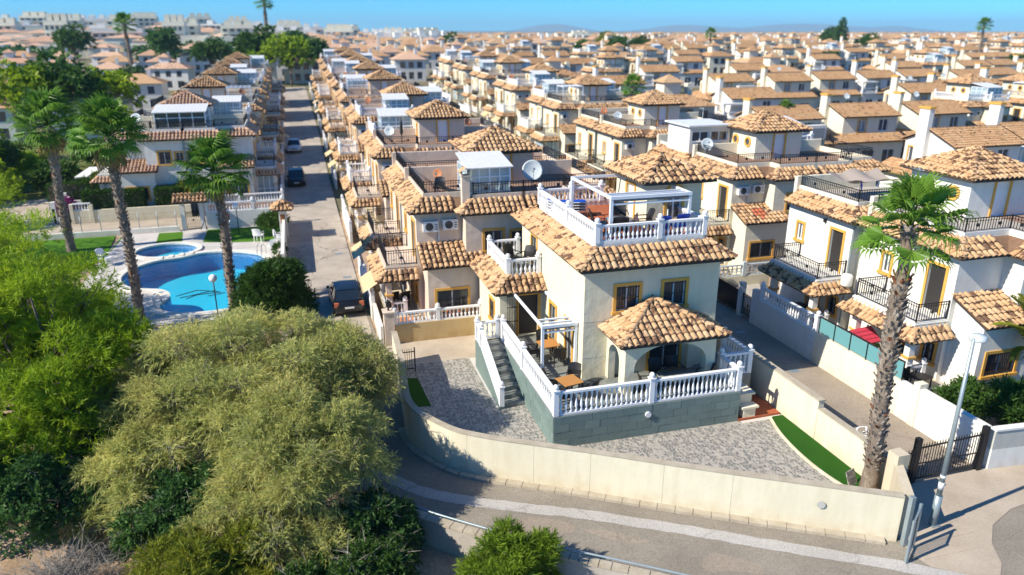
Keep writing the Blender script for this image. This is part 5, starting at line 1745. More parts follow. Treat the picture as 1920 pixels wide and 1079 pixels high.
dry_shrub('leafless silver-grey shrub in the bottom left corner', -7.6, 19.6, 420, 1, 1.25)
dry_shrub('leafless grey stems arching out of the dark tangled shrub', -4.9, 21.2, 90, 2, 1.7)
tree('oleander', 'rounded dark oleander bush between the pool and the parked black car', 'shrub', (-2.35, 40.6, -.05),
     blob((-2.2, 40.6, 1.45), (2.0, 1.8, 1.95), 26, 55, .9, .42) + [(-2.2 + 1.35 * math.cos(a), 40.6 + 1.25 * math.sin(a), .62, .85, .8, .75) for a in [i * .785 for i in range(8)]], 'spear', 52000, None, .08, 55)
tree('round_bush', 'small round bush on the lawn corner by the tiled pillar', 'shrub', (-2.6, 58.0, 0),
     blob((-2.6, 58.0, .85), (1.1, 1.0, .85), 10, 57, .9, .55), 'spear', 8000, None, .05, 57, 'midleaf')
for k, (x, y, z, rx, lab) in enumerate(((24.1, 19.9, .2, 1.0, 'glossy green bush left of the others behind the white lane wall'), (25.5, 19.1, .2, 1.15, 'glossy green bush in the middle behind the white lane wall'), (27.0, 19.4, .2, 1.2, 'glossy green bush right of the others behind the white lane wall'))):
    tree('green_bush', lab, 'shrub', (x, y, 0), blob((x, y, .95), (rx, rx, 1.0), 9, 60 + k, .85, .52), 'spear', 9000, 'bushes behind the white lane wall', .06, 60 + k, 'midleaf')
tree('bougainvillea', 'magenta flowering bougainvillea by the white front wall at the left', 'shrub', (-19.5, 68.0, 0), plumes((-19.2, 67.9, .9), (.8, .6, .9), 10, 71, .4), 'broad', 1800, None, .05, 71, 'magenta')
tree('garden_shrub', 'bushy green shrub in the garden of the house left of the pool gateway', 'shrub', (-18.2, 73.5, 0), blob((-18.2, 73.5, 1.6), (1.8, 1.6, 1.5), 9, 73), 'broad', 7000, None, .06, 73, 'midleaf')
tree('garden_shrub', 'leafy green shrub between the hedges and the pool gateway', 'shrub', (-9.2, 67.6, 0), blob((-9.0, 67.8, 1.7), (1.5, 1.0, 1.6), 9, 75), 'broad', 7000, None, .06, 75, 'limeleaf')
def hedge(x0, x1, y0, y1, z1, label, n):
    rng = np.random.default_rng(int(x0 * 7 + 1000))
    o = thing('hedge', label, 'hedge', ((x0 + x1) / 2, (y0 + y1) / 2, 0))
    P = rng.random((n, 3)) * np.array([x1 - x0, y1 - y0, z1]) + np.array([x0, y0, 0])
    f = rng.integers(0, 3, n)
    P[f == 0, 2] = z1 + rng.normal(size=(f == 0).sum()) * .04; P[f == 1, 1] = y0 + rng.normal(size=(f == 1).sum()) * .04
    P[f == 2, 0] = np.where(rng.random((f == 2).sum()) < .5, x0, x1)
    A = rng.normal(size=(n, 3)) + np.array([0, -.5, .8])
    c = np.array([(x0 + x1) / 2, (y0 + y1) / 2, 0])
    link('foliage', leaves(P - c, A, .17, .08, rng, .1, 'foliage', 'hedgeleaf'), o)
    m = MB(); m.box(x0 - c[0] + .08, y0 - c[1] + .08, 0, x1 - c[0] - .08, y1 - c[1] - .08, z1 - .1); part('branches', m, 'bark', o)
hedge(-17.6, -13.0, 66.9, 68.2, 2.35, 'long clipped box hedge behind the beige garden wall, left of the pool gateway', 9000)
hedge(-12.1, -10.1, 66.9, 68.2, 2.4, 'short clipped hedge beside the leafy shrub behind the beige garden wall', 5000)
hedge(-21.5, -16.0, 71.8, 73.0, 2.3, 'tall dark hedge in the back of the left garden', 5000)

# fan palms
def frond_mesh(seed, ln=1.0, rad=.85, segs=18, droop=.5):
    rng = random.Random(seed); m = MB()
    m.path([(0, 0, 0), (0, ln * .5, .04), (0, ln, 0)], .03, 4, .014)
    cc = Vector((0, ln, 0))
    for i in range(segs):
        a0 = math.radians(-118 + 236 * i / segs); a1 = math.radians(-118 + 236 * (i + 1) / segs); am = (a0 + a1) / 2
        L = rad * (1.05 - .25 * abs(am) / 2.1) * rng.uniform(.92, 1.08)
        def pt(a, r, z): return tuple(cc + Vector((math.sin(a) * r, math.cos(a) * r, z)))
        zf = .05 * rad
        q = .62
        m.add([tuple(cc), pt(a0, L * q, -.03), pt(am, L * q, zf), pt(a1, L * q, -.03)], [(0, 1, 2), (0, 2, 3)])
        e = am + rng.uniform(-.05, .05)
        d1, d2 = -droop * rad * rng.uniform(.15, .3), -droop * rad * rng.uniform(.6, 1.2)
        m.add([pt(a0, L * q, -.03), pt(a1, L * q, -.03), pt(e - .03, L * .86, d1), pt(e + .03, L * .86, d1), pt(e, L * 1.02, d2)], [(0, 1, 3, 2), (2, 3, 4)])
    return m
FR = [frond_mesh(k, .95 + .12 * (k % 3), .88, 18, .35 + .12 * (k % 4)).mesh('frond', M['frond']) for k in range(5)]
FD = [frond_mesh(k + 20, .8, .7, 12, 1.0).mesh('dead_frond', M['deadfrond']) for k in range(2)]
def palm(label, base, top, r=.2, n=34, size=1.0, dead=6, rough=1.0, seed=1, smooth_from=.8, group=None):
    rng = random.Random(seed)
    o = thing('palm_tree', label, 'palm', base, 0, group)
    tp = Vector(top) - Vector(base); H_ = tp.length
    def at(t): return Vector((tp.x * (t ** 1.3), tp.y * (t ** 1.3), tp.z * t)) + Vector((math.sin(t * 4 + seed) * .1, math.cos(t * 3 + seed) * .06, 0)) * (1 - abs(2 * t - 1))
    m = MB(); prev = None
    N = 40; pts = [at(i / N) for i in range(N + 1)]
    vs = []; fs = []; k = 10
    for i, p in enumerate(pts):
        t = i / N
        rr = r * (1.35 - .9 * t * 3 if t < .1 else 1.08 - .15 * t) * (1 + .05 * (i % 2))
        if smooth_from < t < smooth_from + .12: rr *= .8
        for j in range(k):
            a = 2 * math.pi * j / k
            vs.append((p.x + math.cos(a) * rr, p.y + math.sin(a) * rr, p.z - (.1 if i == 0 else 0)))
    fs = [(i * k + j, i * k + (j + 1) % k, (i + 1) * k + (j + 1) % k, (i + 1) * k + j) for i in range(N) for j in range(k)]
    m.add(vs, fs, True)
    tr = part('trunk', m, 'palmbark', o)
    b = MB(); red = MB()
    nb = int(H_ * 42 * rough)
    for i in range(nb):
        t = .1 + .9 * i / nb
        if smooth_from < t < smooth_from + .12 and rng.random() < .85: continue
        if rng.random() < .12: continue
        p = at(t); a = i * 2.4 + rng.uniform(-.3, .3)
        d = Vector((math.cos(a), math.sin(a), 0)); s = Vector((-d.y, d.x, 0))
        rr = r * (1.04 - .12 * t); L = rng.uniform(.10, .2) * (r / .2); w = rng.uniform(.05, .08) * (r / .2); out = rng.uniform(.04, .13)
        z = Vector((0, 0, 1))
        q = p + d * (rr - .02)
        vsx = [q - s * w, q + s * w, q + s * w * .55 + d * out + z * L, q - s * w * .55 + d * (out + .01) + z * L * .92, q + d * .05, q + d * (out + .05) + z * L * .8]
        mm = red if rng.random() < .06 or smooth_from - .03 < t < smooth_from + .02 else b
        mm.add([tuple(v) for v in vsx], [(0, 4, 5, 3), (4, 1, 2, 5), (0, 1, 2, 3)])
    part('frond_stubs', b, 'palmboot', tr, kind='stuff'); part('trunk_fibre', red, 'palmred', tr, kind='stuff')
    for i in range(n + dead):
        isd = i >= n
        f = i / n if not isd else 1
        el = math.radians(82 - 112 * f + rng.uniform(-10, 10)) if not isd else math.radians(rng.uniform(-75, -45))
        az = i * 2.39996 + rng.uniform(-.2, .2)
        q = Matrix.Rotation(az, 4, 'Z') @ Matrix.Rotation(el, 4, 'X') @ Matrix.Rotation(rng.uniform(-.4, .4), 4, 'Y')
        sc = size * rng.uniform(.82, 1.1)
        mt = Matrix.Translation(tp + Vector((0, 0, .12 - .35 * f))) @ q @ Matrix.Scale(sc, 4)
        link('dead_frond' if isd else 'frond', (FD if isd else FR)[i % (2 if isd else 5)], o, mt)
    return o
PALM0 = palm('tall fan palm in the corner of the tiled yard by the lane gate', (17.75, 17.45, 0), (17.75, 17.7, 9.35), .225, 27, .92, 0, 1.15, 3, .83)
palm('fan palm nearest the street, standing in front of the large pool', (-4.38, 41.55, 0), (-4.5, 41.9, 7.9), .22, 42, 1.12, 3, .8, 5, 2)
palm('middle fan palm of the three by the pool, with hanging dead fronds', (-9.3, 41.75, 0), (-9.25, 41.8, 10.0), .22, 40, 1.08, 9, .8, 7, 2)
palm('leftmost fan palm of the three by the pool', (-16.5, 57.7, 0), (-16.3, 57.5, 8.9), .26, 40, 1.35, 8, .8, 9, 2)
# feather palm whose leaves reach in from the right
def feather_leaf(seed):
    rng = random.Random(seed); m = MB(); L = 2.6
    pts = [Vector((0, L * t, .55 * math.sin(t * 2.2) - .75 * t * t)) for t in [i / 10 for i in range(11)]]
    m.path(pts, .03, 4, .008)
    for i in range(1, 44):
        t = i / 44; j = min(9, int(t * 10)); p = pts[j] + (pts[j + 1] - pts[j]) * (t * 10 - j)
        for s in (-1, 1):
            l = .55 * math.sin(math.pi * min(1, t * .85 + .12)) + .1
            d = Vector((s * .8, .55, -.25 + rng.uniform(-.1, .1))).normalized() * l
            m.add([tuple(p + Vector((0, -.02, 0))), tuple(p + Vector((0, .03, 0))), tuple(p + d * .6 + Vector((0, .02, .02))), tuple(p + d + Vector((0, 0, -.06)))], [(0, 1, 2, 3)])
    return m.mesh('frond', M['limeleaf'])
FL = [feather_leaf(k) for k in range(3)]
fp = thing('feather_palm', 'feather palm whose arching leaves reach in at the right frame edge', 'palm', (28.3, 20.3, 0))
m = MB(); m.path([(0, 0, -.1), (.05, 0, 1.2), (0, 0, 2.6)], .2, 9, .16); part('trunk', m, 'palmbark', fp)
for i in range(16):
    q = Matrix.Translation((0, 0, 2.6)) @ Matrix.Rotation(i * 2.4, 4, 'Z') @ Matrix.Rotation(R(58 - 60 * (i % 8) / 8), 4, 'X')
    link('frond', FL[i % 3], fp, q)
# bare bank below the road
rng = np.random.default_rng(5)
m = MB(); nx_, ny_ = 46, 20
def bank(x, y):
    e = min(1, max(0, (x + 16) / 4), max(0, (37 - y) / 6))
    return -.12 - e * (.15 + .12 * max(0, 22 - y) * (.35 + .65 * sstep(-3, 1, x))) + (.12 * math.sin(x * 2.3 + y) * math.cos(y * 1.9 - x * .7) + random.uniform(-.06, .06)) * e
nx_, ny_ = 60, 60
m.add([(-17 + 32 * i / nx_, -1 + 39 * j / ny_, bank(-17 + 32 * i / nx_, -1 + 39 * j / ny_)) for j in range(ny_ + 1) for i in range(nx_ + 1)],
      [(j * (nx_ + 1) + i, j * (nx_ + 1) + i + 1, (j + 1) * (nx_ + 1) + i + 1, (j + 1) * (nx_ + 1) + i) for j in range(ny_) for i in range(nx_)], True)
struct('earth_bank', m, 'earth')
m = MB()
for i in range(160):
    x, y = random.uniform(0, 9), random.uniform(11, 20)
    if y > 20.3 - (x - 2.3) * .79 - .6: continue
    s_ = random.uniform(.03, .13); m.ball((x, y, bank(x, y) + s_ * .3), s_, 5, .7)
o = struct('bank_stones', m, 'kerb'); o['kind'] = 'stuff'
# ---------------------------------------------------------------- rows of villas
ORD = ['first', 'second', 'third', 'fourth', 'fifth', 'sixth', 'seventh', 'eighth', 'ninth', 'tenth', 'eleventh', 'twelfth', 'thirteenth', 'fourteenth', 'fifteenth', 'sixteenth', 'seventeenth', 'eighteenth', 'nineteenth', 'twentieth']
def ordw(i):
    n = i + 1
    if n <= 20: return ORD[n - 1]
    t, u = divmod(n, 10)
    return ['twentieth', 'thirtieth', 'fortieth'][t - 2] if u == 0 else ['twenty', 'thirty', 'forty'][t - 2] + '-' + ORD[u - 1]
GA = 'villas between the street and the lane'; GB = 'villas on the far side of the lane'; GL = 'villas on the left side of the street'
# near ones, one by one
V1 = villa('row_villa', 'tan villa with glazed roof room, tile-capped chimney and sand awning, nearest the black car', (5.4, 36.9, 0), 1, 'tan', 'parts', 300, True, 'iron', (2.75, 4.95, -.3, 2.2), 2,
           [(1.9, 3.6, 7.0, .27, .45, (-.6, -.9, .2))], 'terracotta', True, True, GA, chimney=True, W=5.6)
C_ = villa('lane_villa', 'bright white villa right of the palm crown with an open balcony and round tower windows', (25.85, 22.9, 0), 1, 'white', 'parts', 300, True, 'iron', None, 0, None, group=GB, oculus=True, balwall='white')
B_ = villa('lane_villa', 'white villa with a beige party wall and open iron balcony, left of the palm crown', (25.6, 28.95, 0), 1, 'white', 'parts', 220, False, 'iron', None, 0, None, group=GB, rear=True, balwall='white')
A_ = villa('lane_villa', 'cream villa with two round tower windows and a patch of new red roof tiles', (26.05, 40.4, 0), 1, 'creamwhite', 'parts', 300, True, 'iron', None, 2, [(.9, 5.0, 6.7, .42, .9)], group=GB, oculus=True, redpatch=True)
villa('row_villa', 'tan villa with a small iron-railed roof terrace behind the villa with the glazed roof room', (5.4, 43.2, 0), 1, 'tan', 'joined', 300, False, 'iron', None, 0, None, group=GA, rear=True, awning=True)
villa('lane_villa', 'white villa with a boxy white roof room, behind the villa with the red tile patch', (26.1, 46.6, 0), 1, 'white', 'joined', 300, False, None, None, 0, [(1.2, -.6, 6.9, .42, .5)], group=GB, rear=True)
rr = thing('roof_room', 'boxy white roof room with sliding windows and a white deck roof on the lane villa', 'roof room', (28.0, 48.5, 6.68))
v = Vol(rr, -1.6, 1.6, -1.6, 1.6, 0, 1.95, 'white')
for k in range(2): v.window('-y', -1.4 + 1.5 * k, -.1 + 1.5 * k, .9, 1.6, False, None, False)
v.build()
m = MB()
for k in range(12): m.box(-1.85 + .31 * k, -1.9, 1.95, -1.85 + .31 * k + .29, 1.8, 2.06)
part('flat_roof', m, 'acwhite', rr)
L1_ = villa('pool_villa', 'cream villa with a wide white sunroom on its terrace, behind the pool gateway', (-15.0, 69.3, .1), 1, 'white', 'joined', 300, True, 'iron', (3.4, 7.4, -.2, 2.6), 1, [(1.2, 4.2, 6.7, .45, .8)], group=GL, tmat='tile_pink', W=5.5, porch='glazed', roomglass='glass')
villa('pool_villa', 'cream street-side villa with a blue-grey blind on its terrace, left of the parked cars', (-4.0, 69.3, .1), -1, 'white', 'joined', 300, False, 'iron', None, 0, None, group=GL, tmat='tile_pink', porch='glazed')
# shared kinds for the rows behind
def kindset(wall, tmat, oc, tag, grp):
    K = {}
    K['fa'] = villa(tag, '', (0, 0, 0), 1, wall, 'joined', 300, True, 'iron', None, 1, [(1.5, 4.5, 6.7, .4, .8)], group=grp, oculus=oc, tmat=tmat)
    K['fb'] = villa(tag, '', (0, 0, 0), 1, wall, 'joined', 300, True, 'white', (3.0, 5.2, .3, 2.6), 2, None, group=grp, oculus=oc, tmat=tmat, canopy=False, awning=True)
    K['fc'] = villa(tag, '', (0, 0, 0), 1, wall, 'joined', 300, True, 'iron', None, 1, None, group=grp, oculus=oc, tmat=tmat, canopy=True, porch='glazed')
    K['ra'] = villa(tag, '', (0, 0, 0), 1, wall, 'joined', 300, False, 'iron', None, 0, [(2.2, 3.2, 6.7, .35, .7)], 'terracotta', group=grp, tmat=tmat, rear=True, awning=True)
    K['rb'] = villa(tag, '', (0, 0, 0), 1, wall, 'joined', 300, False, 'white', (1.2, 3.6, 1.0, 3.2), 0, None, group=grp, tmat=tmat, rear=True)
    K['n'] = villa(tag, '', (0, 0, 0), 1, wall, 'joined', 300, False, 'iron', None, 1, None, group=grp, tmat=tmat)
    return K
LOOK = {'fa': 'hip-roofed tower and satellite dish', 'fb': 'hip-roofed tower and glazed roof room', 'fc': 'hip-roofed tower and white roof pergola', 'ra': 'terracotta dish and awning', 'rb': 'small glazed roof room', 'n': 'plain iron-railed terrace'}
USED = set()
def put(K, k, x, y, sx, label, grp):
    p = K[k]
    if id(p) not in USED:
        USED.add(id(p)); p.location = (x, y, tz(x, y)); p.scale = (sx, 1, 1); p['label'] = label; p['group'] = grp
        return p
    return dup(p, (x, y, tz(x, y)), 0, label, grp, (sx, 1, 1))
KT = kindset('tan', 'tile', False, 'row_villa', GA)
KC = kindset('creamwhite', 'tile', True, 'lane_villa', GB)
r1 = [(5.4, 54.7), (5.45, 74.6), (5.5, 94), (5.6, 113), (5.7, 132), (5.8, 151), (5.9, 170)]
put(KT, 'n', 16.6, 36.9, -1, 'tan villa hidden behind the corner house, facing the lane', GA)
put(KT, 'ra', 16.6, 43.2, -1, 'tan villa facing the lane behind the large grey satellite dish', GA)
for i, (x, y) in enumerate(r1):
    a, b = ['fa', 'fb', 'fc'][i % 3], ['rb', 'ra'][i % 2]
    put(KT, a, x, y, 1, f'tan street-side villa, {LOOK[a]}, {ordw(i + 1)} block from the pool', GA)
    put(KT, b, x, y + 6.3, 1, f'tan street-side villa, {LOOK[b]}, rear of {ordw(i + 1)} block from the pool', GA)
    put(KT, 'n', x + 11.1, y, -1, f'tan lane-side villa, {LOOK["n"]}, {ordw(i + 1)} block from the pool', GA)
    c = ['ra', 'rb'][i % 2]
    put(KT, c, x + 11.1, y + 6.3, -1, f'tan lane-side villa, {LOOK[c]}, rear of {ordw(i + 1)} block from the pool', GA)
r2 = [(27.1, 59.8), (28.7, 81), (29.9, 103), (31, 124), (32, 145), (33, 166)]
put(KC, 'n', 37.3, 40.4, -1, 'cream villa sharing the round-windowed tower, on its right-hand side', GB)
put(KC, 'n', 37.0, 22.9, -1, 'cream villa at the right frame edge behind the bright white villa', GB)
put(KC, 'rb', 37.3, 46.7, -1, 'cream villa with a glazed roof room behind the round-windowed tower', GB)
for i, (x, y) in enumerate(r2):
    a, b = ['fa', 'fc', 'fb'][i % 3], ['ra', 'rb'][i % 2]
    put(KC, a, x, y, 1, f'cream villa, {LOOK[a]}, {ordw(i + 1)} block behind the round tower windows', GB)
    put(KC, b, x, y + 6.3, 1, f'cream villa, {LOOK[b]}, rear of {ordw(i + 1)} block behind the round tower windows', GB)
    put(KC, 'n', x + 11.1, y, -1, f'cream villa, {LOOK["n"]}, right of {ordw(i + 1)} block behind the round tower windows', GB)
    put(KC, b, x + 11.1, y + 6.3, -1, f'cream villa, {LOOK[b]}, right rear of {ordw(i + 1)} block behind the round tower windows', GB)
for i, y in enumerate((88, 107, 126, 145)):
    a, b = ['fc', 'fa', 'fb'][i % 3], ['ra', 'rb'][i % 2]
    put(KC, a, -4.0, y, -1, f'villa, {LOOK[a]} left of the street, {ordw(i + 1)} block past the pool', GL)
    put(KC, b, -4.0, y + 6.3, -1, f'villa, {LOOK[b]} left of the street, rear of {ordw(i + 1)} block past the pool', GL)
    put(KC, 'n', -15, y, 1, f'villa, {LOOK["n"]} on the outer side of the {ordw(i + 1)} block past the pool', GL)
put(KC, 'rb', -4.0, 75.6, -1, 'villa with a small glazed roof room behind the street-side pool villa', GL)
put(KC, 'ra', -15.0, 75.6, 1, 'villa with a terracotta dish behind the wide white sunroom', GL)
# fences
FP = street_fence(3.05, 38.2, 47.0, 1, 'white street-side balustrade wall in front of the tan villa with the glazed roof room', 'joined', 0, 'street-side garden walls')
for i, (x, y) in enumerate(r1):
    dup(FP, (3.05 + .05 * i, y - .5, tz(0, y)), 0, f'white street-side balustrade wall of the {ordw(i + 1)} tan block from the pool', 'street-side garden walls')
    dup(FP, (19.6 + .05 * i, y - .5, tz(0, y)), 0, f'white lane-side balustrade wall of the {ordw(i + 1)} tan block from the pool', 'street-side garden walls')
for i, y in enumerate((68.6, 78, 88, 98, 108, 126)):
    dup(FP, (-1.95 - .05 * i, y, tz(0, y)), 0, f'white garden balustrade wall left of the street, {ordw(i)} from the pool', 'street-side garden walls')
for i, (x, y) in enumerate(r2):
    dup(FP, (x - 3.0, y - .5, tz(0, y)), 0, f'white balustrade wall in front of the {ordw(i + 1)} cream block behind the round tower windows', 'street-side garden walls')
fw = thing('front_garden_wall', 'ochre garden wall topped with white balusters in front of the tan villa', 'wall', (6.0, 34.75, 0))
m = MB(); m.box(-2.2, -.12, -.1, 2.3, .12, 1.0); part('wall', m, 'ochrewall', fw)
balustrade(fw, [(-2.2, 0), (.0, 0), (2.25, 0)], 1.0, .62, .2)
m = MB(); m.box(-2.75, -.28, -.1, -2.25, .28, 1.7); m.box(-2.8, -.33, 1.7, -2.2, .33, 1.78); part('gate_pier', m, 'tan', fw)
m = MB(); m.lathe([(.05, 1.78), (.05, 1.95), (.11, 2.0), (.13, 2.2), (.16, 2.22), (.02, 2.35)], 8, (-2.5, 0, 0)); part('lantern', m, 'iron', fw)
m = MB(); m.box(-2.95, -.1, -.1, -2.8, 3.4, 1.0); part('side_wall', m, 'white', fw)

# ---------------------------------------------------------------- far houses
def far_house(kind):
    w, d, wall, tile = [(10, 8, 'white', 'tile_far'), (8, 8, 'creamwhite', 'tile_far'), (10, 7, 'white', 'tile_pink'), (8, 7, 'white', 'tile_pink')][kind]
    h = thing('far_house', '', 'house', (0, 0, 0))
    v = Vol(h, 0, w, 0, d, -1, 5.4, wall)
    for k in range(3):
        u = w * (.18 + .27 * k); v.window('-y', u, u + 1.3, 3.3, 4.8, False, None, False, 'window', 'glass', None); v.window('-y', u, u + 1.3, .6, 2.3, False, None, False, 'window', 'glass', None)
    for k in range(2): v.window('-x', d * (.2 + .4 * k), d * (.2 + .4 * k) + 1.1, 3.3, 4.8, False, None, False, 'window', 'glass', None)
    v.build()
    m = MB(); s = MB()
    z0, z1 = 5.4, 7.2; e = .5
    if kind % 2 == 0:
        a, b = (d / 2, d / 2), (w - d / 2, d / 2)
    else:
        a = b = (w / 2, d / 2)
    A, B = (*a, z1), (*b, z1)
    p = [(-e, -e, z0), (w + e, -e, z0), (w + e, d + e, z0), (-e, d + e, z0)]
    m.quad(p[0], p[1], B, A); m.quad(p[2], p[3], A, B); m.poly([p[3], p[0], A]); m.poly([p[1], p[2], B])
    part('roof', m, tile, h)
    m = MB(); m.box(-1.2, 1, -1, -.003, d - 1, 2.9); m.box(-1.5, .8, 2.9, -.004, d - .8, 3.1); part('porch', m, wall, h)
    m = MB(); m.box(w * .7, d * .4, 5.6, w * .7 + .7, d * .4 + 1.0, 8.0); part('chimney', m, wall, h)
    if kind in (1, 2):
        m = MB(); m.box(w * .25, d * .35, 5.6, w * .25 + 2.4, d * .35 + 2.4, 8.2); o = part('tower', m, wall, h)
        c = (w * .25 + 1.2, d * .35 + 1.2); q = 1.6
        m = MB(); pts = [(c[0] - q, c[1] - q, 8.2), (c[0] + q, c[1] - q, 8.2), (c[0] + q, c[1] + q, 8.2), (c[0] - q, c[1] + q, 8.2)]
        for i in range(4): m.poly([pts[i], pts[(i + 1) % 4], (*c, 9.2)])
        part('tower_roof', m, tile, o)
    return h
FH = [far_house(k) for k in range(4)]; fu = set()
FWL = ['long white', 'cream tower', 'pinkish tower', 'pink-roofed white']
def put_far(k, x, y, lab, grp, sc=1.0, rz=0):
    if k not in fu:
        fu.add(k); o = FH[k]; o.location = (x, y, tz(x, y)); o['label'] = lab; o['group'] = grp; o.scale = (sc, sc, sc); o.rotation_euler = (0, 0, R(rz)); return o
    return dup(FH[k], (x, y, tz(x, y)), rz, lab, grp, (sc, sc, sc))
# ---------------------------------------------------------------- white villas with chimneys on the right
def chimney_villa(seed, wall='white'):
    h = thing('chimney_villa', '', 'villa', (0, 0, 0), 0)
    g = Vol(h, 0, 9, .6, 8, -.6, 3.3, wall)
    for k in range(3): g.window('-y', 1.0 + 2.7 * k, 2.6 + 2.7 * k, .2, 2.3, False, None, False, 'window', 'glass', 'whitepaint')
    for k in range(2): g.window('-x', 1.6 + 3.2 * k, 2.9 + 3.2 * k, .2, 2.3, False, None, False, 'window', 'glass', 'whitepaint')
    g.build()
    y0 = 1.8
    u = Vol(h, 1.6, 8.8, y0, 7.0, 3.3, 6.0, wall)
    u.window('-x', 5.6, 6.5, 3.9, 5.3, False, 'yellow'); u.window('-y', 3.6, 4.6, 4.2, 5.5, False, 'yellow', pane='glass_curtain'); u.window('-y', 6.4, 7.6, 4.2, 5.5, False, None, False)
    u.build()
    yr, zr = 4.4, 6.95
    for xg in (1.6, 8.8): m = MB(); m.poly([(xg, y0, 5.98), (xg, 7, 5.98), (xg, yr, zr)]); part('gable', m, wall, h)
    rf = Roofs(h, 'joined', 'tile_far')
    rf.plane((1.35, y0 - .4, 5.85), (9.05, y0 - .4, 5.85), (1.35, yr, zr + .06), (9.05, yr, zr + .06)); rf.plane((9.05, 7.4, 5.85), (1.35, 7.4, 5.85), (9.05, yr, zr + .06), (1.35, yr, zr + .06)); rf.cap((1.35, yr, zr + .06), (9.05, yr, zr + .06))
    xb = 3.2 if seed % 2 == 0 else 0
    rf.new('lower_roof').plane((xb - .3, .15, 3.25), (9.3, .15, 3.25), (xb - .3, y0 - .01, 3.95), (9.3, y0 - .01, 3.95))
    rf.plane((-.4, 8.3, 3.1), (-.4, (.15 if not xb else 2.6), 3.1), (1.59, 8.3, 4.0), (1.59, (1.6 if not xb else 2.9), 4.0))
    rf.done()
    if xb:
        m = MB(); m.box(-.25, .4, 3.3, 3.0, 1.79, 3.42); m.box(-.25, 1.79, 3.3, 1.59, 3.39, 3.42); part('balcony_floor', m, wall, h)
        balustrade(h, [(3.0, .5), (-.15, .5), (-.15, 3.2)], 3.42, .85, .25, 'joined', True)
        m = MB()
        for x, y in ((-.1, .6), (2.8, .6), (-.1, 2.4)): m.box(x - .12, y - .12, 3.45, x + .12, y + .12, 5.2)
        m.box(-.35, .35, 5.2, 3.05, 1.78, 5.4); part('balcony_roof', m, 'acwhite' if seed else wall, h)
    if seed == 3:
        m = MB(); m.box(5.2, .62, 3.3, 8.6, 1.78, 5.3); o = part('roof_room', m, 'white', h)
        m = MB(); m.box(5.5, .58, 4.0, 8.3, .617, 5.0); part('pane', m, 'glass_curtain', o)
    ct = [8.7, 8.0, 8.4, 7.8][seed]
    m = MB(); m.box(1.1, 4.4, 3.4, 1.597, 5.5, ct); o = part('chimney', m, wall, h)
    m = MB(); m.box(1.02, 4.32, ct, 1.68, 5.58, ct + .2); part('chimney_cap', m, 'yellow', o)
    if seed % 3 == 0: sat_dish(h, 7.6, 2.4, 4.0, .5, .9)
    sat_dish(h, 5.0, 6.0, 7.0, .35, .7) if seed == 1 else None
    return h
CVP = [chimney_villa(k, w) for k, w in ((0, 'white'), (1, 'creamwhite'), (2, 'white'), (3, 'creamwhite'))]
used = set(); GR = 'chimney villas on the right'
CW = ['bright white', 'ivory', 'white with corner balcony', 'ivory with roof dish']
cnt = 0
for r, y0 in enumerate((46, 66, 86, 108, 132, 160, 192, 228, 268)):
    n = 0
    for i in range(34):
        x = (44 if r else 50) + 10.2 * i + (r % 2) * 2.5 + random.uniform(-.5, .5)
        y = y0 + random.uniform(-1.6, 1.6) + .05 * x
        if r > 1 and random.random() < .12: continue
        if x > 1.36 * y + 4: break
        if r > 0 and random.random() < .3:
            q = random.choice(['fa', 'fb', 'fc', 'tower'])
            if q == 'tower': put_far(1, x, y, f'cream tower house among the chimney villas, {ordw(i)} from the left, {ordw(r)} row', GR)
            else: put(KC, q, x, y + 1.5, 1, f'cream villa, {LOOK[q]}, {ordw(i)} among the chimney villas, {ordw(r)} row', GR)
            continue
        k = random.randrange(4)
        lab = f'{CW[k]} chimney villa, {ordw(i)} from the left, {ordw(r)} row back on the right'
        if k not in used:
            used.add(k); o = CVP[k]; o.location = (x, y, tz(x, y)); o['label'] = lab; o['group'] = GR
        else:
            dup(CVP[k], (x, y, tz(x, y)), random.uniform(-4, 4), lab, GR)
        cnt += 1
for r, y in enumerate((112, 128, 145, 164, 186, 212, 242)):
    x0 = -.38 * y - 8; i = 0; x = -26 - (r % 2) * 4
    while x > x0:
        put_far([2, 3, 0, 3][(i + r) % 4], x - 5, y + random.uniform(-2, 2), f'pink-roofed house behind the pool, {ordw(i)} from the right in the {ordw(r)} row back', 'pink-roofed houses at the left', .85, random.choice((0, 8, -9)))
        x -= 11.5; i += 1
for r, y in enumerate((196, 214, 234, 256, 282)):
    for i in range(6):
        x = -14 + 13 * i + (r % 2) * 4
        put_far((i + 2 * r) % 4, x, y, f'{FWL[(i + 2 * r) % 4]} house past the street end, {ordw(i)} from the left in the {ordw(r)} row', 'houses beyond the end of the street')
for r, y in enumerate((312, 352, 400, 460)):
    for i in range(30):
        x = 10 + (17 + 2.2 * r) * i + (r % 2) * 7
        if x > 1.34 * y: break
        k = (i * 3 + r) % 4
        put_far(k if k != 2 else 0, x, y + random.uniform(-6, 6), f'{FWL[k if k != 2 else 0]} house far on the plain, {ordw(i)} from the left in the {ordw(r)} far row', 'far houses on the plain', 1.15)
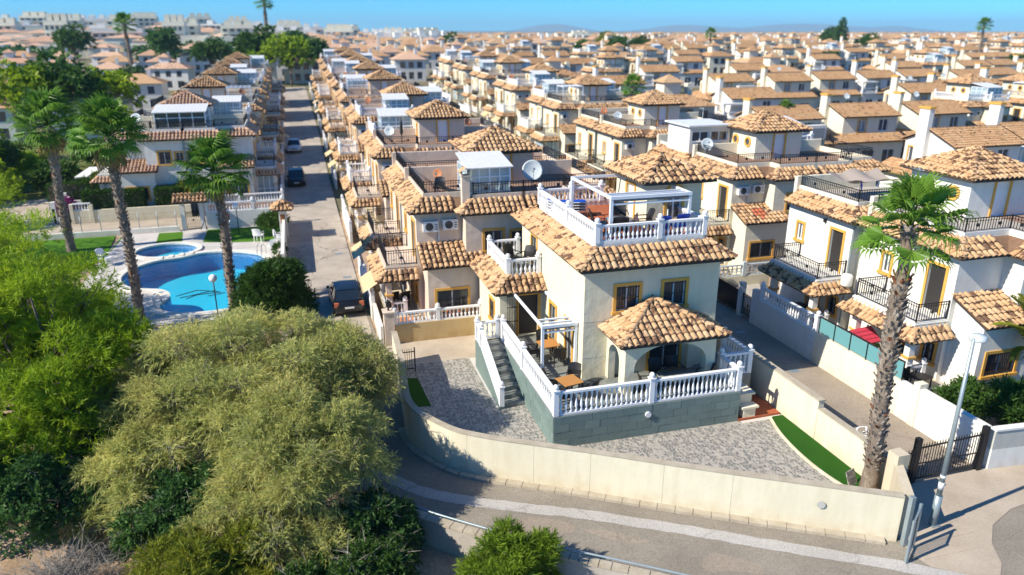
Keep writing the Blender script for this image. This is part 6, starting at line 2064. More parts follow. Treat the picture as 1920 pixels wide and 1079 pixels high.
def town(n, y0, y1, name, label):
    w = MB(); rf_ = MB()
    for i in range(n):
        y = y0 + (y1 - y0) * random.random() ** 1.3; x = random.uniform(.16 * y, 1.4 * y)
        s = random.uniform(8, 18); d = random.uniform(8, 12); h = random.uniform(4, 7); z = tz(x, y) - 1
        w.box(x, y, z, x + s, y + d, z + h); c = (x + s / 2, y + d / 2, z + h + 2)
        p = [(x - .5, y - .5, z + h), (x + s + .5, y - .5, z + h), (x + s + .5, y + d + .5, z + h), (x - .5, y + d + .5, z + h)]
        for k in range(4): rf_.poly([p[k], p[(k + 1) % 4], c])
    o = link(name, w.mesh(name, M['creamwhite'])); o['kind'] = 'stuff'; o['label'] = label; o['category'] = 'town'
    q = part('roofs', rf_, 'tile_far', o, kind='stuff')
town(1500, 500, 1900, 'distant_town', 'blurred mass of tan-roofed houses filling the plain to the horizon')
w = MB(); rf_ = MB()
for i in range(420):
    y = random.uniform(300, 740); x = random.uniform(-.42 * y, .15 * y)
    if y < 420 and random.random() < .5: continue
    s_ = random.uniform(9, 22); d = random.uniform(8, 12); h = random.uniform(4, 7.5); z = tz(x, y) - 1
    w.box(x, y, z, x + s_, y + d, z + h)
    if random.random() < .45:
        c = (x + s_ / 2, y + d / 2, z + h + 1.8); p = [(x - .5, y - .5, z + h), (x + s_ + .5, y - .5, z + h), (x + s_ + .5, y + d + .5, z + h), (x - .5, y + d + .5, z + h)]
        for k in range(4): rf_.poly([p[k], p[(k + 1) % 4], c])
o = link('hillside_town', w.mesh('hillside_town', M['creamwhite'])); o['kind'] = 'stuff'; o['label'] = 'blurred low town climbing the slope on the left skyline'; o['category'] = 'town'
part('roofs', rf_, 'tile_pink', o, kind='stuff')
# white apartment blocks on the hill and along the skyline
def apartment(kind):
    w, d, h_ = [(26, 10, 8.5), (18, 10, 10.5), (36, 10, 7)][kind]
    h = thing('apartment_block', '', 'apartment block', (0, 0, 0))
    m = MB(); m.box(0, 0, -6, w, d, h_)
    for k in range(3): m.box(w * (.12 + .3 * k), d * .3, h_, w * (.12 + .3 * k) + 4, d * .3 + 4, h_ + 2.6)
    part('wall', m, ['white', 'creamwhite', 'white'][kind], h)
    m = MB(); b = MB()
    fl = int(h_ / 3)
    for f in range(fl):
        for k in range(int(w / 4)): m.box(1.2 + 4 * k, -.12, f * 3 + .9, 3.4 + 4 * k, -.002, f * 3 + 2.4)
        for k in range(int(d / 4)): m.box(-.12, 1 + 4 * k, f * 3 + .9, -.002, 3 + 4 * k, f * 3 + 2.4)
        b.box(.5, -1.2, f * 3 + 2.75, w - .5, -.003, f * 3 + 3.0)
    part('windows', m, 'glass', h, kind='stuff'); part('balconies', b, ['pink', 'white', 'grey_stucco'][kind], h, kind='stuff')
    return h
AP = [apartment(k) for k in range(3)]; au = set(); GAp = 'apartment blocks along the skyline'
na = 0
for r, (y, sp) in enumerate(((480, 30), (570, 33), (660, 36), (750, 38))):
    x = -.40 * y; i = 0
    while x < .19 * y:
        k = (i + r) % 3 if (i * 7 + r) % 5 else 1
        lab = f'{["white", "tall cream", "long low white"][k]} apartment block, {ordw(i)} from the left in the {["nearest", "second", "third", "topmost"][r]} skyline row'
        yy = y + random.uniform(-14, 14)
        if k not in au: au.add(k); o = AP[k]; o.location = (x, yy, tz(x, yy)); o['label'] = lab; o['group'] = GAp
        else: dup(AP[k], (x, yy, tz(x, yy)), random.uniform(-8, 8), lab, GAp)
        x += sp * random.uniform(.9, 1.25); i += 1
for i, (x, y) in enumerate(((205, 640), (245, 660), (300, 690), (335, 705), (620, 800), (700, 830))):
    dup(AP[i % 3], (x, y, tz(x, y) - 2), 0, f'{["white", "tall cream", "long low white"][i % 3]} apartment block on the plain skyline, {ordw(i)} from the street', GAp)
for i, (x, y) in enumerate(((-118, 440), (-62, 430))):
    o = dup(AP[1], (x, y, tz(x, y)), 0, ['tall grey-brown apartment tower left of its twin on the left skyline', 'tall grey-brown apartment tower right of its twin on the left skyline'][i], GAp, (.6, 1, 1.25))
# distant mountains
def ridge(x0, x1, y, hs, name, label):
    m = MB(); n = len(hs); k = 8
    P = curve([(x0 + (x1 - x0) * i / (n - 1), h) for i, h in enumerate(hs)], k)
    m.add([(x, y - 900, -20) for x, h in P] + [(x, y, h) for x, h in P] + [(x, y + 1500, -20) for x, h in P],
          [(j * len(P) + i, j * len(P) + i + 1, (j + 1) * len(P) + i + 1, (j + 1) * len(P) + i) for j in range(2) for i in range(len(P) - 1)], True)
    o = struct(name, m, 'land')
ridge(5200, 10600, 11000, [20, 95, 80, 60, 105, 120, 100, 70, 85, 30], 'mountains', '')
ridge(3300, 4700, 11500, [10, 80, 110, 70, 10], 'mountains', '')
# ---------------------------------------------------------------- trees in the middle distance
def proto_tree(seed, mat, kind='coarse', h=5.0, r=2.6, n=2600):
    t = tree('garden_tree', '', 'tree', (0, 0, 0), blob((0, 0, h * .62), (r, r, h * .42), 11, seed, .85, .5), kind, n, None, .16, seed, mat)
    return t
PT = [proto_tree(101, 'midleaf'), proto_tree(102, 'pine'), proto_tree(103, 'darkleaf', h=5.5, r=2.2), proto_tree(104, 'limeleaf', h=4.5)]
TL = ['mid-green leafy', 'bright green', 'dark green', 'yellow-green']
tu = set()
def put_tree(k, x, y, sc, where, grp='garden trees among the houses', z=None):
    lab = f'{TL[k]} tree {where}'
    loc = (x, y, tz(x, y) if z is None else z)
    if k not in tu:
        tu.add(k); o = PT[k]; o.location = loc; o.scale = (sc, sc, sc); o['label'] = lab; o['group'] = grp; return
    dup(PT[k], loc, random.uniform(0, 360), lab, grp, (sc, sc, sc * random.uniform(.9, 1.1)))
for a in ((1, -.6, 190, 2.1, 'closing the far end of the street, in front of the others'), (0, -7, 196, 2.4, 'left of the far end of the street'), (2, 5, 200, 1.9, 'right of the far end of the street'), (1, -9, 178, 1.5, 'low beside the left row at the far end of the street'),
          (1, -25.5, 118, 1.8, 'between the left palms and the roofs behind the pool'), (0, -29.8, 116, 1.9, 'behind the leftmost palm crown'), (1, -22.5, 104, 1.0, 'just left of the pool villa roofs'), (1, -34, 113, 1.7, 'near the left frame edge behind the palms'), (2, -29, 84, .8, 'low behind the pool villa garden'), (1, -31, 82, 1.2, 'left of the low one behind the pool villa garden'), (0, -38, 96, 1.5, 'at the left frame edge behind the palms'), (1, -25, 66, .8, 'on the grass left of the back path'),
          (2, 33, 75, .9, 'tall and dark between the lane villas'), (2, 41, 60, .7, 'behind the round-windowed tower'), (0, 44, 54, .75, 'beside the white villa with corner balcony'),
          (2, -30, 160, 1.3, 'dark among the pink-roofed houses'), (0, -20, 215, 2.0, 'left of the street end behind the row'), (2, -36, 240, 2.2, 'behind the pink-roofed houses'), (0, -60, 250, 2.2, 'left among the pink-roofed houses, far back'), (2, 2, 250, 2.0, 'between the apartments and the street end'),
          (2, 84, 215, 1.6, 'left of two dark trees on the plain'), (2, 96, 220, 1.7, 'right of two dark trees on the plain'), (0, 118, 250, 1.6, 'behind the chimney villas, left'), (2, 150, 190, 1.3, 'behind the chimney villas, middle'), (0, 205, 240, 1.8, 'behind the chimney villas, right'), (2, 190, 165, 1.2, 'beside the feathery palm on the right skyline'),
          (0, 60, 300, 2.0, 'far on the plain behind the lane villas'), (3, 140, 330, 2.2, 'far on the plain, second clump'), (2, 300, 380, 2.4, 'far on the plain, at the right'), (2, 260, 330, 2.0, 'far on the plain, before the right one')):
    put_tree(*a)
w = MB()
def wood(n, fx, fy, name, label):
    rng2 = np.random.default_rng(77)
    cl = [(fx(), fy()) for _ in range(n)]
    P, A = sprays([(x, y, tz(x, y) + 1.6, 5, 5, 2.4) for x, y in cl], n * 55, 4, rng2, 1, 1, .2, .8, .3, 1.2)
    o = link(name, leaves(P, A, 2.2, 1.3, rng2, .1, name, 'darkleaf')); o['kind'] = 'stuff'; o['label'] = label; o['category'] = 'trees'
wood(34, lambda: random.uniform(-60, 45), lambda: random.uniform(290, 400), 'treeline', 'dark belt of trees below the apartment blocks on the left')
wood(46, lambda: random.uniform(-150, -85), lambda: random.uniform(285, 340), 'scrub', 'green scrubby slope at the left below the apartments')
wood(50, lambda: random.uniform(-340, 80), lambda: random.uniform(800, 860), 'hilltop_treeline', 'thin line of dark trees along the left hilltop')
ar = thing('araucaria', 'tall tiered araucaria tree standing above the right skyline', 'tree', (250, 310, tz(250, 310)))
m = MB(); m.path([(0, 0, 0), (0, 0, 17)], .35, 6, .08); part('trunk', m, 'bark', ar)
rng3 = np.random.default_rng(9); cl = []
for k in range(11):
    z = 5 + k * 1.1; r_ = 3.2 * (1 - k / 12) + .4
    for j in range(7): cl.append((r_ * .6 * math.cos(j * .9 + k), r_ * .6 * math.sin(j * .9 + k), z, r_ * .5, r_ * .5, .3))
P, A = sprays(cl, 1200, 3, rng3, 1, 1, .1, .5, .4, .5); link('crown', leaves(P, A, 1.0, .4, rng3, .1, 'crown', 'darkleaf'), ar)
def far_palm(x, y, sc, lab):
    o = dup(PALM0, (x, y, tz(x, y)), random.uniform(0, 360), lab, 'palms among the houses', (sc, sc, sc))
for a in ((37.5, 80, .92, 'tall fan palm among the lane villas, left of the cream tower'), (33, 92, .8, 'short fan palm among the lane villas near the tall one'), (52, 72, .7, 'fan palm in front of the white chimney villas'), (-31, 170, 1.5, 'tall fan palm rising above the pink-roofed houses'), (-8, 290, 2.2, 'tall fan palm on the skyline above the street end'),
          (205, 190, 1.5, 'large fan palm at the right near the skyline'), (120, 205, 1.2, 'fan palm behind the chimney villas')):
    far_palm(*a)

# ---------------------------------------------------------------- cars
def car(label, loc, rz, paint, ln=3.95, suv=False):
    c = thing('parked_car', label, 'car', loc, rz, 'cars parked in the street')
    w = .86; h = ln / 2
    st = [(-h, .62, .42, .74), (-h + .12, .78, .3, .86), (-h + .55, .84, .26, .93), (-h + 1.2, .86, .24, .96), (0.3, .87, .24, .94), (h - 1.0, .86, .24, .88), (h - .45, .82, .26, .78), (h - .1, .72, .32, .66), (h, .5, .4, .56)]
    m = MB(); vs = []; fs = []
    for y, hw, zb, zt in st:
        vs += [(-hw, y, zb), (-hw * 1.02, y, (zb + zt) / 2), (-hw * .96, y, zt), (-hw * .6, y, zt + .035), (hw * .6, y, zt + .035), (hw * .96, y, zt), (hw * 1.02, y, (zb + zt) / 2), (hw, y, zb)]
    for i in range(len(st) - 1):
        for k in range(8): fs.append((i * 8 + k, i * 8 + (k + 1) % 8, (i + 1) * 8 + (k + 1) % 8, (i + 1) * 8 + k))
    fs += [tuple(range(7, -1, -1)), tuple(range((len(st) - 1) * 8, len(st) * 8))]
    m.add(vs, fs, True); body = part('body', m, paint, c)
    # cabin: roof and pillars painted, glass between
    rs = [(-h + .28, .70, .94), (-h + .75, .64, 1.40), (-.1, .63, 1.46), (.35, .62, 1.42), (1.05, .70, .95)]
    m = MB(); vs = []; fs = []
    for y, hw, z in rs[1:4]: vs += [(-hw, y, z), (-hw * .5, y, z + .03), (hw * .5, y, z + .03), (hw, y, z)]
    for i in range(2):
        for k in range(3): fs.append((i * 4 + k, i * 4 + k + 1, i * 4 + 5 + k, i * 4 + 4 + k))
    m.add(vs, fs, True)
    for sx in (-1, 1):
        for (y0, z0, x0), (y1, z1, x1) in (((-h + .3, .94, .72), (-h + .76, 1.40, .645)), ((1.05, .94, .74), (.36, 1.42, .63)), ((-.35, .95, .80), (-.3, 1.44, .64))):
            m.bar((sx * x0, y0, z0), (sx * x1, y1, z1), .05, .05)
    part('roof', m, paint, c)
    g = MB()
    g.quad((-.70, -h + .28, .95), (.70, -h + .28, .95), (.63, -h + .74, 1.39), (-.63, -h + .74, 1.39)); part('rear_window', g, 'carglass', c)
    g = MB(); g.quad((-.72, 1.06, .94), (.72, 1.06, .94), (.61, .36, 1.41), (-.61, .36, 1.41)); part('windscreen', g, 'carglass', c)
    for sx in (-1, 1):
        g = MB(); g.add([(sx * .8, -h + .4, .95), (sx * .81, 1.0, .94), (sx * .63, .35, 1.42), (sx * .635, -.1, 1.445), (sx * .64, -h + .78, 1.39)], [(0, 1, 2, 3, 4)]); part('side_window', g, 'carglass', c)
        mm = MB(); mm.box(sx * .84, .78, .92, sx * 1.0, .9, 1.04); part('mirror', mm, paint, c)
        hl = MB(); hl.add([(sx * .42, h - .06, .58), (sx * .76, h - .22, .6), (sx * .8, h - .42, .75), (sx * .5, h - .22, .71)], [(0, 1, 2, 3)]); part('headlight', hl, 'acwhite', c)
        tl = MB(); tl.box(sx * .56, -h + .03, .66, sx * .80, -h + .16, .9); part('tail_light', tl, 'tile_red', c)
        for y in (-h + .72, h - .78):
            t = MB(); t.disc((sx * .78, y, .31), (1, 0, 0), .31, .2, 16); tw = part('wheel', t, 'rubber', c)
            r_ = MB(); r_.disc((sx * .885, y, .31), (1, 0, 0), .19, .02, 10); part('rim', r_, 'chrome', tw)
    pl = MB(); pl.box(-.25, h - .02, .42, .25, h + .015, .53); pl.box(-.25, -h - .01, .55, .25, -h + .02, .66); part('number_plate', pl, 'acwhite', c)
    gr = MB(); gr.box(-.4, h - .06, .54, .4, h + .004, .62); part('front_grille', gr, 'rubber', c)
    return c
def paint(name, col):
    t = NT(name); d = t.bsdf(col, 0.35, None, 0.0, 0.4); d.inputs['Coat Weight'].default_value = 0.2; d.inputs['Coat Roughness'].default_value = 0.05; return t.m
M['carblack'] = paint('black_car_paint', (0.008, 0.009, 0.011)); M['carwhite'] = paint('white_car_paint', (0.72, 0.73, 0.74)); M['carnavy'] = paint('dark_navy_paint', (0.008, 0.009, 0.014))
car('black hatchback seen from behind, parked by the white street wall', (1.75, 40.8, .0), 2, 'carblack')
car('white hatchback facing the camera in the left street', (-.75, 97.2, tz(0, 97)), 180, 'carwhite')
car('dark navy car facing the camera, parked behind the balustrade in the street', (-.65, 77.6, tz(0, 77)), 180, 'carnavy', 4.3)
car('small white car almost hidden in the lane between the villas', (21.5, 62, .0), 0, 'carwhite')

# ---------------------------------------------------------------- furniture
def chair(label, loc, rz, kind='rattan', group=None, sc=1.0):
    mat = {'rattan': 'black_rattan', 'blue': 'blue_plastic', 'white': 'whitepaint', 'metal': 'iron', 'beige': 'awning'}[kind]
    c = thing('chair', label, 'chair', loc, rz, group, (sc, sc, sc))
    lm = 'whitepaint' if kind in ('white',) else ('galv' if kind == 'blue' else mat)
    for x in (-.23, .23):
        for y in (-.22, .22):
            m = MB(); m.bar((x, y, 0), (x * .95, y * .95, .44), .04, .04); part('leg', m, lm, c)
    m = MB(); m.prism([(-.27, -.27), (.27, -.27), (.25, .25), (-.25, .25)], .42, .47); part('seat', m, mat, c)
    m = MB(); th = math.radians(12); n = 6; vs = []
    for j in range(3):
        z = .47 + .22 * j; yo = .22 + .05 * j * j * .6
        for i in range(n + 1):
            x = -.27 + .54 * i / n; k = 1 - (x / .27) ** 2
            top = .05 * k if j == 2 else 0
            vs += [(x, yo + .06 * k, z + top), (x, yo + .03 + .06 * k, z + top)]
    q = 2 * (n + 1)
    for j in range(2):
        for i in range(n):
            a = j * q + 2 * i
            m.add([vs[a], vs[a + 2], vs[a + q + 2], vs[a + q]], [(0, 1, 2, 3)]); m.add([vs[a + 1], vs[a + 3], vs[a + q + 3], vs[a + q + 1]], [(0, 1, 2, 3)])
    for i in range(n): m.add([vs[2 * q + 2 * i], vs[2 * q + 2 * i + 1], vs[2 * q + 2 * i + 3], vs[2 * q + 2 * i + 2]], [(0, 1, 2, 3)])
    part('backrest', m, mat, c)
    for x in (-.27, .27):
        m = MB(); m.path([(x, -.2, .44), (x, -.2, .66), (x, .24, .67)], .022, 5); part('armrest', m, lm, c)
    return c
def square_table(label, loc, rz, w=.82, h=.74, top='orangewood', leg='iron'):
    t = thing('table', label, 'table', loc, rz)
    m = MB(); m.box(-w / 2, -w / 2, h - .035, w / 2, w / 2, h); part('tabletop', m, top, t)
    for x in (-1, 1):
        for y in (-1, 1):
            m = MB(); m.bar((x * (w / 2 - .05), y * (w / 2 - .05), 0), (x * (w / 2 - .05), y * (w / 2 - .05), h - .035), .05, .05); part('leg', m, leg, t)
def round_table(label, loc, r, h=.74, top='glass_curtain', rx=1.0):
    t = thing('table', label, 'table', loc); t.scale = (rx, 1, 1)
    m = MB(); m.lathe([(r, h - .03), (r, h)], 24); part('tabletop', m, top, t)
    m = MB(); m.lathe([(.3, 0), (.28, .04), (.09, .1), (.08, h - .1), (.25, h - .03)], 10); part('pedestal', m, 'black_rattan', t)
DK = 1.352
square_table('orange wooden square table at the front corner of the slate terrace', (9.3, 24.35, DK), 12)
for k, (x, y, rz, lab) in enumerate(((8.75, 24.95, 60, 'black chair on the left of the front terrace table'), (9.75, 25.05, -25, 'black chair behind the front terrace table, by the wall corner'), (8.85, 23.75, 130, 'black chair tucked under the near side of the front terrace table'), (10.0, 24.0, 215, 'black chair pulled out to the right of the front terrace table'))):
    chair(lab, (x, y, DK), rz, 'rattan', 'black chairs on the slate terrace')
square_table('orange wooden square table under the white terrace pergola', (9.65, 28.0, DK), 4)
for k, (x, y, rz, lab) in enumerate(((9.7, 28.75, 0, 'black chair behind the pergola table'), (9.85, 27.3, 180, 'black chair on the near side of the pergola table'), (9.0, 28.0, 90, 'black chair left of the pergola table'))):
    chair(lab, (x, y, DK), rz, 'rattan', 'black chairs on the slate terrace')
round_table('pale oval table in front of the arched porch', (13.6, 23.75, DK), .62, .72, 'decktile', 1.3)
for x, y, rz, lab in ((12.35, 23.75, 80, 'dark chair left of the pale oval porch table'), (13.2, 24.6, 0, 'dark chair behind the pale oval porch table, left of its twin'), (14.0, 24.6, 0, 'dark chair behind the pale oval porch table, right of its twin'), (14.9, 23.8, -90, 'dark chair right of the pale oval porch table')):
    chair(lab, (x, y, DK), rz, 'rattan', 'dark chairs at the arched porch')
TZ = 6.782
round_table('round glass table between wicker armchairs on the red roof terrace', (12.65, 27.75, TZ), .6)
for x, y, rz, lab in ((11.9, 28.1, 75, 'dark wicker armchair left of the round glass roof table'), (13.1, 28.75, -15, 'dark wicker armchair behind the round glass roof table'), (13.6, 27.6, -100, 'dark wicker armchair right of the round glass roof table'), (12.3, 27.0, 165, 'dark wicker armchair with its back to the front roof balustrade')):
    chair(lab, (x, y, TZ), rz, 'rattan', 'wicker armchairs on the roof terrace', 1.2)
chair('blue folding chair behind the front roof balustrade, nearer the middle newel', (14.1, 26.85, TZ), 170, 'blue', 'blue roof terrace chairs', 1.15)
chair('blue folding chair at the right end of the front roof balustrade', (14.95, 26.95, TZ), 185, 'blue', 'blue roof terrace chairs', 1.15)
for k in range(4):
    t = thing('sun_lounger', f'blue and grey sun lounger, {["lowest", "second lowest", "second highest", "topmost"][k]} of the stack on the red roof terrace', 'sun lounger', (11.75, 31.7, TZ + .13 * k), 78, 'stacked sun loungers on the roof terrace')
    m = MB()
    for s in (-.3, .3): m.path([(s, -.9, .12), (s, -.9, .3), (s, .3, .3), (s, .95, .42), (s, .95, .1)], .025, 5)
    part('frame', m, 'alu', t)
    m = MB(); m.box(-.28, -.85, .29, .28, .3, .33) if k == 3 else m.box(-.28, -.85, .29, .28, .3, .31); m.add([(-.28, .3, .3), (.28, .3, .3), (.28, .9, .42), (-.28, .9, .42)], [(0, 1, 2, 3)]); part('sling', m, 'blue_plastic' if k == 3 else 'greyfab', t)
chair('dark wicker chair on the small balcony above the annex, left', (9.3, 32.3, 4.265), 30, 'rattan', 'balcony wicker chairs', 1.15)
chair('dark wicker chair on the small balcony above the annex, right by the door', (9.75, 31.9, 4.265), -60, 'rattan', 'balcony wicker chairs', 1.15)
pr_ = MB(); pr_.path([(15.0, 28.0, TZ), (15.0, 28.0, TZ + .95)], .04, 6); solo('parasol_stand', pr_, 'galv', 'grey parasol stand on the roof terrace near the stair tower', 'parasol stand')
# pool garden furniture
chair('white plastic armchair alone on the lawn edge by the pool', (-3.6, 56.6, 0), 160, 'white', 'white plastic chairs by the pool', 1.15)
chair('white plastic armchair beside the stacked ones at the street wall', (-2.5, 53.3, 0), 200, 'white', 'white plastic chairs by the pool', 1.15)
for k in range(4): chair(f'white plastic armchair, {["lowest", "second lowest", "second highest", "topmost"][k]} of the stack by the street wall', (-2.0, 54.4, .12 * k), 90, 'white', 'white plastic chairs by the pool', 1.1)
chair('white plastic chair on the shaded deck at the left of the pool', (-13.3, 53.2, 0), 60, 'white', 'white plastic chairs by the pool', 1.2)
def globe(label, loc):
    t = thing('globe_lamp', label, 'lamp', loc, 0, 'globe lamps in the pool garden')
    m = MB(); m.path([(0, 0, 0), (0, 0, 2.15)], .035, 6); part('pole', m, 'iron', t)
    m = MB(); m.ball((0, 0, 2.3), .22, 14); part('globe', m, 'whitepaint', t)
globe('white globe garden lamp on the lawn in front of the pool wall', (-5.15, 59.0, 0))
globe('white globe garden lamp at the near edge of the large pool', (-5.2, 40.9, 0))
pt = thing('plant_pot', 'potted plant by the street wall beside the pool', 'plant pot', (-2.0, 51.2, 0))
m = MB(); m.lathe([(.15, 0), (.22, .35), (.24, .36), (.02, .34)], 10); part('pot', m, 'terracotta', pt)
rngp = np.random.default_rng(3); P, A = cloud([(0, 0, .75, .4, .4, .4)], 500, rngp); link('foliage', leaves(P, A, .25, .08, rngp, .1, 'foliage', 'midleaf'), pt)
# terraces of the near villas
chair('grey sling chair on the railed roof terrace beside the glazed roof room', (6.9, 38.2, 6.685), -20, 'metal', None, 1.0)
lg = thing('sun_lounger', 'dark folded sun lounger beside the grey sling chair on the tan villa roof', 'sun lounger', (7.6, 38.1, 6.685), 70)
m = MB(); m.path([(-.3, -.8, .1), (-.3, .2, .3), (-.3, .8, .6)], .025, 5); m.path([(.3, -.8, .1), (.3, .2, .3), (.3, .8, .6)], .025, 5); part('frame', m, 'iron', lg)
m = MB(); m.add([(-.28, -.7, .14), (.28, -.7, .14), (.28, .2, .31), (-.28, .2, .31), (.28, .8, .6), (-.28, .8, .6)], [(0, 1, 2, 3), (3, 2, 4, 5)]); part('sling', m, 'black_rattan', lg)
chair('beige chair on the balcony of the tan villa behind the nearest one', (4.3, 44.6, 3.42), 180, 'beige')
for x, y, lab in ((4.15, 38.6, 'dark cushioned chair on the porch of the nearest tan villa, by the street'), (4.75, 38.5, 'dark cushioned chair on the porch of the nearest tan villa, by the door')): chair(lab, (x, y, .56), 200, 'rattan', 'porch chairs of the nearest tan villa')
DISH = thing('satellite_dish', 'very large grey satellite dish on a roof terrace behind the corner house', 'satellite dish', (12.2, 38.6, 6.7))
sat_dish(DISH, 0, 0, 0, .58, 1.0, (-.15, -1, .42))
# bicycles against the villa wall
def bicycle(label, loc, rz):
    b = thing('bicycle', label, 'bicycle', loc, rz, 'bicycles behind the ochre wall')
    for y in (-.5, .5):
        m = MB(); m.path([(0, y + .32 * math.cos(a), .34 + .32 * math.sin(a)) for a in [i * math.pi / 8 for i in range(17)]], .022, 5)
        for k in range(4): a = k * math.pi / 4; m.bar((0, y - .3 * math.cos(a), .34 - .3 * math.sin(a)), (0, y + .3 * math.cos(a), .34 + .3 * math.sin(a)), .008, .008)
        part('wheel', m, 'rubber', b)
    m = MB()
    for p, q in (((0, -.5, .34), (0, -.12, .32)), ((0, -.12, .32), (0, -.2, .8)), ((0, -.5, .34), (0, -.18, .72)), ((0, -.12, .32), (0, .38, .75)), ((0, -.18, .72), (0, .36, .82)), ((0, .5, .34), (0, .34, .92))): m.path([p, q], .022, 5)
    part('frame', m, 'tile_red', b)
    m = MB(); m.box(-.07, -.32, .82, .07, -.08, .87); part('saddle', m, 'rubber', b)
    m = MB(); m.path([(-.25, .28, .98), (0, .36, .96), (.25, .28, .98)], .018, 5); part('handlebar', m, 'iron', b)
bicycle('red bicycle leaning by the wall behind the ochre garden wall, left of its twin', (7.0, 35.15, .55), 78)
bicycle('red bicycle leaning by the wall behind the ochre garden wall, right of its twin', (7.9, 35.1, .55), 100)
struct('front_yard', MB().prism([(3.85, 34.87), (10.2, 34.99), (10.2, 35.9), (5.0, 35.9), (5.0, 36.8), (3.85, 36.8)], -.05, .54), 'terracotta')
# outdoor things on the right-hand terraces
ph = thing('playhouse', 'toy playhouse with pink tiled roof and lime green walls behind the glass fence', 'playhouse', (24.2, 25.9, .5), 8)
m = MB(); m.box(-.55, -.5, 0, -.35, -.44, 1.0); m.box(.35, -.5, 0, .55, -.44, 1.0); m.box(-.55, -.44, 0, -.49, .5, 1.0); m.box(.49, -.44, 0, .55, .5, 1.0); m.box(-.35, -.5, .75, .35, -.44, 1.0); m.box(-.49, .44, 0, .49, .5, 1.0)
M['lime'] = plain('lime_plastic', (0.22, 0.42, 0.02), 0.4); M['pinkplastic'] = plain('pink_plastic', (0.62, 0.06, 0.10), 0.45)
part('wall', m, 'lime', ph)
rr2 = MB()
for s in (-1, 1):
    for j in range(4):
        for i in range(6):
            a = -.68 + 1.36 * i / 6; y0_, y1_ = s * (.68 - .17 * j), s * (.68 - .17 * (j + 1)); z0_, z1_ = .98 + .13 * j + .03, .98 + .13 * (j + 1)
            rr2.add([(a, y0_, z0_), (a + .21, y0_, z0_), (a + .21, y1_, z1_ + .0), (a, y1_, z1_)], [(0, 1, 2, 3)])
    rr2.quad((-.69, s * .68, .97), (.69, s * .68, .97), (.69, 0, 1.49), (-.69, 0, 1.49))
part('roof', rr2, 'pinkplastic', ph)
sl = thing('toy_slide', 'small yellow-green toy slide beside the playhouse', 'slide', (24.9, 25.4, .5), -30)
m = MB(); m.add([(-.15, -.7, .05), (.15, -.7, .05), (.15, .2, .75), (-.15, .2, .75), (-.15, -.7, .15), (.15, -.7, .15), (.15, .2, .87), (-.15, .2, .87)], [(0, 1, 2, 3), (0, 4, 7, 3), (1, 2, 6, 5)]); part('chute', m, 'lime', sl)
m = MB(); m.bar((-.15, .2, 0), (-.15, .2, .85), .04, .04); m.bar((.15, .2, 0), (.15, .2, .85), .04, .04); part('ladder', m, 'lime', sl)
bs = MB(); bs.lathe([(.14, 0), (.11, .05), (.06, .2), (.05, .55), (.1, .62), (.24, .68), (.25, .74), (.05, .7)], 12)
solo('bird_bath', bs, 'white', 'white pedestal bird bath on the terrace behind the glass fence', 'bird bath', (25.0, 23.9, .5))
for x, y, rz, lab in ((24.2, 23.0, 120, 'dark slatted chair near the glass fence'), (25.2, 24.5, -40, 'brown folded chair by the white porch column'), (24.1, 31.3, 40, 'dark chair at the black table behind the lane balustrade'), (25.2, 30.6, -60, 'dark chair on the porch side of the black table behind the lane balustrade')): chair(lab, (x, y, .5), rz, 'rattan', 'dark chairs on the lane terraces')
square_table('long black table behind the lane balustrade', (24.6, 30.8, .5), 5, 1.1, .74, 'iron')
square_table('low dark table near the glass fence', (24.7, 22.7, .5), 15, .8, .5, 'shutter')
bq = thing('barbecue', 'dark kettle barbecue on the terrace beside the bird bath', 'barbecue', (25.1, 25.0, .5))
m = MB(); m.ball((0, 0, .8), .24, 12, .8); part('kettle', m, 'iron', bq)
for k in range(3): m = MB(); m.bar((.1 * math.cos(k * 2.1), .1 * math.sin(k * 2.1), .7), (.25 * math.cos(k * 2.1), .25 * math.sin(k * 2.1), 0), .025, .025); part('leg', m, 'galv', bq)
wt = MB(); wt.lathe([(.24, 0), (.27, .06), (.27, .5), (.22, .58), (.06, .6)], 14); solo('water_tank', wt, 'white', 'round white water tank on the beige party wall beside the palm', 'tank', (25.3, 28.5, 3.1))
fl_ = thing('flag', 'small blue and yellow flag on the terrace railing corner of the white villa', 'flag', (26.2, 29.6, 7.0))
m = MB(); m.path([(0, 0, 0), (0, 0, 1.1)], .015, 4); part('flagpole', m, 'iron', fl_)
m = MB(); m.add([(0, 0, 1.1), (-.03, -.08, .75), (.1, -.04, .45), (.14, 0, .85)], [(0, 1, 2, 3)]); part('cloth', m, 'blue_plastic', fl_)
tq = MB()
tv = [(26.5 + 3.2 * i / 12, 30.6 + 1.9 * j / 6, 7.72 + .07 * math.sin(i * .9 + j * .4) + .12 * abs(math.cos(i * math.pi / 6)) - .25 * math.sin(math.pi * j / 6) + .03 * j) for j in range(7) for i in range(13)]
tq.add(tv, [(j * 13 + i, j * 13 + i + 1, (j + 1) * 13 + i + 1, (j + 1) * 13 + i) for j in range(6) for i in range(12)], True)
solo('tarpaulin', tq, 'tarp', 'sagging brown tarpaulin stretched over the roof terrace of the white villa', 'tarpaulin')
bn = MB(); bn.lathe([(.3, 0), (.34, .9), (.36, .92), (.3, 1.0)], 10); solo('dark_bin', bn, 'iron', 'dark bin at the right frame edge behind the bushes', 'bin', (28.3, 19.8, 0))
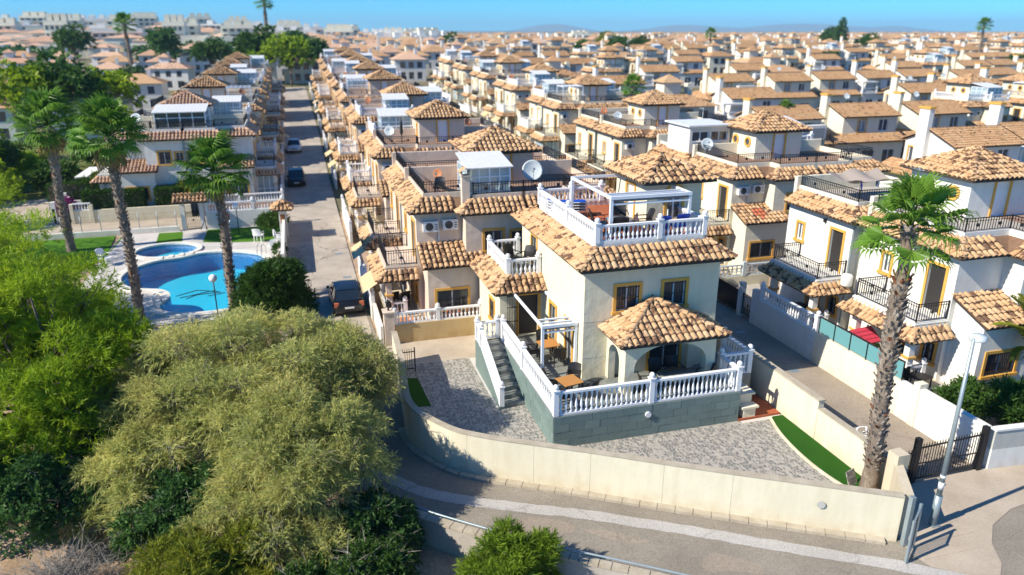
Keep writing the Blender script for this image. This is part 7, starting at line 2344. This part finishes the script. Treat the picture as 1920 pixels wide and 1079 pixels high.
# laundry and parasol
um = thing('closed_parasol', 'dark parasol standing on the shared roof terrace of the tan street-side villas', 'parasol', (7.6, 57.5, 6.7))
m = MB(); m.path([(0, 0, 0), (0, 0, 2.0)], .025, 5); part('pole', m, 'iron', um)
m = MB(); m.lathe([(.05, .7), (.13, .9), (.09, 1.6), (.02, 2.1)], 8); part('canopy', m, 'black_rattan', um)

# ---------------------------------------------------------------- the person on the porch
def person(loc, rz):
    p = thing('person', 'person in a teal shirt bending over on the porch of the tan villa', 'person', loc, rz)
    J = {'pel': (0, 0, .9), 'wa': (0, -.12, 1.08), 'ch': (0, -.32, 1.24), 'nk': (0, -.47, 1.32), 'hd': (0, -.58, 1.38), 'hl': (-.11, 0, .86), 'kl': (-.12, -.05, .47), 'al': (-.12, 0, .09), 'tl': (-.13, -.15, .04),
         'hr': (.11, 0, .86), 'kr': (.12, -.03, .47), 'ar': (.12, .04, .09), 'tr': (.13, -.11, .04), 'sl': (-.2, -.36, 1.25), 'el': (-.25, -.48, .99), 'wl': (-.2, -.66, .86), 'sr': (.2, -.36, 1.25), 'er': (.25, -.46, .98), 'wr': (.18, -.62, .84)}
    E_ = ['pel wa', 'wa ch', 'ch nk', 'nk hd', 'pel hl', 'hl kl', 'kl al', 'al tl', 'pel hr', 'hr kr', 'kr ar', 'ar tr', 'ch sl', 'sl el', 'el wl', 'ch sr', 'sr er', 'er wr']
    Rr = {'pel': .15, 'wa': .14, 'ch': .16, 'nk': .06, 'hd': .11, 'hl': .1, 'kl': .065, 'al': .045, 'tl': .04, 'hr': .1, 'kr': .065, 'ar': .045, 'tr': .04, 'sl': .065, 'el': .048, 'wl': .035, 'sr': .065, 'er': .048, 'wr': .035}
    def skin(keys, edges, name, mat, grow=0.0):
        me = bpy.data.meshes.new(name); ks = list(keys)
        me.from_pydata([J[k] for k in ks], [tuple(ks.index(q) for q in e.split()) for e in edges], [])
        o = link(name, me, p)
        md = o.modifiers.new('skin', 'SKIN'); o.modifiers.new('sub', 'SUBSURF').levels = 2
        o.modifiers['sub'].render_levels = 2
        for i, k in enumerate(ks): me.skin_vertices[0].data[i].radius = (Rr[k] + grow, Rr[k] + grow)
        me.skin_vertices[0].data[0].use_root = True
        me.materials.append(M[mat])
        return o
    M['skin'] = plain('skin', (0.55, 0.32, 0.22), 0.6); M['teal'] = plain('teal_cotton', (0.06, 0.36, 0.36), 0.9); M['hair'] = plain('dark_hair', (0.05, 0.03, 0.02), 0.7)
    skin(J.keys(), E_, 'body', 'skin')
    skin(['wa', 'ch', 'sl', 'el', 'sr', 'er', 'pel'], ['wa ch', 'ch sl', 'sl el', 'ch sr', 'sr er', 'pel wa'], 'shirt', 'teal', .02)
    skin(['pel', 'hl', 'kl', 'al', 'hr', 'kr', 'ar'], ['pel hl', 'hl kl', 'kl al', 'pel hr', 'hr kr', 'kr ar'], 'trousers', 'greyfab', .018)
    m = MB(); m.ball((0, -.56, 1.43), .115, 10); part('hair', m, 'hair', p)
    for h_ in ('wl', 'wr'):
        for k in range(5):
            b = Vector(J[h_]); m2 = MB(); dx = -.03 + .015 * k
            m2.path([tuple(b), tuple(b + Vector((dx, -.06, -.05))), tuple(b + Vector((dx * 1.3, -.08 - .01 * (2 - abs(2 - k)), -.10)))], .01, 5, .007); part('finger', m2, 'skin', p)
person((5.0, 40.3, .552), -70)

# ---------------------------------------------------------------- air
hz = MB(); hz.box(-3600, -60, -9, 12000, 13500, 175)
ho = link('haze', hz.mesh('haze', None)); ho['kind'] = 'stuff'
ht = NT('haze_air')
pv = ht.n('VolumePrincipled'); pv.inputs['Color'].default_value = (0.45, 0.76, 1.0, 1); pv.inputs['Density'].default_value = 0.00012
pv.inputs['Anisotropy'].default_value = 0.0
ht.l(pv.outputs[0], ht.o.inputs['Volume'])
ho.data.materials.append(ht.m)

# the gardens at the left edge
m = MB(); gx = [-62, -50, -40, -30, -19.9]; gy = [76.5, 84, 92, 101, 111]
m.add([(x, y, tz(x, y) - .02) for y in gy for x in gx], [(j * 5 + i, j * 5 + i + 1, (j + 1) * 5 + i + 1, (j + 1) * 5 + i) for j in range(4) for i in range(4)])
struct('garden_ground', m, 'scrub')
struct('side_path', MB().poly([(-48, 62, -.03), (-20.6, 62, -.03), (-19.6, 67, -.03), (-19.8, 84, .3), (-24, 96, .5), (-32, 96, .5), (-60, 78, .2)]), 'pave')
w = thing('garden_wall', 'white garden wall with posts along the pale side path left of the pool villa', 'wall', (-20, 67, 0))
m = MB(); m.add([(0, 0, -.2), (.2, 0, -.2), (.2, 18, .2), (0, 18, .2), (0, 0, 1.2), (.2, 0, 1.2), (.2, 18, 1.5), (0, 18, 1.5)], [(4, 5, 6, 7), (0, 1, 5, 4), (1, 2, 6, 5), (2, 3, 7, 6), (3, 0, 4, 7)]); part('wall', m, 'white', w)
for k in range(6):
    m = MB(); m.box(-.08, k * 3.4, -.2, .28, k * 3.4 + .36, 1.75 + .06 * k); part('wall_post', m, 'white', w)
cp = thing('carport', 'flat white carport roof on thin posts beside the pool villa garden', 'carport', (-18.2, 76, .2))
m = MB(); m.box(-1.4, -2.6, 2.3, 1.6, 2.8, 2.45); part('roof', m, 'white', cp)
for x in (-1.3, 1.5):
    for y in (-2.5, 2.7): m = MB(); m.box(x - .06, y - .06, -.3, x + .06, y + .06, 2.3); part('post', m, 'white', cp)
w = thing('hedge_wall', 'white front wall of the pool villa garden at the left', 'wall', (-17, 71.2, 0))
m = MB(); m.box(-2.9, -.1, -.1, 1.6, .1, 1.0); part('wall', m, 'white', w)
tree('garden_shrub', 'two-lobed green shrub beside the white carport', 'shrub', (-17.6, 73.2, 0), plumes((-17.6, 73.2, 1.3), (1.6, 1.2, 1.3), 14, 91, .4), 'broad', 6000, None, .06, 91, 'limeleaf')
tree('wild_shrubs', 'rounded wild green shrub at the left edge of the pale side path', 'shrub', (-29.5, 77, 0), plumes((-29.5, 77, 1.3), (4.2, 3.6, 2.2), 24, 92, .35), 'coarse', 5000, None, .1, 92, 'pine')
tree('wild_shrubs', 'wide wild green shrub at the far left beyond the leftmost palm', 'shrub', (-34, 90, 0), plumes((-34, 90, 1.6), (6, 4.5, 2.6), 26, 93, .35), 'coarse', 6000, None, .1, 93, 'midleaf')

for k, (x, y, lab) in enumerate(((-23, 80, 'rounded green shrub nearest the white garden wall at the left'), (-26, 86, 'rounded green shrub second from the white garden wall at the left'), (-22.5, 93, 'small rounded green shrub beyond the carport at the left'))):
    tree('garden_shrub', lab, 'shrub', (x, y, tz(x, y)), plumes((x, y, 1.0 + tz(x, y)), (2.0, 1.7, 1.4), 14, 120 + k, .38), 'coarse', 2600, None, .08, 120 + k, ['midleaf', 'pine', 'darkleaf'][k])
def antenna(label, x, y, z, h):
    t = thing('tv_antenna', label, 'antenna', (x, y, z))
    m = MB(); m.path([(0, 0, 0), (0, 0, h)], .022, 5); part('mast', m, 'galv', t)
    m = MB(); m.path([(-.1, -.4, h - .1), (.1, .5, h - .1)], .012, 4)
    for q in range(6): m.path([(-.1 + .04 * q - .22, -.35 + .16 * q, h - .1), (-.1 + .04 * q + .22, -.4 + .16 * q, h - .1)], .008, 3)
    part('aerial', m, 'galv', t)
for a in (('thin television aerial on the terrace of the tan villa with the glazed roof room', 10.6, 41.5, 6.7, 2.6), ('thin television aerial on the roof terrace behind the white roof room', 29.8, 51.2, 6.7, 2.8), ('thin television aerial on the terrace of the bright white villa', 27.2, 27.2, 6.7, 2.4), ('thin television aerial on the pool villa roof', -12.6, 74.2, 6.8, 2.4)):
    antenna(*a)
